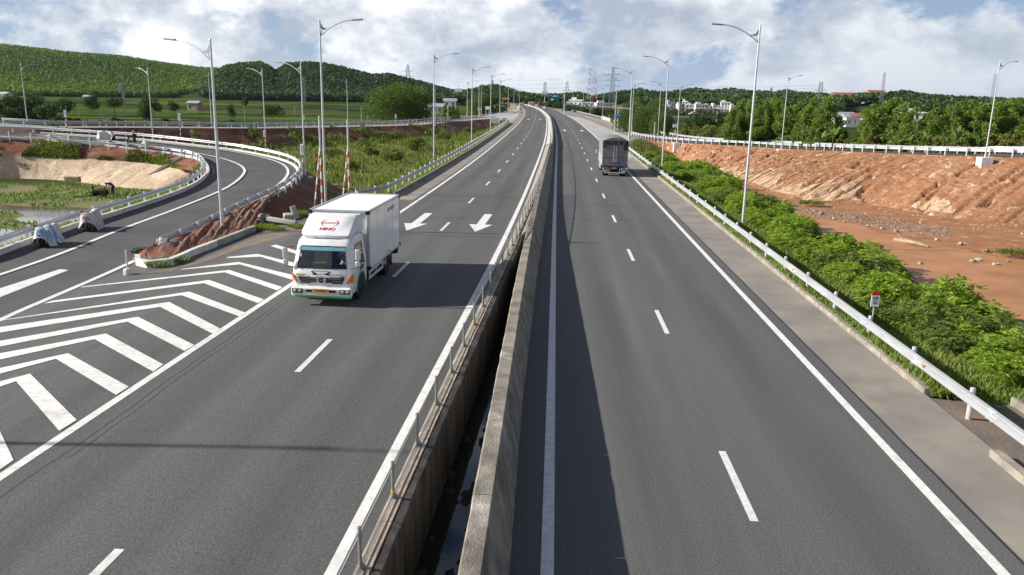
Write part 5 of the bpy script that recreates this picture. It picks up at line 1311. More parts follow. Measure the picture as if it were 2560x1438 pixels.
b = MB(); b.tube([(-W2+.05, -.035, 1.85), (W2-.05, -.035, 1.83)], .015, 5); b.tube([(-.35, -.07, 1.36), (0, -.08, 1.30), (.35, -.07, 1.37)], .02, 5); b.build('rope', MT['black'], tb)
MT['banner_blue'] = gloss('blue_banner', (.05, .09, .30), .5); MT['banner_red'] = gloss('red_banner_mark', (.55, .08, .10), .5)
b = MB(); b.box((0, -.05, 1.13), (2*W2-.06, .03, .25)); bn = b.build('tail_banner', MT['banner_blue'], T2)
for x, w in ((-1.0, .16), (-.55, .34), (.2, .62), (1.0, .16)):
    b = MB(); b.box((x, -.068, 1.13), (w, .008, .13)); b.build('banner_mark', MT['banner_red'], bn)
for x in (-.8, -.25, .78):
    b = MB(); b.box((x, -.068, 1.13), (.1, .008, .08)); b.build('banner_mark', gloss('pale_blue_mark', (.25, .45, .75), .5), bn)
b = MB(); b.bbox((0, .03, .92), (2*W2, .12, .14), .02); b.build('rear_beam', gloss('dark_green_paint', (.03, .11, .07), .5), T2)
for sx in (-1, 1):
    b = MB(); b.bbox((sx*.88, -.02, .72), (.5, .1, .2), .02); lb_ = b.build('tail_light_housing', MT['alu'], T2)
    b = MB(); b.box((sx*.88, -.08, .74), (.42, .02, .12)); b.build('tail_light', gloss('dark_red_lens', (.10, .012, .012), .3), lb_)
    b = MB(); b.box((sx*.9, -.02, .52), (.44, .04, .14)); b.build('under_plate', MT['alu'], T2)
    wheel(T2, (sx*.98, .95, .48), .48, .26, side=sx); wheel(T2, (sx*.70, .95, .48), .48, .26, side=sx); wheel(T2, (sx*.98, 6.9, .48), .48, .26, side=sx)
    b = MB(); b.box((sx*1.2, 4.1, .72), (.03, 2.6, .5)); b.build('side_panel', MT['tarp_side'], T2)
b = MB(); b.box((-.62, -.06, .60), (.34, .012, .1)); b.build('number_plate', MT['yellow'], T2)
b = MB(); b.bbox((0, -.1, .36), (2.0, .08, .1), .02); b.box((-.5, 0, .55), (.07, .08, .4)); b.box((.5, 0, .55), (.07, .08, .4)); b.build('under_run_bar', MT['alu'], T2)
b = MB(); b.box((-.4, 3.6, .72), (.12, 7.2, .24)); b.box((.4, 3.6, .72), (.12, 7.2, .24)); b.box((0, .95, .48), (1.7, .18, .18)); b.build('chassis', MT['black'], T2)
b = MB(); b.box((-W2-.004, LN/2, 1.55), (.012, LN-.1, .9)); b.build('side_board', MT['tarp_side'], T2)
rows2 = [(.5, 1.1, -.95, .85), (1.2, 1.12, -.97, .85), (1.6, 1.1, -.93, .85), (2.35, 1.02, -.72, .85), (2.55, .9, -.5, .8)]
S = [[Vector((-v.x, 7.65-v.y, v.z)) for v in ring_section(w, yf, yb, z)] for z, w, yf, yb in rows2]
b = MB(); n = len(S[0]); b.add([v for s in S for v in s], [(i*n+j, i*n+(j+1) % n, (i+1)*n+(j+1) % n, (i+1)*n+j) for i in range(4) for j in range(n)]+[tuple(range(n)), tuple(4*n+j for j in range(n))]); shade_auto(b.build('cab', gloss('grey_cab_paint', (.2, .21, .23), .35), T2), 38)
for sx in (-1, 1):
    b = MB(); b.tube([(sx*1.05, 8.2, 2.2), (sx*1.38, 8.3, 2.2), (sx*1.38, 8.3, 1.6)], .014, 5); ar = b.build('mirror_arm', MT['black'], T2)
    b = MB(); b.bbox((sx*1.38, 8.3, 1.85), (.2, .08, .42), .03); b.build('mirror', MT['alu'], ar)

# ---- motorbikes, some under cloth covers
MT['cover_blue'] = mat('blue_striped_cover', (.52, .52, .54), .8, col2=(.14, .30, .48), scale=1.1, stretch=(1, 3.2, .5), lo=.52, hi=.58, col3=(.62, .5, .46), c3scale=.9, c3=(.6, .7), bump=.2, bscale=6)
def stripes(name, c1, c2, sc):
    m = bpy.data.materials.new(name); m.use_nodes = True; nt = m.node_tree; N, L = nt.nodes, nt.links; b = N['Principled BSDF']; b.inputs['Roughness'].default_value = .85
    tc = N.new('ShaderNodeTexCoord'); w = N.new('ShaderNodeTexWave'); w.bands_direction = 'Y'; w.inputs['Scale'].default_value = sc; w.inputs['Distortion'].default_value = 2.5; w.inputs['Detail'].default_value = 1.5; w.inputs['Detail Scale'].default_value = .8
    L.new(tc.outputs['Object'], w.inputs[0]); r = N.new('ShaderNodeValToRGB'); r.color_ramp.elements[0].color = (*c1, 1); r.color_ramp.elements[1].color = (*c2, 1); r.color_ramp.elements[0].position = .35; r.color_ramp.elements[1].position = .65
    L.new(w.outputs[0], r.inputs[0]); L.new(r.outputs[0], b.inputs['Base Color']); return m
MT['cover_grey'] = stripes('grey_striped_cover', (.26, .23, .24), (.58, .55, .55), 4.0)
MT['cover_white'] = mat('plain_white_cover', (.66, .62, .58), .85, var=.06, bump=.2, bscale=5)
def motorbike(p, yaw, label, cover, body, full=False, wheel_rim=None, s=1.0):
    """small motorbike, front towards local -Y, draped cover over its middle"""
    t = thing('motorbike', p, label, 'motorbike', rz=yaw); t.scale = (s*1.1, s, s)
    for nm, y in (('front_wheel', -.62), ('rear_wheel', .62)):
        b = MB(); b.lathe([(.22, -.035), (.27, -.045), (.295, 0), (.27, .045), (.22, .035)], 20, c=(0, y, .295), axis='X'); wq = shade_auto(b.build(nm, MT['rubber'], t), 40)
        b = MB(); b.lathe([(.225, -.02), (.2, -.015), (.2, .015), (.225, .02)], 18, c=(0, y, .295), axis='X'); b.lathe([(.05, -.05), (.05, .05)], 8, c=(0, y, .295), axis='X')
        for k in range(6):
            a = math.pi*k/6; b.tube([(0, y+.21*math.cos(a), .295+.21*math.sin(a)), (0, y-.21*math.cos(a), .295-.21*math.sin(a))], .008, 4)
        b.build('rim', wheel_rim or MT['alu'], wq)
    b = MB(); b.tube([(-.07, -.62, .3), (-.07, -.42, .82)], .022, 6); b.tube([(.07, -.62, .3), (.07, -.42, .82)], .022, 6); b.build('fork', MT['alu'], t)
    b = MB(); b.tube([(-.34, -.30, .98), (-.16, -.40, 1.0), (0, -.42, .95), (.16, -.40, 1.0), (.34, -.30, .98)], .018, 6); hb = b.build('handlebar', MT['black'], t)
    b = MB(); blob(b, (0, -.5, .93), (.13, .1, .1), 10, 6, 1, .05); b.build('headlight_cowl', body, t, smooth=True)
    b = MB(); b.bbox((0, -.64, .62), (.13, .42, .05), .02); b.build('front_mudguard', body, t)
    b = MB(); b.add([Vector((sx*w, y, z)) for y, z, w in ((-.42, .86, .1), (-.3, .5, .2), (.05, .42, .17), (.35, .55, .14), (.8, .78, .1), (.75, .68, .08), (.2, .32, .14), (-.25, .3, .12)) for sx in (-1, 1)], [(0, 1, 3, 2), (2, 3, 5, 4), (4, 5, 7, 6), (6, 7, 9, 8), (8, 9, 11, 10), (10, 11, 13, 12), (12, 13, 15, 14), (14, 15, 1, 0), (0, 2, 4, 6, 8, 10, 12, 14), (15, 13, 11, 9, 7, 5, 3, 1)]); b.build('body', body, t)
    b = MB(); b.bbox((0, .3, .76), (.24, .75, .1), .04); b.build('seat', MT['black'], t)
    b = MB(); b.tube([(.13, .1, .3), (.14, .8, .38)], [.03, .045], 8); b.build('exhaust', MT['alu'], t)
    if cover:
        V = []; n, m = 26, 22; r = np.random.default_rng(int(abs(p[0])*10)+3); ph = r.random(6)*6
        for i in range(n+1):
            s = i/n; y = (-.38 if not full else -.80)+s*(1.32 if not full else 1.8)
            topz = 1.02-.26*math.sin(math.pi*min(1, max(0, (s-.12)/.5)))**1.0*(.75) + (.06*math.sin(s*9+ph[0]))
            if s < .14: topz = 1.04
            if full and s < .16: topz = .52+.52*math.sin(s/.16*math.pi/2)
            hw_ = (.34-.18*min(1, s/.25))+.06*math.sin(s*7+ph[1])
            for j in range(m+1):
                u = -1+2*j/m; a = abs(u)
                if a < .4: x = u/.4*hw_; z = topz-.05*(a/.4)**2
                else:
                    q = (a-.4)/.6; x = math.copysign(hw_+.22*q*(1+.5*math.sin(s*17+ph[2]+u)), u); z = topz-.05-(topz-.10+.09*math.sin(s*13+ph[3]+u*2))*q
                x += .03*math.sin(s*30+ph[4]+z*6)*(a > .4)
                zmin = .015 if not full else max(.015, .46-s*3.2)
                V.append(Vector((x*(1 if not full or s > .2 else .55+s*2.2), y+.03*math.sin(z*9+ph[5]), max(zmin, z))))
        b = MB(); b.add(V, [(i*(m+1)+j, i*(m+1)+j+1, (i+1)*(m+1)+j+1, (i+1)*(m+1)+j) for i in range(n) for j in range(m)]); shade_auto(b.build('cloth_cover', cover, t), 60)
        b = MB(); b.bbox((-.3, -.36, 1.06), (.16, .05, .1), .02); b.tube([(-.25, -.34, 1.0), (-.3, -.36, 1.06)], .01, 4); b.build('mirror', MT['red'] if cover is MT['cover_grey'] else MT['black'], t)
    return t
dk = gloss('dark_blue_fairing', (.03, .03, .07), .35); mr = gloss('maroon_fairing', (.13, .01, .025), .35)
along = math.atan2(LI[8].x-LI[12].x, LI[12].y-LI[8].y)
motorbike(P(90, 617, .02)+Vector((.25, .5, 0)), math.radians(8), 'motorbike under a blue striped cover nearest the left edge', MT['cover_blue'], dk, wheel_rim=gloss('teal_rim', (.05, .2, .24), .4), full=True, s=.94)
motorbike(P(212, 578, .02)+Vector((.1, .5, 0)), math.radians(14), 'motorbike wrapped in a grey striped cover, second from the left edge', MT['cover_grey'], MT['black'], True, s=.98)
q3 = P(268, 350, 1.78); motorbike(q3, math.radians(100), 'maroon motorbike with a white cloth over its rear by the far loop guardrail', MT['cover_white'], mr, True)
q4 = P(314, 366, 1.45); motorbike(q4, math.radians(82), 'uncovered dark motorbike parked on the far leg of the loop ramp', None, MT['black'])
# standing worker and the small tent-like cover
q5 = P(338, 370, 1.32)
w = thing('person', q5, 'worker in a dark jacket and pale hat standing on the far loop ramp', 'person')
wj = [((0, 0, .95), (.15, .11)), ((0, -.01, 1.15), (.14, .1)), ((0, -.03, 1.36), (.18, .1)), ((0, -.05, 1.50), .055), ((0, -.07, 1.62), (.085, .10)), ((0, -.07, 1.72), (.075, .085)), ((-.22, -.02, 1.36), .06), ((-.27, -.05, 1.10), .048), ((-.2, -.24, .98), .035), ((.22, -.02, 1.36), .06), ((.27, -.05, 1.10), .048), ((.2, -.24, .98), .035),
      ((-.09, 0, .88), .095), ((-.10, -.02, .48), .07), ((-.10, .02, .10), .048), ((-.10, -.14, .04), .04), ((.09, 0, .88), .095), ((.11, .03, .48), .07), ((.12, .06, .10), .048), ((.12, -.1, .04), .04)]
o = skin_body('body', wj, [(0, 1), (1, 2), (2, 3), (3, 4), (4, 5), (2, 6), (6, 7), (7, 8), (2, 9), (9, 10), (10, 11), (0, 12), (12, 13), (13, 14), (14, 15), (0, 16), (16, 17), (17, 18), (18, 19)], [MT['shirt_dark'], MT['skin']], w)
for pg in o.data.polygons: pg.material_index = 1 if pg.center.z > 1.5 or (pg.center.y < -.2 and pg.center.z > .8) else 0
b = MB(); b.lathe([(.2, 1.70), (.19, 1.715), (.1, 1.73), (.095, 1.80), (.04, 1.83)], 14, c=(0, -.07, 0)); b.build('hat', MT['straw'], w)
q6 = P(364, 372, 1.15); b = MB(); n = 12; r = np.random.default_rng(5)
base = [Vector((math.cos(2*math.pi*i/n)*.75*(1+.2*math.sin(i*2.3)), math.sin(2*math.pi*i/n)*.45, 0)) for i in range(n)]
mid = [Vector((v.x*.5, v.y*.5, .55+.06*math.sin(i*1.9))) for i, v in enumerate(base)]
b.add(base+mid+[Vector((.05, 0, 1.05))], [(i, (i+1) % n, n+(i+1) % n, n+i) for i in range(n)]+[(n+i, n+(i+1) % n, 2*n) for i in range(n)])
b.build('tent_cover', MT['cover_white'], None, loc=q6, label='pale cloth draped to a point over gear beside the worker', cat='cloth cover')
b = MB(); b.bbox((0, 0, .3), (1.1, .5, .34), .05); b.bbox((.1, 0, .55), (.5, .3, .2), .05); b.tube([(-.5, 0, .5), (-.95, 0, .8)], .02, 5); b.build('tool_cart', gloss('red_cart_paint', (.45, .10, .05), .5), None, loc=P(388, 377, 1.05), label='small red and orange tool cart on the loop ramp near the worker', cat='cart')
# pump set at the pond with a stooping worker
q7 = P(255, 492, -1.95); t = thing('water_pump', q7, 'dark diesel pump set on the muddy pond edge', 'pump'); t.scale = (.8, .8, .8)
b = MB(); b.bbox((0, 0, .5), (1.3, .6, .6), .05); b.lathe([(.3, -.12), (.3, .12)], 14, c=(-.6, -.32, .42), axis='Y'); b.build('engine', MT['black'], t)
b = MB(); b.tube([(-.85, 0, .3), (-1.0, 0, 1.25)], .09, 8); b.bbox((-1.0, 0, .5), (.5, .5, .16), .03); b.build('stack', MT['black'], t)
b = MB(); b.bbox((.2, 0, .95), (.5, .35, .25), .04); b.build('tank', gloss('rust_tank', (.25, .12, .08), .6), t)
b = MB(); b.tube([(-.6, .2, .25), (-1.2, .1, .06), (-2.0, -.5, .05), (-2.6, -1.2, .02)], .06, 8); b.build('hose', MT['black'], t)
for sx in (-.5, .5):
    b = MB(); b.lathe([(.24, -.06), (.24, .06)], 14, c=(sx, -.38, .24), axis='Y'); b.build('wheel', MT['rubber'], t)
q8 = P(282, 488, -1.95); w = thing('person', q8, 'worker in navy clothes stooping over the pump by the pond', 'person')
wj = [((.1, 0, .82), (.15, .12)), ((-.08, 0, 1.0), (.15, .12)), ((-.3, 0, 1.08), (.17, .11)), ((-.42, 0, 1.05), .055), ((-.52, 0, 1.0), (.09, .095)), ((-.6, 0, .96), .075), ((-.3, .2, 1.05), .06), ((-.42, .24, .8), .048), ((-.55, .2, .6), .035), ((-.3, -.2, 1.05), .06), ((-.42, -.24, .8), .048), ((-.55, -.2, .6), .035),
      ((.12, .1, .78), .095), ((-.02, .12, .45), .072), ((.1, .12, .08), .048), ((-.06, .12, .04), .04), ((.12, -.1, .78), .095), ((.0, -.12, .45), .072), ((.14, -.12, .08), .048), ((-.02, -.12, .04), .04)]
o = skin_body('body', wj, [(0, 1), (1, 2), (2, 3), (3, 4), (4, 5), (2, 6), (6, 7), (7, 8), (2, 9), (9, 10), (10, 11), (0, 12), (12, 13), (13, 14), (14, 15), (0, 16), (16, 17), (17, 18), (18, 19)], [MT['navy'], MT['skin']], w)
for pg in o.data.polygons: pg.material_index = 1 if pg.center.x < -.44 else 0
b = MB(); blob(b, (-.55, 0, 1.06), (.11, .1, .07), 10, 5, 2, .1); b.build('hair', MT['hair'], w)
# concrete culvert head and chute on the inner bank
b = MB(); p = P(182, 452, -1.7); b.bbox((0, 0, .15), (1.5, .5, .55), .04); b.build('culvert_head', MT['timber'], None, loc=p, label='brown box culvert head at the foot of the gravel bank', cat='culvert')
a0, a1 = P(408, 390, 1.0), P(345, 445, -1.4); a0 = P(455, 396, .55); a1 = P(325, 462, -1.95)
b = MB(); pth = [a0, a0.lerp(a1, .35)+Vector((0, 0, -.12)), a0.lerp(a1, .7)+Vector((0, 0, -.1)), a1]; b.sweep(resample(smooth(pth, 1), .8), [(-.45, -.3), (-.45, .28), (-.32, .28), (-.28, .02), (.28, .02), (.32, .28), (.45, .28), (.45, -.3)], True)
b.build('drain_chute', MT['concrete'], None, label='grey concrete drain chute running down the loop bank to the pond', cat='drain chute')
# log and stones in the muddy pit
a0, a1 = P(2236, 599, -1.85), P(2322, 617, -1.85); mdp = a0.lerp(a1, .5)
b = MB(); b.tube([a0-mdp, (a1-a0)*-.15+Vector((0, .05, .05)), (a1-a0)*.2+Vector((0, -.08, .08)), a1-mdp], [.13, .16, .12, .05], 9); b.tube([(a1-a0)*-.2+Vector((0, 0, .05)), (a1-a0)*-.36+Vector((.1, .5, .3))], [.06, .03], 6)
b.build('driftwood_log', MT['timber'], None, loc=mdp, label='pale driftwood log lying in the muddy pool', cat='log')
rr = np.random.default_rng(77); MT['pale_stone'] = mat('pale_stone', (.46, .38, .30), .95, var=.2, scale=4, bump=.5)
sp = [(2052, 535), (2085, 548), (2110, 556), (2140, 545), (2170, 566), (2205, 572), (2240, 580), (2035, 528), (2300, 660), (2432, 655), (2446, 652), (2490, 662), (2520, 655), (2342, 600), (2400, 612), (2465, 630)]
for i, (x, y) in enumerate(sp):
    rock('pit_stone', P(x, y, -1.93), .10+.16*rr.random(), 100+i, 'loose stone on the pit mud, %s of sixteen from the left' % 'first second third fourth fifth sixth seventh eighth ninth tenth eleventh twelfth thirteenth fourteenth fifteenth sixteenth'.split()[sorted(q[0] for q in sp).index(x)], 'stone', MT['pale_stone'] if i % 3 else MT['grey_rubble'], 'loose stones on the pit mud')

# uncountable rubble along the foot of the red embankment
b = MB(); rq = np.random.default_rng(91)
tl = resample(smooth(RT_toe, 2), .5)
for i in range(900):
    p = tl[rq.integers(12, len(tl)-1)]; q = rq.random()**1.3; c = Vector((p.x-q*3.2+rq.normal()*.3, p.y-q*6.0+rq.normal()*.4, -1.95)); r0 = .03+.11*rq.random()**2.5
    blob(b, c, (r0, r0*.8, r0*.6), 5, 3, i, .35)
b.build('toe_rubble', MT['pale_stone'], kind='stuff', label='small rubble strewn along the foot of the red embankment', cat='rubble')
b = MB()
for i in range(500):
    k = rq.integers(0, VA.shape[0]-1); j = int(rq.random()**.8*(VA.shape[1]-2)); c = Vector(VA[k, j]); r0 = .03+.09*rq.random()**3
    blob(b, c, (r0*1.3, r0, r0), 5, 3, i, .35)
b.build('slope_stones', MT['pale_stone'], kind='stuff', label='small pale stones stuck in the red embankment', cat='stones')

# pale silt washed to the toe of the red embankment
MT['silt'] = mat('pale_silt', (.44, .305, .20), 1.0, var=.2, scale=2.0, bump=.7, bscale=10, spec=0.0)
nk, nj = VA.shape[0], VA.shape[1]
def silt(k0, k1, d0, seed):
    r_ = np.random.default_rng(seed); b = MB(); wv = vnoise(k1-k0+2, 4, 3, 2, seed)[:, 0]; w2 = vnoise(k1-k0+2, 4, 14, 2, seed+1)[:, 0]; rows_ = []
    for k in range(k0, k1):
        e = math.sin(math.pi*(k-k0)/(k1-k0))**.5; dep = int(2+d0*e*(.25+.9*wv[k-k0]*w2[k-k0]*1.6)); rows_.append([Vector(VA[k, max(0, nj-10-dep+int(dep*q/5))])+Vector((0, 0, .035)) for q in range(6)])
    for a, c in zip(rows_, rows_[1:]): b.ribbon(a, c)
    return b.build('silt_patch', MT['silt'], slopeA)
def kpx(x): return min(range(nk), key=lambda k: abs(proj(VA[k, int(nj*.85)])[0]-x))
silt(kpx(1800), kpx(1990), 26, 3); silt(kpx(1960), kpx(2170), 34, 4); silt(kpx(2280), kpx(2400), 14, 6)
b = MB()
for i in range(1500):
    x = 1960+rq.random()*420; y = 518+(x-1960)*.16+rq.normal()*7; c = P(x, y, -1.94); r0 = .025+.10*rq.random()**3
    blob(b, c, (r0, r0*.8, r0*.6), 5, 3, i, .35)
b.build('pit_gravel', MT['grey_rubble'], kind='stuff', label='grey gravel strip between the red embankment and the muddy pool', cat='gravel')

# ================================================================== VEGETATION
def unit(v): return v/np.maximum(1e-9, np.linalg.norm(v, axis=1, keepdims=True))
def leaf_quads(C, D, L, Wd, rng, tint):
    """rhombic leaves: centre C, direction D, length L, width Wd"""
    n = len(C); rnd = unit(rng.normal(size=(n, 3))); S = unit(np.cross(D, rnd))
    L = np.broadcast_to(L, (n,))[:, None]; Wd = np.broadcast_to(Wd, (n,))[:, None]
    v = np.stack([C-D*L*.5, C+S*Wd*.5-D*L*.05, C+D*L*.5, C-S*Wd*.5-D*L*.05], 1).reshape(-1, 3)
    f = np.arange(n*4).reshape(n, 4)
    return v, f, np.repeat(tint, 4)
def lobe_points(lobes, n, rng, shell=.45):
    w = np.array([l[1][0]*l[1][1]*l[1][2] for l in lobes])**.75; w /= w.sum()
    k = rng.choice(len(lobes), n, p=w); c = np.array([l[0] for l in lobes])[k]; r = np.array([l[1] for l in lobes])[k]
    d = unit(rng.normal(size=(n, 3))); rad = 1-shell*rng.random(n)**1.6
    return c+d*r*rad[:, None], d, rad
def crown_mesh(name, lobes, n, size, material, seed, aspect=.55, droop=.25, tintbias=0.0):
    rng = np.random.default_rng(seed); C, d, rad = lobe_points(lobes, n, rng)
    D = unit(d*.7+rng.normal(size=(n, 3))*.7+np.array([0, 0, -droop]))
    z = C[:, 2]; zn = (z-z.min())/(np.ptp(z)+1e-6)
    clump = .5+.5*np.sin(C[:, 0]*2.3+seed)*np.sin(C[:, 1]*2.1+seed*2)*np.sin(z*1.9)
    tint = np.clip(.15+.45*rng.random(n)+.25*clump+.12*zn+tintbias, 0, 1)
    v, f, t = leaf_quads(C, D, size*(.6+.8*rng.random(n)), size*aspect*(.6+.8*rng.random(n)), rng, tint)
    return np_mesh(name, v, f, material, False, t)
def trunk_mesh(name, H, r, lobes, seed, lean=.3):
    rng = np.random.default_rng(seed); b = MB(); top = Vector((lean*rng.normal(), lean*rng.normal(), H*.8))
    pts = [Vector((0, 0, -.4)), Vector((0, 0, 0))]+[Vector((0, 0, 0)).lerp(top, t)+Vector((rng.normal(), rng.normal(), 0))*.08*H*.1 for t in (.3, .6, 1.)]
    b.tube(pts, [r*1.25, r, r*.8, r*.55, r*.2], 7)
    for l in lobes:
        c = Vector(l[0]); a = pts[2].lerp(pts[-1], min(.9, max(0, (c.z-H*.35)/(H*.6)))*.6)
        m_ = a.lerp(c, .5)+Vector((0, 0, -.05*H)); b.tube([a, m_, c], [r*.42, r*.28, r*.08], 5)
    o = b.build(name, MT['bark']); me = o.data; bpy.data.objects.remove(o); return me
def make_lobes(seed, n, H, R, z0, kind='round'):
    rng = np.random.default_rng(seed); out = []
    for i in range(n):
        a = rng.random()*6.28; t = (i+.5)/n
        if kind == 'round': zc = z0+(H-z0)*(.22+.62*t); rr = R*math.sin(math.pi*(.22+.68*t))*.62
        elif kind == 'tall': zc = z0+(H-z0)*(.1+.82*t); rr = R*(1.0-.75*t)*.55
        else: zc = z0+(H-z0)*(.3+.5*rng.random()); rr = R*.75*math.sqrt(rng.random())
        s = R*(.34+.2*rng.random())*(1 if kind != 'tall' else (.92-.45*t))
        out.append(((rr*math.cos(a), rr*math.sin(a), zc), (s, s, s*(.75 if kind != 'tall' else 1.0))))
    return out
TREES = {}
def proto(key, seed, n, H, R, z0, kind, leaves, size, material, aspect=.55, r=.16):
    lobes = make_lobes(seed, n, H, R, z0, kind)
    TREES.setdefault(key, []).append((crown_mesh('crown', lobes, leaves, size, material, seed, aspect), trunk_mesh('trunk', H, r, lobes[::2], seed), H))
for s in range(4): proto('acacia', 40+s, 26, 10, 2.3, 1.4, 'tall', 8500, .25, MT['leaf_tree'])
for s in range(3): proto('round', 50+s, 22, 10, 5.2, 1.2, 'round', 12000, .32, MT['leaf_round'], r=.25)
for s in range(3): proto('dark', 60+s, 14, 8, 3.6, 1.4, 'round', 4000, .38, MT['leaf_dark'], r=.2)
for s in range(2): proto('flat', 70+s, 9, 6, 4.2, 2.8, 'flat', 1500, .5, MT['leaf_dark'], r=.16)
for s in range(3): proto('hedge', 80+s, 9, 2.4, .9, .25, 'tall', 2200, .16, MT['leaf_hedge'], r=.03)
for s in range(3): proto('bush', 90+s, 10, 2.2, 1.5, .2, 'round', 2600, .20, MT['leaf_weed'], r=.04)
def tree(key, i, p, H, label, cat='tree', group=None, wid=1.0, rz=None, name=None):
    cm, tm, h0 = TREES[key][i % len(TREES[key])]
    t = thing(name or 'tree', p, label, cat, group, rz=rz if rz is not None else (i*2.4) % 6.28)
    s = H/h0; t.scale = (s*wid, s*wid, s)
    link('crown', cm, t); link('trunk', tm, t); return t
def tree_px(key, i, px, ybase_Y, ytop, label, wid=1.0, zb=None, **k):
    q = PY(px, 300, ybase_Y); z = ground_z(q.x, q.y) if zb is None else zb
    q = PY(px, ytop, ybase_Y); p = Vector((q.x, q.y, z)); return tree(key, i, p, max(1.0, q.z-z), label, wid=wid, **k)
ordn = 'first second third fourth fifth sixth seventh eighth ninth tenth eleventh twelfth thirteenth fourteenth fifteenth sixteenth seventeenth eighteenth nineteenth twentieth'.split()
# big round tree beyond the slip road
tree_px('round', 0, 985, 205, 207, 'big round sunlit tree beyond the slip road, left half of the pair', 1.15, zb=-2.6)
tree_px('round', 1, 1035, 212, 214, 'big round sunlit tree beyond the slip road, right half of the pair', .95, zb=-2.6)
tree_px('dark', 0, 1010, 222, 245, 'dark tree tucked behind the big round pair', 1.2, zb=-2.6)
# trees scattered over the paddy fields
for i, (x, yt, Y, key, w, lb2) in enumerate([(12, 236, 210, 'dark', 1.3, 'dark tree cut by the left edge above the guardrails'), (82, 232, 215, 'dark', 1.0, 'rounded dark tree behind the leftmost slip road lamp'), (150, 250, 240, 'flat', .9, 'low spreading tree right of the rounded dark tree'),
        (225, 236, 330, 'dark', .9, 'dark tree in the fields left of the flat crowned tree'), (283, 246, 330, 'flat', 1.1, 'flat crowned tree in the middle of the left fields'), (372, 236, 235, 'dark', .8, 'dark tree standing behind the far loop ramp lamp'), (435, 256, 300, 'flat', .7, 'thin flat tree right of the far loop ramp lamp'),
        (577, 260, 290, 'dark', .6, 'small round tree in the fields right of the island lamp'), (613, 240, 480, 'dark', .7, 'lone small tree near the foot of the hill'), (680, 262, 260, 'flat', .8, 'spreading tree beside the loop bend lamps'), (108, 262, 200, 'flat', .8, 'low bushy tree behind the slip road at left')]):
    tree_px(key, i, x, Y, yt, lb2, w)
# right side of the slip road: slender trees and a darker mass
for i, (x, yt) in enumerate([(1112, 258), (1124, 261), (1133, 259), (1145, 262)]):
    tree_px('acacia', i, x, 230, yt, 'slender dark tree beyond the slip road, %s of four from the left' % ordn[i], .8, zb=-3, group='four slender trees beyond the slip road')
tree_px('round', 2, 1195, 330, 233, 'broad tree behind the merge lamps, sunlit on its left', .9)
tree_px('dark', 1, 1228, 350, 236, 'broad dark tree right of the sunlit one behind the merge lamps', 1.5)
for i, (x, yt, Y) in enumerate([(1296, 243, 760), (1322, 243, 700), (1348, 248, 600), (1374, 250, 540), (1396, 254, 500), (1424, 258, 430), (1446, 262, 400), (1466, 264, 380), (1490, 265, 370)]):
    tree_px('dark', i, x, Y, yt, 'roadside tree number %s from the left behind the far bend' % ('one two three four five six seven eight nine'.split()[i]), 1.1)
# round trees right of the tarpaulin truck
for i, (x, yt, Y, w, l2) in enumerate([(1578, 247, 185, .8, 'bright tree just right of the blue sign'), (1612, 262, 180, .8, 'lower bright tree between the blue sign and the rounded tree'), (1637, 249, 182, .75, 'tall rounded bright tree left of the ramp lamps'), (1655, 275, 175, .7, 'small bright tree at the right end of the rounded clump')]):
    tree_px('round', i, x, Y, yt, l2, w, zb=-2.4)
# tree row behind the right ramp
row = [(1832, 262, 128, .9), (1852, 246, 132, 1), (1882, 238, 134, 1), (1902, 252, 128, 1.1), (1922, 244, 130, 1), (1942, 236, 134, .95), (1968, 252, 126, 1.1), (1995, 248, 130, 1.1), (2020, 255, 122, 1.1), (2040, 232, 128, .9), (2074, 228, 126, .95), (2062, 262, 118, 1.2), (2100, 280, 118, 1.1), (2172, 268, 112, 1.1), (2196, 250, 116, 1.3), (2232, 236, 118, 1.4), (2262, 246, 114, 1.2), (2285, 262, 108, 1.0),
       (2330, 268, 118, 1.2), (2352, 262, 112, 1.3), (2384, 254, 116, 1.3), (2412, 248, 118, 1.2), (2438, 238, 118, 1.2), (2466, 250, 110, 1.2), (2492, 241, 116, 1.2), (2522, 240, 112, 1.2), (2550, 233, 114, 1.2), (2585, 244, 110, 1.3), (2620, 240, 112, 1.3)]
ordn = 'first second third fourth fifth sixth seventh eighth ninth tenth eleventh twelfth thirteenth fourteenth fifteenth sixteenth seventeenth eighteenth nineteenth twentieth'.split()
for i, (x, yt, Y, w) in enumerate(row):
    nm = ordn[i] if i < 20 else 'twenty-'+ordn[i-20]
    tree_px('acacia', i, x, Y, yt, 'feathery green tree behind the right ramp, %s from the left' % nm, w*1.15, zb=-2.6, group='tree row behind the right ramp')
tree_px('flat', 1, 1765, 170, 285, 'low dark tree alone in the field behind the white board', 1.0, zb=-2.8)
tree_px('dark', 2, 1668, 190, 282, 'small dark tree at the foot of the ramp lamp', .7, zb=-2.6)
tree_px('dark', 0, 1815, 150, 298, 'small dark bush tree left of the feathery row', .9, zb=-2.6)
# young hedge plants along the ramp, in front of the row
hp = resample(offset(RN, 11.0), 1.7); rr = np.random.default_rng(12)
for i, p in enumerate(hp):
    if p.x < 24 and i % 3: continue
    tree('hedge', i, Vector((p.x+rr.normal()*.5, p.y+rr.normal()*.5, p.z-1.0)), 2.5+1.1*rr.random(), 'yellow-green young tree in the hedge right behind the right ramp', 'young tree', 'hedge of young trees behind the right ramp', 1.25, name='young_tree')
hp = resample(offset(RN, 14.0), 2.6)
for i, p in enumerate(hp):
    tree('bush', i, Vector((p.x+rr.normal()*.8, p.y+rr.normal()*.8, p.z-1.9)), 3.0+1.4*rr.random(), 'green bush between the young hedge and the feathery tree row', 'bush', 'bushes behind the young hedge', 1.2, name='bush')
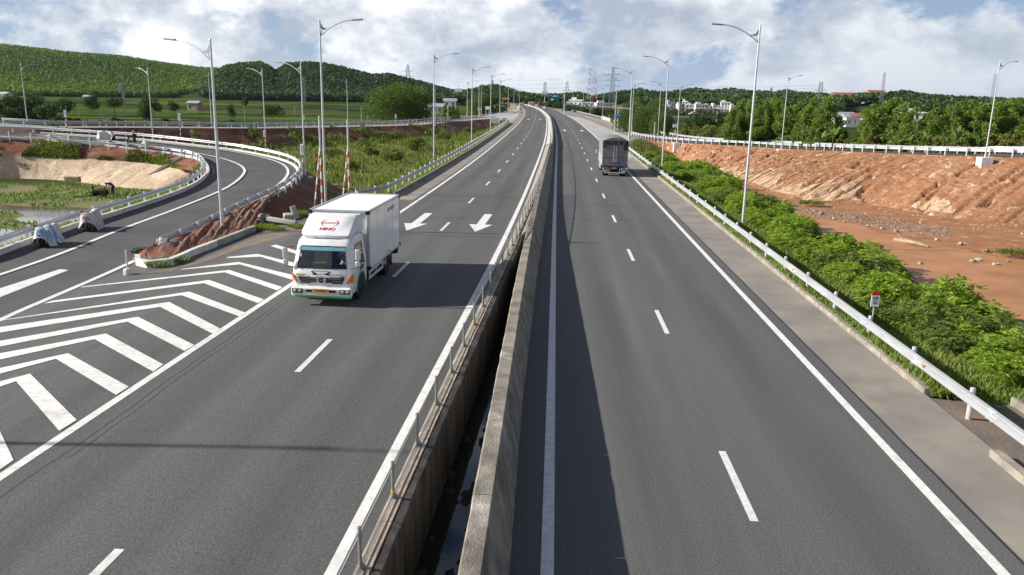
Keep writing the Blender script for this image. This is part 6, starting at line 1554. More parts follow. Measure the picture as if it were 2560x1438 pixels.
# banana plants
def banana_mesh(seed):
    rng = np.random.default_rng(seed); V = []; F = []; Tn = []
    for i in range(9):
        a = i*2.4+rng.random()*.5; up = 1.1+.7*rng.random(); Ln = 1.1+.8*rng.random(); d = np.array([math.cos(a), math.sin(a), 0]); s = np.array([-d[1], d[0], 0]); o = len(V)
        tn = .3+.6*rng.random()
        for k in range(7):
            t = k/6; c = np.array([0, 0, .9])+d*(Ln*t*.7)+np.array([0, 0, up*t*1.7-1.15*t*t]); w = .26*math.sin(math.pi*min(1, .12+t*.88))**.7
            V += [c-s*w+np.array([0, 0, -.06]), c, c+s*w+np.array([0, 0, -.06])]; Tn += [tn]*3
        for k in range(6):
            for q in (0, 1): F.append([o+k*3+q, o+k*3+q+1, o+k*3+q+4, o+k*3+q+3])
    return np_mesh('crown', np.array(V), np.array(F), MT['leaf_banana'], False, np.array(Tn))
BM = [banana_mesh(s) for s in range(3)]
b = MB(); b.tube([(0, 0, -.2), (0, 0, 1.0)], [.12, .08], 7); _o = b.build('t', MT['leaf_banana']); BT = _o.data; bpy.data.objects.remove(_o)
for i, (x, y, Y) in enumerate([(1985, 338, 106), (2008, 336, 104), (2030, 333, 103), (2052, 334, 102), (2085, 330, 99), (2310, 335, 95), (2372, 338, 93), (2392, 334, 92), (2420, 340, 91), (2450, 343, 90), (2540, 350, 89), (2556, 344, 88)]):
    p = PY(x, y, Y); t = thing('banana_plant', (p.x, p.y, p.z-1.6), 'banana plant with broad torn leaves, %s from the left behind the ramp hedge' % ordn[i], 'banana plant', 'banana plants behind the ramp hedge', rz=i*1.3)
    t.scale = (.7+.3*((i*7) % 5)/5,)*3; link('crown', BM[i % 3], t); link('stem', BT, t)

# --- feathery shrubs on the right verge
def shrub_mesh(seed, n=560, material=None):
    rng = np.random.default_rng(seed); lobes = []
    for i in range(9):
        a = rng.random()*6.28; r0 = .75*math.sqrt(rng.random()); lobes.append(((r0*math.cos(a), r0*math.sin(a), .45+.55*rng.random()), (.5, .5, .42)))
    C, d, rad = lobe_points(lobes, n, rng, .35); ax = unit(d*np.array([1, 1, .35])+rng.normal(size=(n, 3))*.35+np.array([0, 0, .1]))
    P_, D_, T_ = [], [], []
    side = unit(np.cross(ax, np.array([0, 0, 1.0])+rng.normal(size=(n, 3))*.2)); tint0 = .25+.5*rng.random(n)+.2*(C[:, 2]-.6)
    for k in range(8):
        t = (k+.5)/8
        c = C+ax*(.40*t-.1)+np.array([0, 0, -1.0])*(.16*t*t)
        for s in (1, -1):
            P_.append(c+side*s*.075*(1-.5*t)); D_.append(unit(side*s+ax*.55+np.array([0, 0, -.15]))); T_.append(np.clip(tint0+rng.normal(size=n)*.08, 0, 1))
    P_, D_, T_ = np.concatenate(P_), np.concatenate(D_), np.concatenate(T_)
    v, f, t = leaf_quads(P_, D_, .135, .038, rng, T_)
    return np_mesh('foliage', v, f, material or MT['leaf_shrub'], False, t)
SH = [shrub_mesh(s) for s in range(5)]+[shrub_mesh(7, 420, MT['leaf_weed']), shrub_mesh(8, 480, MT['leaf_tree'])]
STM = []
for s in range(3):
    rng = np.random.default_rng(s+3); b = MB()
    for k in range(6): a = k*1.1+rng.random(); b.tube([(0, 0, -.3), (.25*math.cos(a), .25*math.sin(a), .4), (.6*math.cos(a), .6*math.sin(a), .9)], [.03, .022, .008], 5)
    o = b.build('t', MT['bark']); STM.append(o.data); bpy.data.objects.remove(o)
def inside(poly, x, y):
    c = False; n = len(poly)
    for i in range(n):
        (x1, y1), (x2, y2) = poly[i], poly[(i+1) % n]
        if (y1 > y) != (y2 > y) and x < (x2-x1)*(y-y1)/(y2-y1)+x1: c = not c
    return c
SHP = [(1600, 395), (1650, 402), (1690, 398), (1735, 400), (1790, 425), (1850, 470), (1925, 520), (2010, 545), (2060, 570), (2130, 590), (2215, 640), (2260, 690), (2330, 705), (2430, 725), (2500, 765), (2580, 790), (2640, 830), (2640, 1120), (2560, 1060), (2500, 985), (2430, 935), (2360, 885), (2290, 830), (2200, 770), (2130, 720), (2040, 660), (1950, 610), (1880, 555), (1800, 490), (1730, 450), (1660, 415)]
shp_w = [(P(x, y, -.5).x, P(x, y, -.5).y) for x, y in SHP]
def verge_z(x, y): return .05-min(1.0, max(0.0, (x-sR(y)-6.2)/8.3))*2.05
pts_s = []; rr = np.random.default_rng(4)
xs_, ys_ = [a for a, c in shp_w], [c for a, c in shp_w]
for _ in range(9000):
    x = min(xs_)+rr.random()*(max(xs_)-min(xs_)); y = min(ys_)+rr.random()*(max(ys_)-min(ys_))
    if not inside(shp_w, x, y): continue
    md_ = 1.05 if y < 45 else 1.25
    if any((x-a)**2+(y-c)**2 < md_**2 for a, c in pts_s): continue
    if x-sR(y) < 8.2+max(0, (45-y)/12.0): continue
    if math.sin(x*.8+1)*math.sin(y*.5)+.5*math.sin(y*1.3+x) > .82: continue
    pts_s.append((x, y))
    if len(pts_s) > 240: break
for i, (x, y) in enumerate(pts_s):
    s = .68+.6*rr.random(); t = thing('shrub', (x, y, verge_z(x, y)-.05), 'bright green feathery shrub in the thicket between right guardrail and pit', 'shrub', 'feathery shrubs on the right verge', rz=rr.random()*6.28)
    t.scale = (s, s, s*(.52+.75*rr.random())); link('foliage', SH[rr.choice(7, p=[.13, .13, .13, .13, .13, .22, .13])], t); link('stems', STM[i % 3], t)

# --- grass and weeds (uncountable)
def blades(name, X, Y, Z, hgt, wid, material, label, seed, tmin=.2):
    rng = np.random.default_rng(seed); n = len(X); C = np.stack([X, Y, Z+hgt*.45], 1)
    D = unit(np.stack([rng.normal(size=n)*.45, rng.normal(size=n)*.45, np.ones(n)], 1))
    tint = np.clip(tmin+.7*rng.random(n)+.2*np.sin(X*.9)*np.sin(Y*.7), 0, 1)
    v, f, t = leaf_quads(C, D, hgt, wid, rng, tint); me = np_mesh(name, v, f, material, False, t)
    return link(name, me, kind='stuff', label=label, cat='grass' if 'grass' in name else 'weeds')
rng = np.random.default_rng(31)
vsR = np.vectorize(sR)
n = 150000; Yg = 9+rng.random(n)**1.9*115; off = 6.35+rng.random(n)**1.1*5.0; Xg = vsR(Yg)+off
keep = ~((Yg < 20.6) & (Yg > 12.0) & (off < 7.6)); Xg, Yg, off = Xg[keep], Yg[keep], off[keep]
Zg = .05-np.clip((off-6.2)/8.3, 0, 1)*2.05
blades('verge_grass', Xg, Yg, Zg, .14+.30*rng.random(len(Xg))*(1+.4*np.sin(Yg*.6)), .035+.025*rng.random(len(Xg)), MT['grass'], 'green grass growing along the right verge', 5)
n = 26000; Yg = 56+rng.random(n)**1.4*155; vlb = np.vectorize(lb); off = .35+rng.random(n)**1.2*3.0; Xg = vlb(Yg)-off
blades('verge_grass', Xg, Yg, .4-np.clip(off/6.3, 0, 1)*2.4, .2+.3*rng.random(n), .05+.03*rng.random(n), MT['grass'], 'green grass along the left verge under the guardrail', 6)
n = 9000; Yg = 119+rng.random(n)*33; off = rng.random(n)*7.5; Xg = np.vectorize(vxr)(Yg)+off; kp = (np.sin(Xg*1.1)*np.sin(Yg*.8)+.5*np.sin(Yg*2.1) > -.1)
blades('verge_grass', Xg[kp], Yg[kp], -np.clip(off[kp]/8.3, 0, 1)*2.0, .25+.45*rng.random(kp.sum()), .07+.05*rng.random(kp.sum()), MT['leaf_weed'], 'weeds on the bank at the nose of the right ramp', 16)
# weeds over the low ground left of the carriageway
n = 90000; Yg = 52+rng.random(n)*165; Xg = -14-rng.random(n)*52
ring = [(p.x, p.y) for p in offset(LO, -3.0)]; 
def slipx(y): return np.interp(y, [p.y for p in SN], [p.x for p in SN])
dS = np.array([min(((x-p.x)**2+(y-p.y)**2) for p in SN[::4]) for x, y in zip(Xg[:n], Yg[:n])])**.5 if 0 else None
sx_ = np.array([p.x for p in SN]); sy_ = np.array([p.y for p in SN])
o_ = np.argsort(sy_); keep = Xg > np.interp(Yg, sy_[o_], sx_[o_])+4.2
lox = np.array([p.x for p in LO]); loy = np.array([p.y for p in LO])
d2 = np.min((Xg[:, None]-lox[None, ::3])**2+(Yg[:, None]-loy[None, ::3])**2, axis=1)
inl = (Yg < np.interp(Xg, lox[::-1][np.argsort(lox[::-1])], loy[::-1][np.argsort(lox[::-1])])) & (Xg < -18)
keep &= (d2 > 9) & ~((Yg < 88) & (Xg < -36)) & ~((Xg < -19.5) & (Yg < 80) & (Xg < -18-(80-Yg)*.0-(Yg-52)*.42))
dens = .5+.5*np.sin(Xg*.31+1)*np.sin(Yg*.23); keep &= rng.random(n) < .45+.55*dens
Xg, Yg = Xg[keep], Yg[keep]; n2 = len(Xg); lbv = vlb(Yg); Zg = np.where(Xg > lbv-6.5, .4-np.clip((lbv-Xg)/6.5, 0, 1)*2.4, -2.0)
hh = (.35+.75*rng.random(n2))*(.7+.5*np.sin(Xg*.5)*np.sin(Yg*.37+2)); Zg = Zg+rng.random(n2)*.55*np.maximum(.2, hh)
Xg2 = Xg; blades('lowland_weeds', Xg2, Yg, Zg, np.maximum(.25, hh), .09+.10*rng.random(n2), MT['leaf_weed'], 'dense olive weeds over the low ground left of the carriageway', 7)
# weeds on the slip bank and the loop banks
def scatter_path(A, n, o0, o1, z0, z1, seed, p=1.0):
    rng = np.random.default_rng(seed); k = rng.integers(0, len(A)-1, n); t = rng.random(n); nn = normals2(A)
    a = np.array(A); b_ = a[k]*(1-t)[:, None]+a[np.minimum(k+1, len(A)-1)]*t[:, None]; nv = np.array(nn)[k]; q = rng.random(n)**p
    X = b_[:, 0]+nv[:, 0]*(o0+(o1-o0)*q); Y = b_[:, 1]+nv[:, 1]*(o0+(o1-o0)*q); zt = b_[:, 2]
    Z = zt*(1-q)+q*z1 if z0 is None else z0+(z1-z0)*q
    pat = np.sin(X*.45+seed)*np.sin(Y*.5+seed*.7)+.5*np.sin(X*1.3)*np.sin(Y*1.1)
    return X, Y, Z, q, pat
X, Y, Z, q, pat = scatter_path(SN, 36000, -.6, -7.5, None, -2.2, 3); kp = (pat+q*1.5 > .75) & (Y < 190)
blades('bank_weeds', X[kp], Y[kp], Z[kp], .3+.6*rng.random(kp.sum()), .10+.1*rng.random(kp.sum()), MT['leaf_weed'], 'scattered weeds on the dark red slip road bank', 8)
X, Y, Z, q, pat = scatter_path(ia, 16000, .5, 5.5, None, -2.1, 4); kp = (pat+q*.9 > .35) & (Y > 26)
blades('bank_grass', X[kp], Y[kp], Z[kp], .2+.45*rng.random(kp.sum()), .04+.04*rng.random(kp.sum()), MT['grass'], 'tall grass on the loop ramp bank above the pond', 9)
nC = 9000; tA = offset(ib, .5); LAq = resample(tA, .5); LBq = resample(smooth(C_mid, 2), sum((p-q).length for p, q in zip(smooth(C_mid, 2), smooth(C_mid, 2)[1:]))/(len(LAq)-1))
ki = rng.integers(0, min(len(LAq), len(LBq))-1, nC); tt = rng.random(nC)**.55*1.12; a_ = np.array(LAq)[ki]; b_ = np.array(LBq)[ki]; pp_ = a_+(b_-a_)*tt[:, None]
pat = np.sin(pp_[:, 0]*.55)+.6*np.sin(pp_[:, 0]*1.7+2)+.5*np.sin(pp_[:, 1]*1.3); kp = pat+tt*1.6 > .95
blades('bank_grass', pp_[kp, 0], pp_[kp, 1], pp_[kp, 2]-.05, .25+.5*rng.random(kp.sum()), .08+.07*rng.random(kp.sum()), MT['leaf_weed'], 'tufts of grass on the red upper bank of the loop', 10)
# marsh plants round the pond
n = 30000; Xg = -82+rng.random(n)*55; Yg = 40+rng.random(n)*36
ppoly = [(p.x, p.y) for p in smooth(pp, 1)]; ppoly2 = [(p.x, p.y) for p in smooth(pp2, 1)]
kp = np.array([not inside(ppoly, x, y) and not inside(ppoly2, x, y) for x, y in zip(Xg, Yg)])
lim = np.interp(Xg, [p.x for p in C_toe][::-1], [p.y for p in C_toe][::-1]); kp &= (Yg < lim-.3) & (Xg < np.interp(Yg, [p.y for p in ia], [p.x for p in ia])-4)
kp &= (np.sin(Xg*.35)*np.sin(Yg*.42)+.5*np.sin(Xg*.9+1) > -.55)
MT['marsh'] = leafmat('marsh_leaves', (.05, .10, .015), (.13, .22, .03), (.22, .22, .07), .3)
blades('marsh_weeds', Xg[kp], Yg[kp], np.full(kp.sum(), -2.02), .12+.4*rng.random(kp.sum())*(.4+.6*(np.sin(Xg[kp]*.5)*np.sin(Yg[kp]*.6) > 0)), .07+.06*rng.random(kp.sum()), MT['marsh'], 'low green marsh plants round the pond', 11)
# bushes in the low ground
for i, (x, y, h, w) in enumerate([(1040, 382, 2.6, 1.1), (985, 408, 2.0, 1.4), (905, 372, 1.8, 1.3), (860, 352, 2.2, 1.5), (790, 348, 2.2, 1.4), (740, 345, 2.4, 1.4), (700, 342, 2.2, 1.4), (640, 348, 1.9, 1.4), (930, 395, 1.6, 1.3), (1108, 355, 2.0, 1.2), (1170, 338, 2.0, 1.3), (1230, 313, 2.2, 1.3), (875, 430, 1.5, 1.4), (830, 395, 1.5, 1.6), (800, 425, 1.3, 1.4)]):
    tree('bush', i, P(x, y, -2.0)+Vector((0, 0, .0)), h, 'olive bush in the weedy low ground, %s of fifteen from the left' % ordn[[1040, 985, 905, 860, 790, 740, 700, 640, 930, 1108, 1170, 1230, 875, 830, 800].__len__() and sorted([1040, 985, 905, 860, 790, 740, 700, 640, 930, 1108, 1170, 1230, 875, 830, 800]).index(x)], 'bush', 'bushes in the low ground on the left', w, name='bush')
for i, (x, y) in enumerate([(655, 572), (668, 574), (690, 578), (745, 572), (752, 538), (412, 662), (440, 657), (396, 668)]):
    p = PL(x, y); r2 = np.random.default_rng(i); m_ = 260; a = r2.random(m_)*6.28; rd = .38*np.sqrt(r2.random(m_))
    C = np.stack([rd*np.cos(a)*1.5, rd*np.sin(a), np.full(m_, .16)], 1); D = unit(np.stack([np.cos(a)*rd*1.6, np.sin(a)*rd*1.6, np.ones(m_)*.8], 1)+r2.normal(size=(m_, 3))*.2)
    v, f, t_ = leaf_quads(C, D, .34*(.6+.6*r2.random(m_)), .025, r2, r2.random(m_)); o = link('grass_tuft', np_mesh('grass_tuft', v, f, MT['grass'], False, t_), None, loc=p, label='bright grass tuft by the island, %s of eight from the left' % ordn[sorted([655, 668, 690, 745, 752, 412, 440, 396]).index(x)], cat='grass tuft', group='grass tufts by the island')
for i, (x, y) in enumerate([(1945, 510), (2030, 512), (2540, 638), (1910, 498)]):
    p = P(x, y, -1.8); r2 = np.random.default_rng(i+50); m_ = 300; a = r2.random(m_)*6.28; rd = .8*np.sqrt(r2.random(m_))
    C = np.stack([rd*np.cos(a)*1.5, rd*np.sin(a), .12+.2*r2.random(m_)], 1); D = unit(np.stack([np.cos(a)*.5, np.sin(a)*.5, np.ones(m_)*.8], 1)+r2.normal(size=(m_, 3))*.3)
    v, f, t_ = leaf_quads(C, D, .38, .06, r2, r2.random(m_)); link('weed_tuft', np_mesh('weed_tuft', v, f, MT['leaf_weed'], False, t_), None, loc=p, label='green weed tuft on the pit mud, %s of four from the left' % ordn[sorted([1945, 2030, 2540, 1910]).index(x)], cat='weeds', group='weed tufts in the pit')

# --- wooded hills
def forest(name, H_, n, seed, material, label, az_px, smin, smax, per=36, dens_dark=0.0, r0=-25, r1=60):
    rng = np.random.default_rng(seed); a0, a1 = azel(az_px[0], 240)[0], azel(az_px[1], 240)[0]
    Db, Dc = H_[2], H_[3]; sp_ = math.sqrt(abs(a1-a0)*((Dc+r1)**2-(Db+r0)**2)/2/n)
    gx_, gy_ = np.meshgrid(np.arange(math.sin(min(a0, a1))*(Dc+r1)-20, math.sin(max(a0, a1))*(Dc+r1)+20, sp_), np.arange(500, Dc+r1, sp_)); X = (gx_+sp_*.5*(np.arange(gx_.shape[0]) % 2)[:, None]).ravel(); Y = gy_.ravel()
    X = X+rng.normal(size=X.size)*sp_*.17; Y = Y+rng.normal(size=X.size)*sp_*.17; r = np.hypot(X, Y); a = np.arctan2(X, Y)
    g_ = (r > Db+r0) & (r < Dc+r1) & (a > min(a0, a1)) & (a < max(a0, a1)); X, Y, a = X[g_], Y[g_], a[g_]; Z = ground_np(X, Y)
    e = np.interp(a, H_[0], H_[1], left=-1, right=-1); ok = (e > -.004)
    pxw = np.tan(a+math.radians(3.3))*FPX+1280; ok &= ~((pxw > 2078) & (pxw < 2215) & (np.hypot(X, Y) < 925) & (H_ is HC))
    X, Y, Z = X[ok], Y[ok], Z[ok]; m_ = len(X)
    s = smin+(smax-smin)*rng.random(m_)
    C = np.repeat(np.stack([X, Y, Z], 1), per, 0); S = np.repeat(s, per); d = unit(rng.normal(size=(m_*per, 3)))
    d[:, 2] = np.abs(d[:, 2])*1.15-.2
    Cc = C+d*np.stack([S*.35, S*.35, S*.62], 1)+np.stack([np.zeros(m_*per), np.zeros(m_*per), S*.62], 1)
    D = unit(d+rng.normal(size=d.shape)*.6)
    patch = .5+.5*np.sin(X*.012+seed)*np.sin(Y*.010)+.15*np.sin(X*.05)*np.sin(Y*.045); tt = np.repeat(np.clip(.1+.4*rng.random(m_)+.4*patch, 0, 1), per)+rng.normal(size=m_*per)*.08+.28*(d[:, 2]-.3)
    v, f, t = leaf_quads(Cc, D, S*.36, S*.26, rng, np.clip(tt, 0, 1))
    return link(name, np_mesh(name, v, f, material, False, t), kind='stuff', label=label, cat='forest')
forest('forest', HA, 12500, 3, MT['leaf_forest'], 'bright green plantation covering the long hill at left', (-60, 760), 4.4, 6.8)
forest('forest', HB, 6500, 4, MT['leaf_forest2'], 'green woods coloured darker for cloud shadow on the nearer hill behind the tall lamp', (505, 1190), 5.0, 8.0, r0=-30)
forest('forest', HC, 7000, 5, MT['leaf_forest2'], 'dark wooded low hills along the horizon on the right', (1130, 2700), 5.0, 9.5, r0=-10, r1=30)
# scrub over the far plain in front of the houses
def scrub(name, pxr, Yr, n, seed, material, label, smin, smax, per=16):
    rng = np.random.default_rng(seed); px = pxr[0]+(pxr[1]-pxr[0])*rng.random(n); Yd = Yr[0]+(Yr[1]-Yr[0])*rng.random(n)
    X = np.array([PY(a, 250, c).x for a, c in zip(px, Yd)]); Y = Yd; s = smin+(smax-smin)*rng.random(n)
    ok = (X < np.vectorize(eLl)(Y)-9) | (X > np.maximum(np.vectorize(sR)(Y)+9, np.interp(Y, tx, tv)+4)); X, Y, s = X[ok], Y[ok], s[ok]; n = len(X); Z = ground_np(X, Y)
    C = np.repeat(np.stack([X, Y, Z], 1), per, 0); S = np.repeat(s, per); d = unit(rng.normal(size=(n*per, 3))); d[:, 2] = np.abs(d[:, 2])
    Cc = C+d*np.stack([S*.7, S*.7, S*.6], 1)+np.stack([0*S, 0*S, S*.3], 1); tt = np.clip(np.repeat(.1+.6*rng.random(n), per)+rng.normal(size=n*per)*.1, 0, 1)
    v, f, t = leaf_quads(Cc, unit(d+rng.normal(size=d.shape)*.6), S*.6, S*.45, rng, tt); return link(name, np_mesh(name, v, f, material, False, t), kind='stuff', label=label, cat='scrub')
scrub('far_scrub', (1395, 2560), (520, 735), 700, 6, MT['leaf_dark'], 'dark scrub and gardens around the distant houses', 1.2, 3.2)
scrub('field_scrub', (1440, 1580), (200, 420), 320, 7, MT['leaf_dark'], 'dark bushes beside the far right bend', 1.6, 3.2)
scrub('field_scrub', (1640, 1830), (150, 175), 60, 8, MT['leaf_weed'], 'olive scrub in the field behind the white board', 1.0, 2.2, 60)
scrub('field_scrub', (1060, 1260), (215, 300), 110, 9, MT['leaf_tree'], 'sunlit bushes beyond the slip road merge', 1.0, 2.4, 40)
scrub('field_scrub', (-40, 700), (170, 260), 90, 10, MT['leaf_dark'], 'dark bushes along the field edge behind the slip road', 1.0, 2.2, 40)
scrub('field_scrub', (1270, 1440), (430, 760), 260, 11, MT['leaf_dark'], 'dark roadside bushes beyond the far bend', 2.0, 5.0, 20)

# ================================================================== FAR BUILDINGS, TOWERS, SIGNS
def house(px, yb_Y, z=None, w=9, d=8, h=6.5, floors=2, roof='flat', material='plaster', label='', rz=0.0, roofm='roof_red'):
    q = PY(px, 260, yb_Y); zz = ground_z(q.x, q.y) if z is None else z
    t = thing('house', (q.x, q.y, zz), label, 'house', None, rz)
    b = MB(); b.box((0, 0, h/2-1), (w, d, h+2)); b.build('wall', MT[material], t)
    if roof == 'flat':
        b = MB(); b.box((0, 0, h+.12), (w+.7, d+.7, .24)); b.build('roof', MT['grey_plaster'], t)
        b = MB()
        for s in (-1, 1): b.box((s*(w/2+.1), 0, h+.55), (.15, d, .6)); b.box((0, s*(d/2+.1), h+.55), (w, .15, .6))
        b.build('parapet', MT[material], t)
        b = MB(); b.box((-w*.22, d*.15, h+1.3), (w*.36, d*.5, 2.2)); st = b.build('stair_tower', MT[material], t)
    else:
        b = MB(); o = .6; b.prism([(-w/2-o, -d/2-o, h), (w/2+o, -d/2-o, h), (0, -d/2-o, h+w*.22)] if 0 else [(-w/2-o, -d/2-o, h), (-w/2-o, 0, h+d*.24), (-w/2-o, d/2+o, h)], (w+2*o, 0, 0)); b.build('roof', MT[roofm], t)
    nw = max(2, int(w/2.6))
    for f in range(floors):
        for i in range(nw):
            x = -w/2+(i+.5)*w/nw; zc = (f+.55)*h/floors
            b = MB(); b.box((x, -d/2-.02, zc), (1.1, .1, 1.5)); wn = b.build('window', MT['window'], t)
            b = MB(); b.box((x, -d/2-.12, zc-.82), (1.4, .25, .1)); b.build('sill', MT['grey_plaster'], wn)
    b = MB(); b.box((w*.28, -d/2-.03, 1.05), (1.1, .1, 2.1)); b.build('door', MT['timber'], t)
    if floors > 1:
        b = MB(); b.box((0, -d/2-.6, h/floors), (w*.8, 1.2, .15)); b.box((0, -d/2-1.15, h/floors+.45), (w*.8, .08, .8)); b.build('balcony', MT[material], t)
    return t
hs = [(1442, 560, 9, 7.5, 8.5, 2, 'flat', 'plaster', 'white two storey house right of the green sign'), (1462, 580, 12, 8, 7, 2, 'flat', 'plaster', 'wide white house beside the green sign house'), (1427, 520, 7, 7, 6, 2, 'flat', 'plaster', 'small cream house left of the wide white one'),
      (1478, 700, 14, 8, 4, 1, 'flat', 'plaster', 'low white house left of the domed one'), (1512, 690, 16, 9, 6, 2, 'flat', 'plaster', 'long white house below the big pylon'), (1548, 640, 9, 7, 4, 1, 'gable', 'grey_plaster', 'red roofed house behind the sign arm'),
      (1592, 720, 9, 7, 6.5, 2, 'flat', 'grey_plaster', 'grey house peeping over the rounded bright trees'), (1664, 760, 9, 7, 5, 1, 'gable', 'plaster', 'pale gabled house left of the ramp lamp'), (1676, 780, 8, 7, 9, 2, 'flat', 'grey_plaster', 'tall grey house left end of the village'), (1701, 760, 7, 7, 7, 2, 'flat', 'grey_plaster', 'narrow grey house behind the smaller ramp lamp'),
      (1713, 770, 6, 7, 10, 3, 'flat', 'plaster', 'narrow three storey white house in the village'), (1727, 760, 10, 7, 6.5, 2, 'flat', 'plaster', 'white house with two dark windows in the village'), (1753, 740, 13, 8, 7.5, 2, 'flat', 'plaster', 'largest white house in the middle of the village'), (1772, 760, 8, 7, 6, 2, 'flat', 'plaster', 'cream house right of the largest village house'),
      (1788, 760, 8, 7, 6.5, 2, 'flat', 'plaster', 'small white house in the right part of the village'), (1797, 740, 7, 6, 3.5, 1, 'gable', 'grey_plaster', 'low grey gabled house in the village'), (1814, 760, 10, 8, 10, 3, 'flat', 'plaster', 'white three storey house at the right end of the village'), (1834, 750, 7, 7, 6.5, 2, 'flat', 'plaster', 'white house half hidden by the feathery trees'),
      (2112, 420, 9, 7, 5, 1, 'gable', 'grey_plaster', 'grey metal roofed house in the gap of the tree row'), (2128, 400, 7, 6, 4.5, 1, 'gable', 'plaster', 'pale green roofed house in the gap of the tree row'), (2150, 400, 7, 6, 5, 1, 'gable', 'plaster', 'red roofed house in the gap of the tree row'), (2290, 380, 9, 8, 7, 2, 'flat', 'plaster', 'pale grey house between two groups of feathery trees'),
      (1102, 480, 14, 8, 4, 1, 'gable', 'grey_plaster', 'low grey house right of the big round tree'), (1125, 470, 7, 6, 7.5, 2, 'gable', 'plaster', 'tall pale house with a pointed gable near the slip road'), (1082, 500, 10, 7, 4, 1, 'gable', 'grey_plaster', 'grey roofed shed next to the low grey house'),
      (12, 620, 12, 8, 4, 1, 'gable', 'plaster', 'pale house at the foot of the hill near the left edge'), (487, 420, 6, 5, 4, 1, 'gable', 'timber', 'brown hut standing in the paddy fields'), (225, 700, 10, 6, 3, 1, 'gable', 'grey_plaster', 'low shed behind the flat crowned trees'), (1345, 640, 14, 8, 5, 1, 'gable', 'plaster', 'red roofed house above the far bend')]
for i, (px, Y, w, d, h, fl_, rf_, m_, l2) in enumerate(hs):
    house(px, Y, None, w*(.85 if Y > 690 else 1), d, h*(.85 if Y > 690 else 1), fl_, rf_, m_, l2, rz=(i % 5-2)*.12, roofm='roof_red' if 'red' in l2 else 'roof_grey')
# school-like buildings on the hill at right
for px, py, Y, w, l2 in [(2112, 262, 905, 30, 'long white building with clay roof on the right hill'), (2186, 262, 915, 17, 'second white building with clay roof on the right hill')]:
    q = PY(px, py, Y); t = thing('hill_building', (q.x, q.y, ground_z(q.x, q.y)-.5), l2, 'building', None, .15)
    b = MB(); b.box((0, 0, 3.5), (w, 12, 13)); b.build('wall', MT['plaster'], t)
    b = MB(); b.prism([(-w/2-1, -7, 9.9), (-w/2-1, 0, 13.5), (-w/2-1, 7, 9.9)], (w+2, 0, 0)); b.build('roof', MT['roof_red'], t)
    for i in range(int(w/4)):
        b = MB(); b.box((-w/2+2+i*4, -6.05, 7.2), (2, .15, 2)); b.build('window', MT['window'], t)
q = PY(1158, 250, 900); t = thing('hill_building', (q.x, q.y, q.z), 'small white building on the ridge beside the thin mast', 'building')
b = MB(); b.box((0, 0, 4), (22, 9, 9)); b.build('wall', MT['plaster'], t); b = MB(); b.box((-5, 0, 10), (8, 8, 4)); b.build('upper_block', MT['plaster'], t); b = MB(); b.box((0, 0, 8.7), (23, 10, .5)); b.build('roof', MT['grey_plaster'], t)

def lattice(base, H, wb, wt, n, label, cat, name, mat1, mat2=None, arms=None, waist=None, r=.16):
    t = thing(name, base, label, cat); b1, b2 = MB(), MB()
    def wid(s):
        if waist: return wb+(waist[1]-wb)*s/waist[0] if s < waist[0] else waist[1]+(wt-waist[1])*(s-waist[0])/(1-waist[0])
        return wb+(wt-wb)*s
    for i in range(n):
        s0, s1 = i/n, (i+1)/n; a, c = wid(s0)/2, wid(s1)/2; B_ = b2 if (mat2 and i % 2) else b1
        keep_ = b1 if (mat2 and i % 2) else None
        C0 = [Vector((x*a, y*a, H*s0)) for x, y in ((-1, -1), (1, -1), (1, 1), (-1, 1))]; C1 = [Vector((x*c, y*c, H*s1)) for x, y in ((-1, -1), (1, -1), (1, 1), (-1, 1))]
        for k in range(4):
            if keep_: keep_.tube([C0[k], C1[k]], r*.5, 4, False)
            B_.tube([C0[k], C1[k]], r, 4, False); B_.tube([C0[k], C1[(k+1) % 4]], r*.6, 4, False); B_.tube([C0[(k+1) % 4], C1[k]], r*.6, 4, False); B_.tube([C1[k], C1[(k+1) % 4]], r*.6, 4, False)
    b1.build('lattice_body', mat1, t)
    if mat2: b2.build('painted_sections', mat2, t)
    for s, L_ in arms or []:
        b = MB(); c = wid(s)/2
        for sg in (-1, 1):
            tip = Vector((sg*L_, 0, H*s+.3))
            for y in (-c, c): b.tube([Vector((sg*c, y, H*s)), tip], r*.7, 4, False)
            b.tube([Vector((sg*c, 0, H*s+1.6)), tip], r*.6, 4, False); b.tube([tip, tip+Vector((0, 0, -1.6))], r*.6, 4, False)
        b.build('crossarm', mat1, t)
    return t
MT['pylon'] = mat('pylon_steel', (.20, .215, .235), .6, .3, var=.05)
def tower_px(px, yt, yb, Y, wbpx, wt, n, label, cat, name, m1=None, m2=None, arms=None, waist=None, r=.16, sink=6):
    q = PY(px, yb, Y); top = PY(px, yt, Y); H = top.z-q.z+sink
    return lattice((q.x, q.y, q.z-sink), H, wbpx*Y/FPX, wt, n, label, cat, name, m1 or MT['pylon'], m2, arms, waist, r)
tower_px(1530, 168, 238, 720, 17, 1.6, 12, 'big dark power pylon with three crossarms behind the village', 'pylon', 'power_pylon', arms=[(.54, 6), (.68, 6.5), (.82, 5.5)], waist=(.45, 3.2), r=.17, sink=12)
tower_px(1480, 173, 238, 640, 26, 4.6, 8, 'red and white lattice telecom mast left of the big pylon', 'mast', 'telecom_mast', gloss('white_mast_paint', (.55, .54, .54), .5), MT['red_band'], r=.10, sink=10)
tower_px(1417, 204, 236, 1000, 12, 2.2, 8, 'pale distant pylon right of the green sign', 'pylon', 'power_pylon', arms=[(.6, 5)], r=.24, sink=12)
tower_px(1362, 206, 238, 900, 6, 2.6, 8, 'slim distant mast above the billboard', 'mast', 'telecom_mast', r=.26, sink=10)
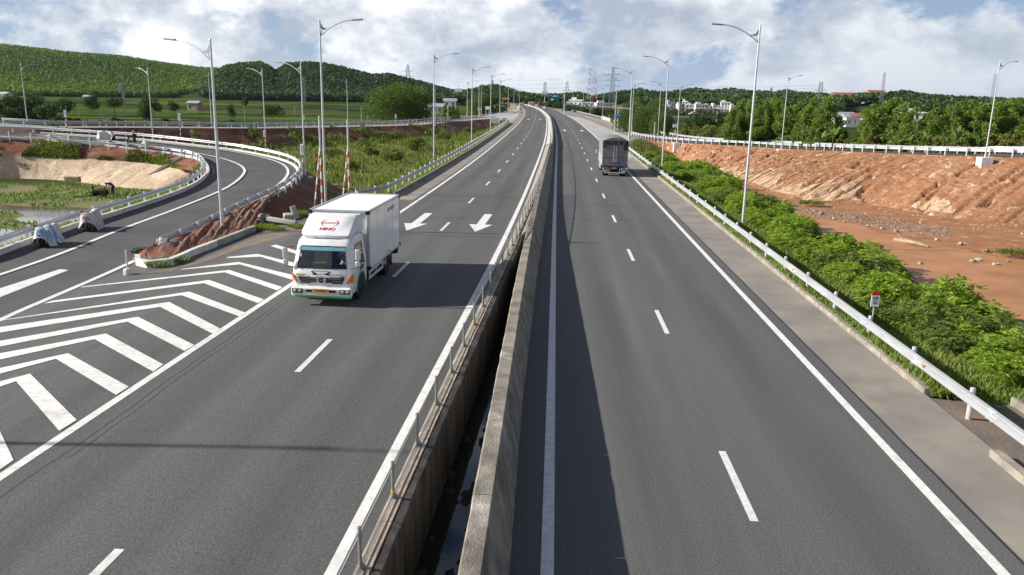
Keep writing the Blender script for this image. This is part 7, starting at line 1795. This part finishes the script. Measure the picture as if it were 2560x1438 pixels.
tower_px(1020, 162, 205, 1250, 14, 2.2, 9, 'power pylon on the dark hill right of the tall left lamp', 'pylon', 'power_pylon', arms=[(.5, 9), (.72, 8)], r=.2, sink=10)
tower_px(1231, 200, 225, 1100, 6, 2, 7, 'slim distant pylon behind the fourth left lamp', 'pylon', 'power_pylon', arms=[(.6, 4)], r=.3, sink=20)
tower_px(1926, 219, 246, 1000, 6, 1.6, 7, 'small distant pylon just above the feathery trees', 'pylon', 'power_pylon', arms=[(.7, 4)], r=.26, sink=20)
tower_px(2049, 205, 245, 620, 12, 2.0, 9, 'grey pylon rising over the feathery tree row', 'pylon', 'power_pylon', arms=[(.6, 4.5), (.78, 4)], r=.12, sink=16)
tower_px(2205, 182, 238, 820, 7, 1.4, 11, 'tall thin lattice mast on the right hill', 'mast', 'telecom_mast', r=.09, sink=8)
tower_px(2482, 185, 245, 500, 7, 1.6, 12, 'thin lattice mast beside the rightmost ramp lamp', 'mast', 'telecom_mast', r=.06, sink=14)
tower_px(310, 208, 262, 600, 6, 1.4, 8, 'faint small pylon in front of the long green hill', 'pylon', 'power_pylon', arms=[(.7, 3), (.85, 3)], r=.13, sink=2)
tower_px(760, 196, 252, 760, 8, 1.6, 8, 'faint pylon before the dark hill behind the loop bend lamp', 'pylon', 'power_pylon', arms=[(.7, 3), (.85, 3)], r=.16, sink=2)
q = PY(1146, 236, 900); t = thing('mast', (q.x, q.y, q.z), 'thin radio mast on the ridge behind the pointed house', 'mast'); b = MB(); b.tube([(0, 0, -3), (0, 0, 10)], [.3, .15], 5); b.build('mast_pole', MT['pylon'], t)
# power lines
def wire(a, c, sag, label):
    a, c = Vector(a), Vector(c); b = MB(); b.tube([a.lerp(c, i/24)-Vector((0, 0, sag*4*(i/24)*(1-i/24))) for i in range(25)], .07, 4, False)
    return b.build('power_line', MT['pylon'], None, label=label, cat='power line')
for k, (y0, y1, y2) in enumerate([(181, 188, 199), (192, 200, 212), (204, 212, 224)]):
    nm = ['top', 'middle', 'bottom'][k]
    wire(PY(1023, 178+k*8, 1250), PY(1522, y1, 720), 9, '%s power line from the dark hill to the big pylon' % nm)
    wire(PY(1538, y1, 720), PY(2049, 212+k*7, 620), 5, '%s power line from the big pylon to the right' % nm)
# field poles
for i, (x, yb, yt, Y) in enumerate([(312, 286, 228, 330), (395, 283, 255, 300), (490, 290, 255, 300), (612, 296, 258, 300), (738, 298, 268, 260), (904, 300, 267, 260), (920, 302, 284, 240), (255, 286, 270, 260), (197, 283, 260, 280), (1120, 297, 262, 228), (1636, 335, 305, 160), (1790, 325, 278, 170)]):
    q = PY(x, yb, Y); tp_ = PY(x, yt, Y); t = thing('utility_pole', (q.x, q.y, q.z), 'thin utility pole in the fields, %s from the list of left to right' % ordn[i] if 0 else ['pole below the faint pylon', 'pole beside the dark field tree', 'pole next to the brown hut', 'pole under the lone small tree', 'pole left of the sign supports', 'pole just right of the short slip lamp', 'short pole left of the big round tree', 'low dark stake in the left fields', 'dark stake near the rounded tree', 'pole among the four slender trees', 'dark stake left of the white board', 'concrete pole right of the low dark tree'][i]+', standing in the field', 'pole', 'utility poles in the fields')
    b = MB(); b.tube([(0, 0, -1.5), (0, 0, tp_.z-q.z)], [.16, .1], 6); b.build('shaft', MT['concrete'], t)

# expressway signs
MT['sign_green'] = gloss('green_sign_face', (.0, .13, .085), .4); MT['sign_blue'] = gloss('blue_sign_face', (.02, .10, .48), .4); MT['sign_orange'] = gloss('orange_sign_face', (.80, .36, .02), .4)
q = PY(1383, 276, 330); t = thing('green_sign', (q.x+3.2, q.y, 0), 'large green direction sign on a post beside the far bend', 'sign')
s = 330/FPX; cx = PY(1383, 244, 330); hw_, hz = 13.5*s, 8.6*s
b = MB(); b.tube([(1.2, 0, -1), (1.2, 0, cx.z+hz)], .2, 8); b.tube([(1.2, 0, cx.z), (-3.2-hw_*.5, 0, cx.z)], .12, 6); b.build('post', MT['steel'], t)
o_ = Vector((-3.2, -.25, cx.z)); b = MB(); b.bbox(o_, (2*hw_, .12, 2*hz), .02); pl = b.build('panel', MT['sign_green'], t)
for dx, dz, w, h, mm in [(-.55, .55, .36, .22, MT['sign_orange']), (.25, .62, .5, .1, MT['white_flat']), (.2, .3, .75, .13, MT['white_flat']), (.2, .45, .7, .06, MT['white_flat']), (.8, .45, .1, .3, MT['white_flat']), (.4, -.55, .26, .3, MT['sign_blue'])]:
    b = MB(); b.box(o_+Vector((dx*hw_, -.07, dz*hz)), (w*hw_, .02, h*hz)); b.build('sign_legend', mm, pl)
b = MB(); b.lathe([(.2*hw_, 0), (.2*hw_, .03)], 14, c=o_+Vector((-.25*hw_, -.1, -.55*hz)), axis='Y'); b.build('round_symbol', MT['white_flat'], pl)
q = PY(1264, 247, 420); t = thing('orange_sign', (q.x, q.y, .3), 'long orange board on posts left of the far bend', 'sign')
b = MB(); b.bbox((0, 0, q.z-.3), (3.9, .12, 1.0), .02); pl = b.build('panel', MT['sign_orange'], t)
b = MB(); b.box((0, -.08, q.z-.3), (2.6, .02, .26)); b.build('sign_legend', gloss('dark_orange_legend', (.4, .12, .01), .5), pl)
for x in (-1.4, 1.4): b = MB(); b.tube([(x, .1, -1), (x, .1, q.z+.1)], .08, 6); b.build('post', MT['steel'], t)
b = MB(); b.prism([(-1.9, -.0, 4.0), (-2.5, 0, q.z-.3), (-1.9, 0, q.z+.2)], (0, .1, 0)) if 0 else None
q = PY(1545, 290, 170); t = thing('blue_sign', (q.x, q.y, 0), 'pair of small blue signs on a red and white post', 'sign'); s = 170/FPX
b1, b2 = MB(), MB(); banded(b1, b2, (0, 0, -.3), (0, 0, 2.6), .06, 7); b1.build('red_bands', MT['red_band'], t); b2.build('white_bands', MT['white_band'], t)
b = MB(); b.tube([(0, 0, 2.6), (0, 0, PY(1545, 268, 170).z)], .06, 7); b.build('upper_pole', MT['steel'], t)
for dx in (-.32, .28): b = MB(); b.bbox((dx, -.1, q.z), (.56, .05, .68), .02); pl = b.build('panel', MT['sign_blue'], t); b = MB(); b.box((dx-.05, -.13, q.z+.1), (.14, .01, .16)); b.build('symbol', MT['white_flat'], pl)
# unfinished overhead arm at the ramp nose
pz = P(1573, 352, .1); zt = PY(1576, 273, pz.y).z; t = thing('gantry_arm', pz, 'bare steel sign arm reaching left from a striped post at the ramp nose', 'gantry')
b = MB(); b.tube([(0, 0, 2.2), (0, 0, zt+.3)], .14, 10); b.build('column', MT['steel'], t)
b1, b2 = MB(), MB(); banded(b1, b2, (0, 0, -.3), (0, 0, 2.2), .15, 6); b1.build('red_bands', MT['orange_band'], t); b2.build('white_bands', MT['white_band'], t)
e = PY(1484, 266, pz.y); b = MB(); b.tube([(0, 0, zt-.05), (e.x-pz.x, 0, e.z)], [.11, .07], 8); b.build('arm', MT['steel'], t)
q = PY(1219, 270, 255); t = thing('white_board', (q.x, q.y, .2), 'white board sign on two posts by the slip road merge', 'sign'); b = MB(); b.bbox((0, 0, q.z-.2), (1.4, .06, 1.0), .02); b.build('panel', MT['white_flat'], t)
for x in (-.5, .5): b = MB(); b.tube([(x, .05, -1.5), (x, .05, q.z)], .05, 6); b.build('post', MT['white_band'], t)
q = PY(1199, 273, 262); t = thing('grey_board', (q.x, q.y, .2), 'grey back of a sign board behind the merge lamps', 'sign'); b = MB(); b.bbox((0, 0, q.z-.2), (1.4, .06, .8), .02); b.build('panel', MT['alu'], t); b = MB(); b.tube([(0, .05, -1.5), (0, .05, q.z)], .06, 6); b.build('post', MT['white_band'], t)
q = PY(1689, 315, 160); t = thing('white_board', (q.x, q.y, -2.4), 'white notice board on a striped post behind the right ramp', 'sign'); b = MB(); b.bbox((0, 0, q.z+2.4), (1.05, .06, .62), .02); pl = b.build('panel', MT['white_flat'], t)
for dz in (-.12, .12): b = MB(); b.box((0, -.035, q.z+2.4+dz), (.8, .01, .07)); b.build('notice_lines', MT['alu'], pl)
b1, b2 = MB(), MB(); banded(b1, b2, (0, .06, -.3), (0, .06, q.z+2.3), .06, 7); b1.build('red_bands', MT['red_band'], t); b2.build('white_bands', MT['white_band'], t)
q = PY(1362, 234, 760); t = thing('billboard', (q.x, q.y, -4), 'white billboard with a purple stripe behind the far bend', 'billboard'); b = MB(); b.box((0, 0, q.z+4), (6.2, .3, 3.4)); pl = b.build('panel', MT['white_flat'], t); b = MB(); b.box((0, -.2, q.z+3.0), (5.8, .05, .9)); b.build('stripe', gloss('purple_print', (.28, .2, .42), .5), pl); b = MB(); b.tube([(0, .3, -1), (0, .3, q.z+3.5)], .3, 8); b.build('post', MT['steel'], t)
q = PY(1346, 258, 380); t = thing('warning_sign', (q.x, q.y, 0), 'yellow triangle above a blue plate at the far bend', 'sign'); b = MB(); b.tube([(0, 0, -1), (0, 0, q.z+.6)], .06, 6); b.build('post', MT['steel'], t); b = MB(); b.prism([(-.55, -.1, q.z), (.55, -.1, q.z), (0, -.1, q.z+.95)], (0, .04, 0)); b.build('triangle', MT['sign_orange'], t); b = MB(); b.box((0, -.1, q.z-.55), (.8, .04, .7)); b.build('plate', MT['sign_blue'], t)
q = PY(1341, 263, 380); t = thing('white_board', (q.x, q.y, 0), 'small white board beside the yellow triangle at the far bend', 'sign'); b = MB(); b.box((0, 0, q.z), (1.5, .06, 1.1)); b.build('panel', MT['white_flat'], t); b = MB(); b.tube([(0, .06, -1), (0, .06, q.z)], .06, 6); b.build('post', MT['steel'], t)
# concrete end walls
b = MB(); p0, p1 = P(1505, 297, 0), P(1527, 305, 0); d = p1-p0; b.bbox((0, 0, .4), (d.length, .5, 1.2), .04, Matrix.Rotation(math.atan2(d.y, d.x), 3, 'Z')); b.build('concrete_block_wall', MT['concrete'], None, loc=p0.lerp(p1, .5), label='pale concrete block between guardrail sections on the far right', cat='concrete block')
p0 = P(1237, 308, .3); b = MB(); b.bbox((0, 0, .7), (2.2, 1.2, 1.6), .05); b.bbox((2.4, .4, .7), (1.2, 1.0, 1.6), .05); b.build('concrete_abutment', MT['kerb_white'], None, loc=p0, label='pale concrete abutment at the end of the slip road bank', cat='concrete block')
# far vehicles
def small_car(p, rz, material, label, L_=4.2, W_=1.7, H_=1.45, van=False, cat='car'):
    t = thing('car', p, label, cat, None, rz); hl = L_/2
    prof = [(-hl, .35), (-hl, .75), (-hl*.55, .9), (-hl*.28, H_), (hl*.62, H_), (hl*.95, .95), (hl, .8), (hl, .35)] if not van else [(-hl, .35), (-hl, 1.0), (-hl*.82, H_), (hl, H_), (hl, .35)]
    b = MB(); b.prism([(y, -W_/2, z) for y, z in prof], (0, W_, 0)); b.build('body', material, t)
    b = MB(); b.prism([(-hl*.5, -W_/2-.01, .95), (-hl*.25, -W_/2-.01, H_-.08), (hl*.55, -W_/2-.01, H_-.08), (hl*.8, -W_/2-.01, .98)], (0, W_+.02, 0)); b.build('windows', MT['window'], t)
    for x in (-hl*.62, hl*.62):
        for y in (-W_/2+.08, W_/2-.08): b = MB(); b.lathe([(.31, -.1), (.31, .1)], 14, c=(x, y, .31), axis='Y'); b.build('wheel', MT['rubber'], t)
    return t
p = PY(1733, 284, 420); small_car((p.x, p.y, p.z-.7), .1, MT['white_paint'], 'white car on the distant road below the village')
p = PY(1746, 282, 425); small_car((p.x, p.y, p.z-.8), .1, gloss('faded_red_paint', (.5, .16, .14), .4), 'faded red van following the white car below the village', 4.6, 1.8, 1.9, True, 'van')
p = P(1362, 273.5, .02); small_car((p.x, p.y, 0), 1.4, gloss('silver_paint', (.5, .52, .55), .3, .3), 'silver car coming round the far bend on the right')
p = P(1304, 270, .42); tq = thing('distant_truck', (p.x, p.y, .4), 'small distant truck coming round the far bend on the left', 'truck')
b = MB(); b.bbox((0, 1.5, 1.9), (2.3, 5, 2.4), .04); b.build('cargo_box', mat('brownish_cargo', (.28, .25, .22), .8), tq); b = MB(); b.bbox((0, -1.8, 1.35), (2.1, 1.6, 1.9), .1); cb_ = b.build('cab', MT['white_paint'], tq); b = MB(); b.box((0, -2.62, 1.75), (1.8, .03, .7)); b.build('windscreen', MT['window'], cb_)
for sx in (-.95, .95):
    for y in (-1.8, 2.8): b = MB(); b.lathe([(.45, -.13), (.45, .13)], 14, c=(sx, y, .45), axis='X'); b.build('wheel', MT['rubber'], tq)
# low embankment road with a retaining strip far right
p0, p1 = PY(1600, 287, 430), PY(1860, 289, 430); b = MB(); b.box((0, 0, -.6), ((p1-p0).length, 8, 1.2)); b.build('distant_road', MT['shoulder'], kind='structure').location = p0.lerp(p1, .5)-Vector((0, 0, .9))

# paddy plots on the plain at left
rp = np.random.default_rng(17)
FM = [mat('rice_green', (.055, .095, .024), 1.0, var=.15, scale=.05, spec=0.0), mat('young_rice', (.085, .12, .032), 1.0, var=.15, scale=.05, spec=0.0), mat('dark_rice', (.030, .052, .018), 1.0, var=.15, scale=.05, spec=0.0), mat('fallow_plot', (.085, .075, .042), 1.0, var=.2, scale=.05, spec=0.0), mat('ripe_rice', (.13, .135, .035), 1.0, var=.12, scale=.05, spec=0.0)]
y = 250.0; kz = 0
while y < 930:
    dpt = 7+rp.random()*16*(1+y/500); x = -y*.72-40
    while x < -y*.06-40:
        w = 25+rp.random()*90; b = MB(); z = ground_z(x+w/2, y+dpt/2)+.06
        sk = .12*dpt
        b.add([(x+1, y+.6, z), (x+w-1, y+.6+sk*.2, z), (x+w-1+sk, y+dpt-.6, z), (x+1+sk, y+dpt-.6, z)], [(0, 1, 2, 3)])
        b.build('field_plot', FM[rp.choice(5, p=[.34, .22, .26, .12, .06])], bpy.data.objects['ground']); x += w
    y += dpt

# thin humid air over the whole place
b = MB(); b.box((0, 3350, 48.4), (9300, 7700, 107)); hz = b.build('haze', MT['white_flat'], kind='stuff')
m = bpy.data.materials.new('haze_air'); m.use_nodes = True; N = m.node_tree.nodes; N.clear()
o = N.new('ShaderNodeOutputMaterial'); v = N.new('ShaderNodeVolumePrincipled'); v.inputs['Density'].default_value = .00002; v.inputs['Color'].default_value = (.82, .89, 1, 1); v.inputs['Anisotropy'].default_value = .3
m.node_tree.links.new(v.outputs[0], o.inputs['Volume']); hz.data.materials.clear(); hz.data.materials.append(m)
hz['label'] = 'thin bluish haze filling the air over the plain'; hz['category'] = 'haze'
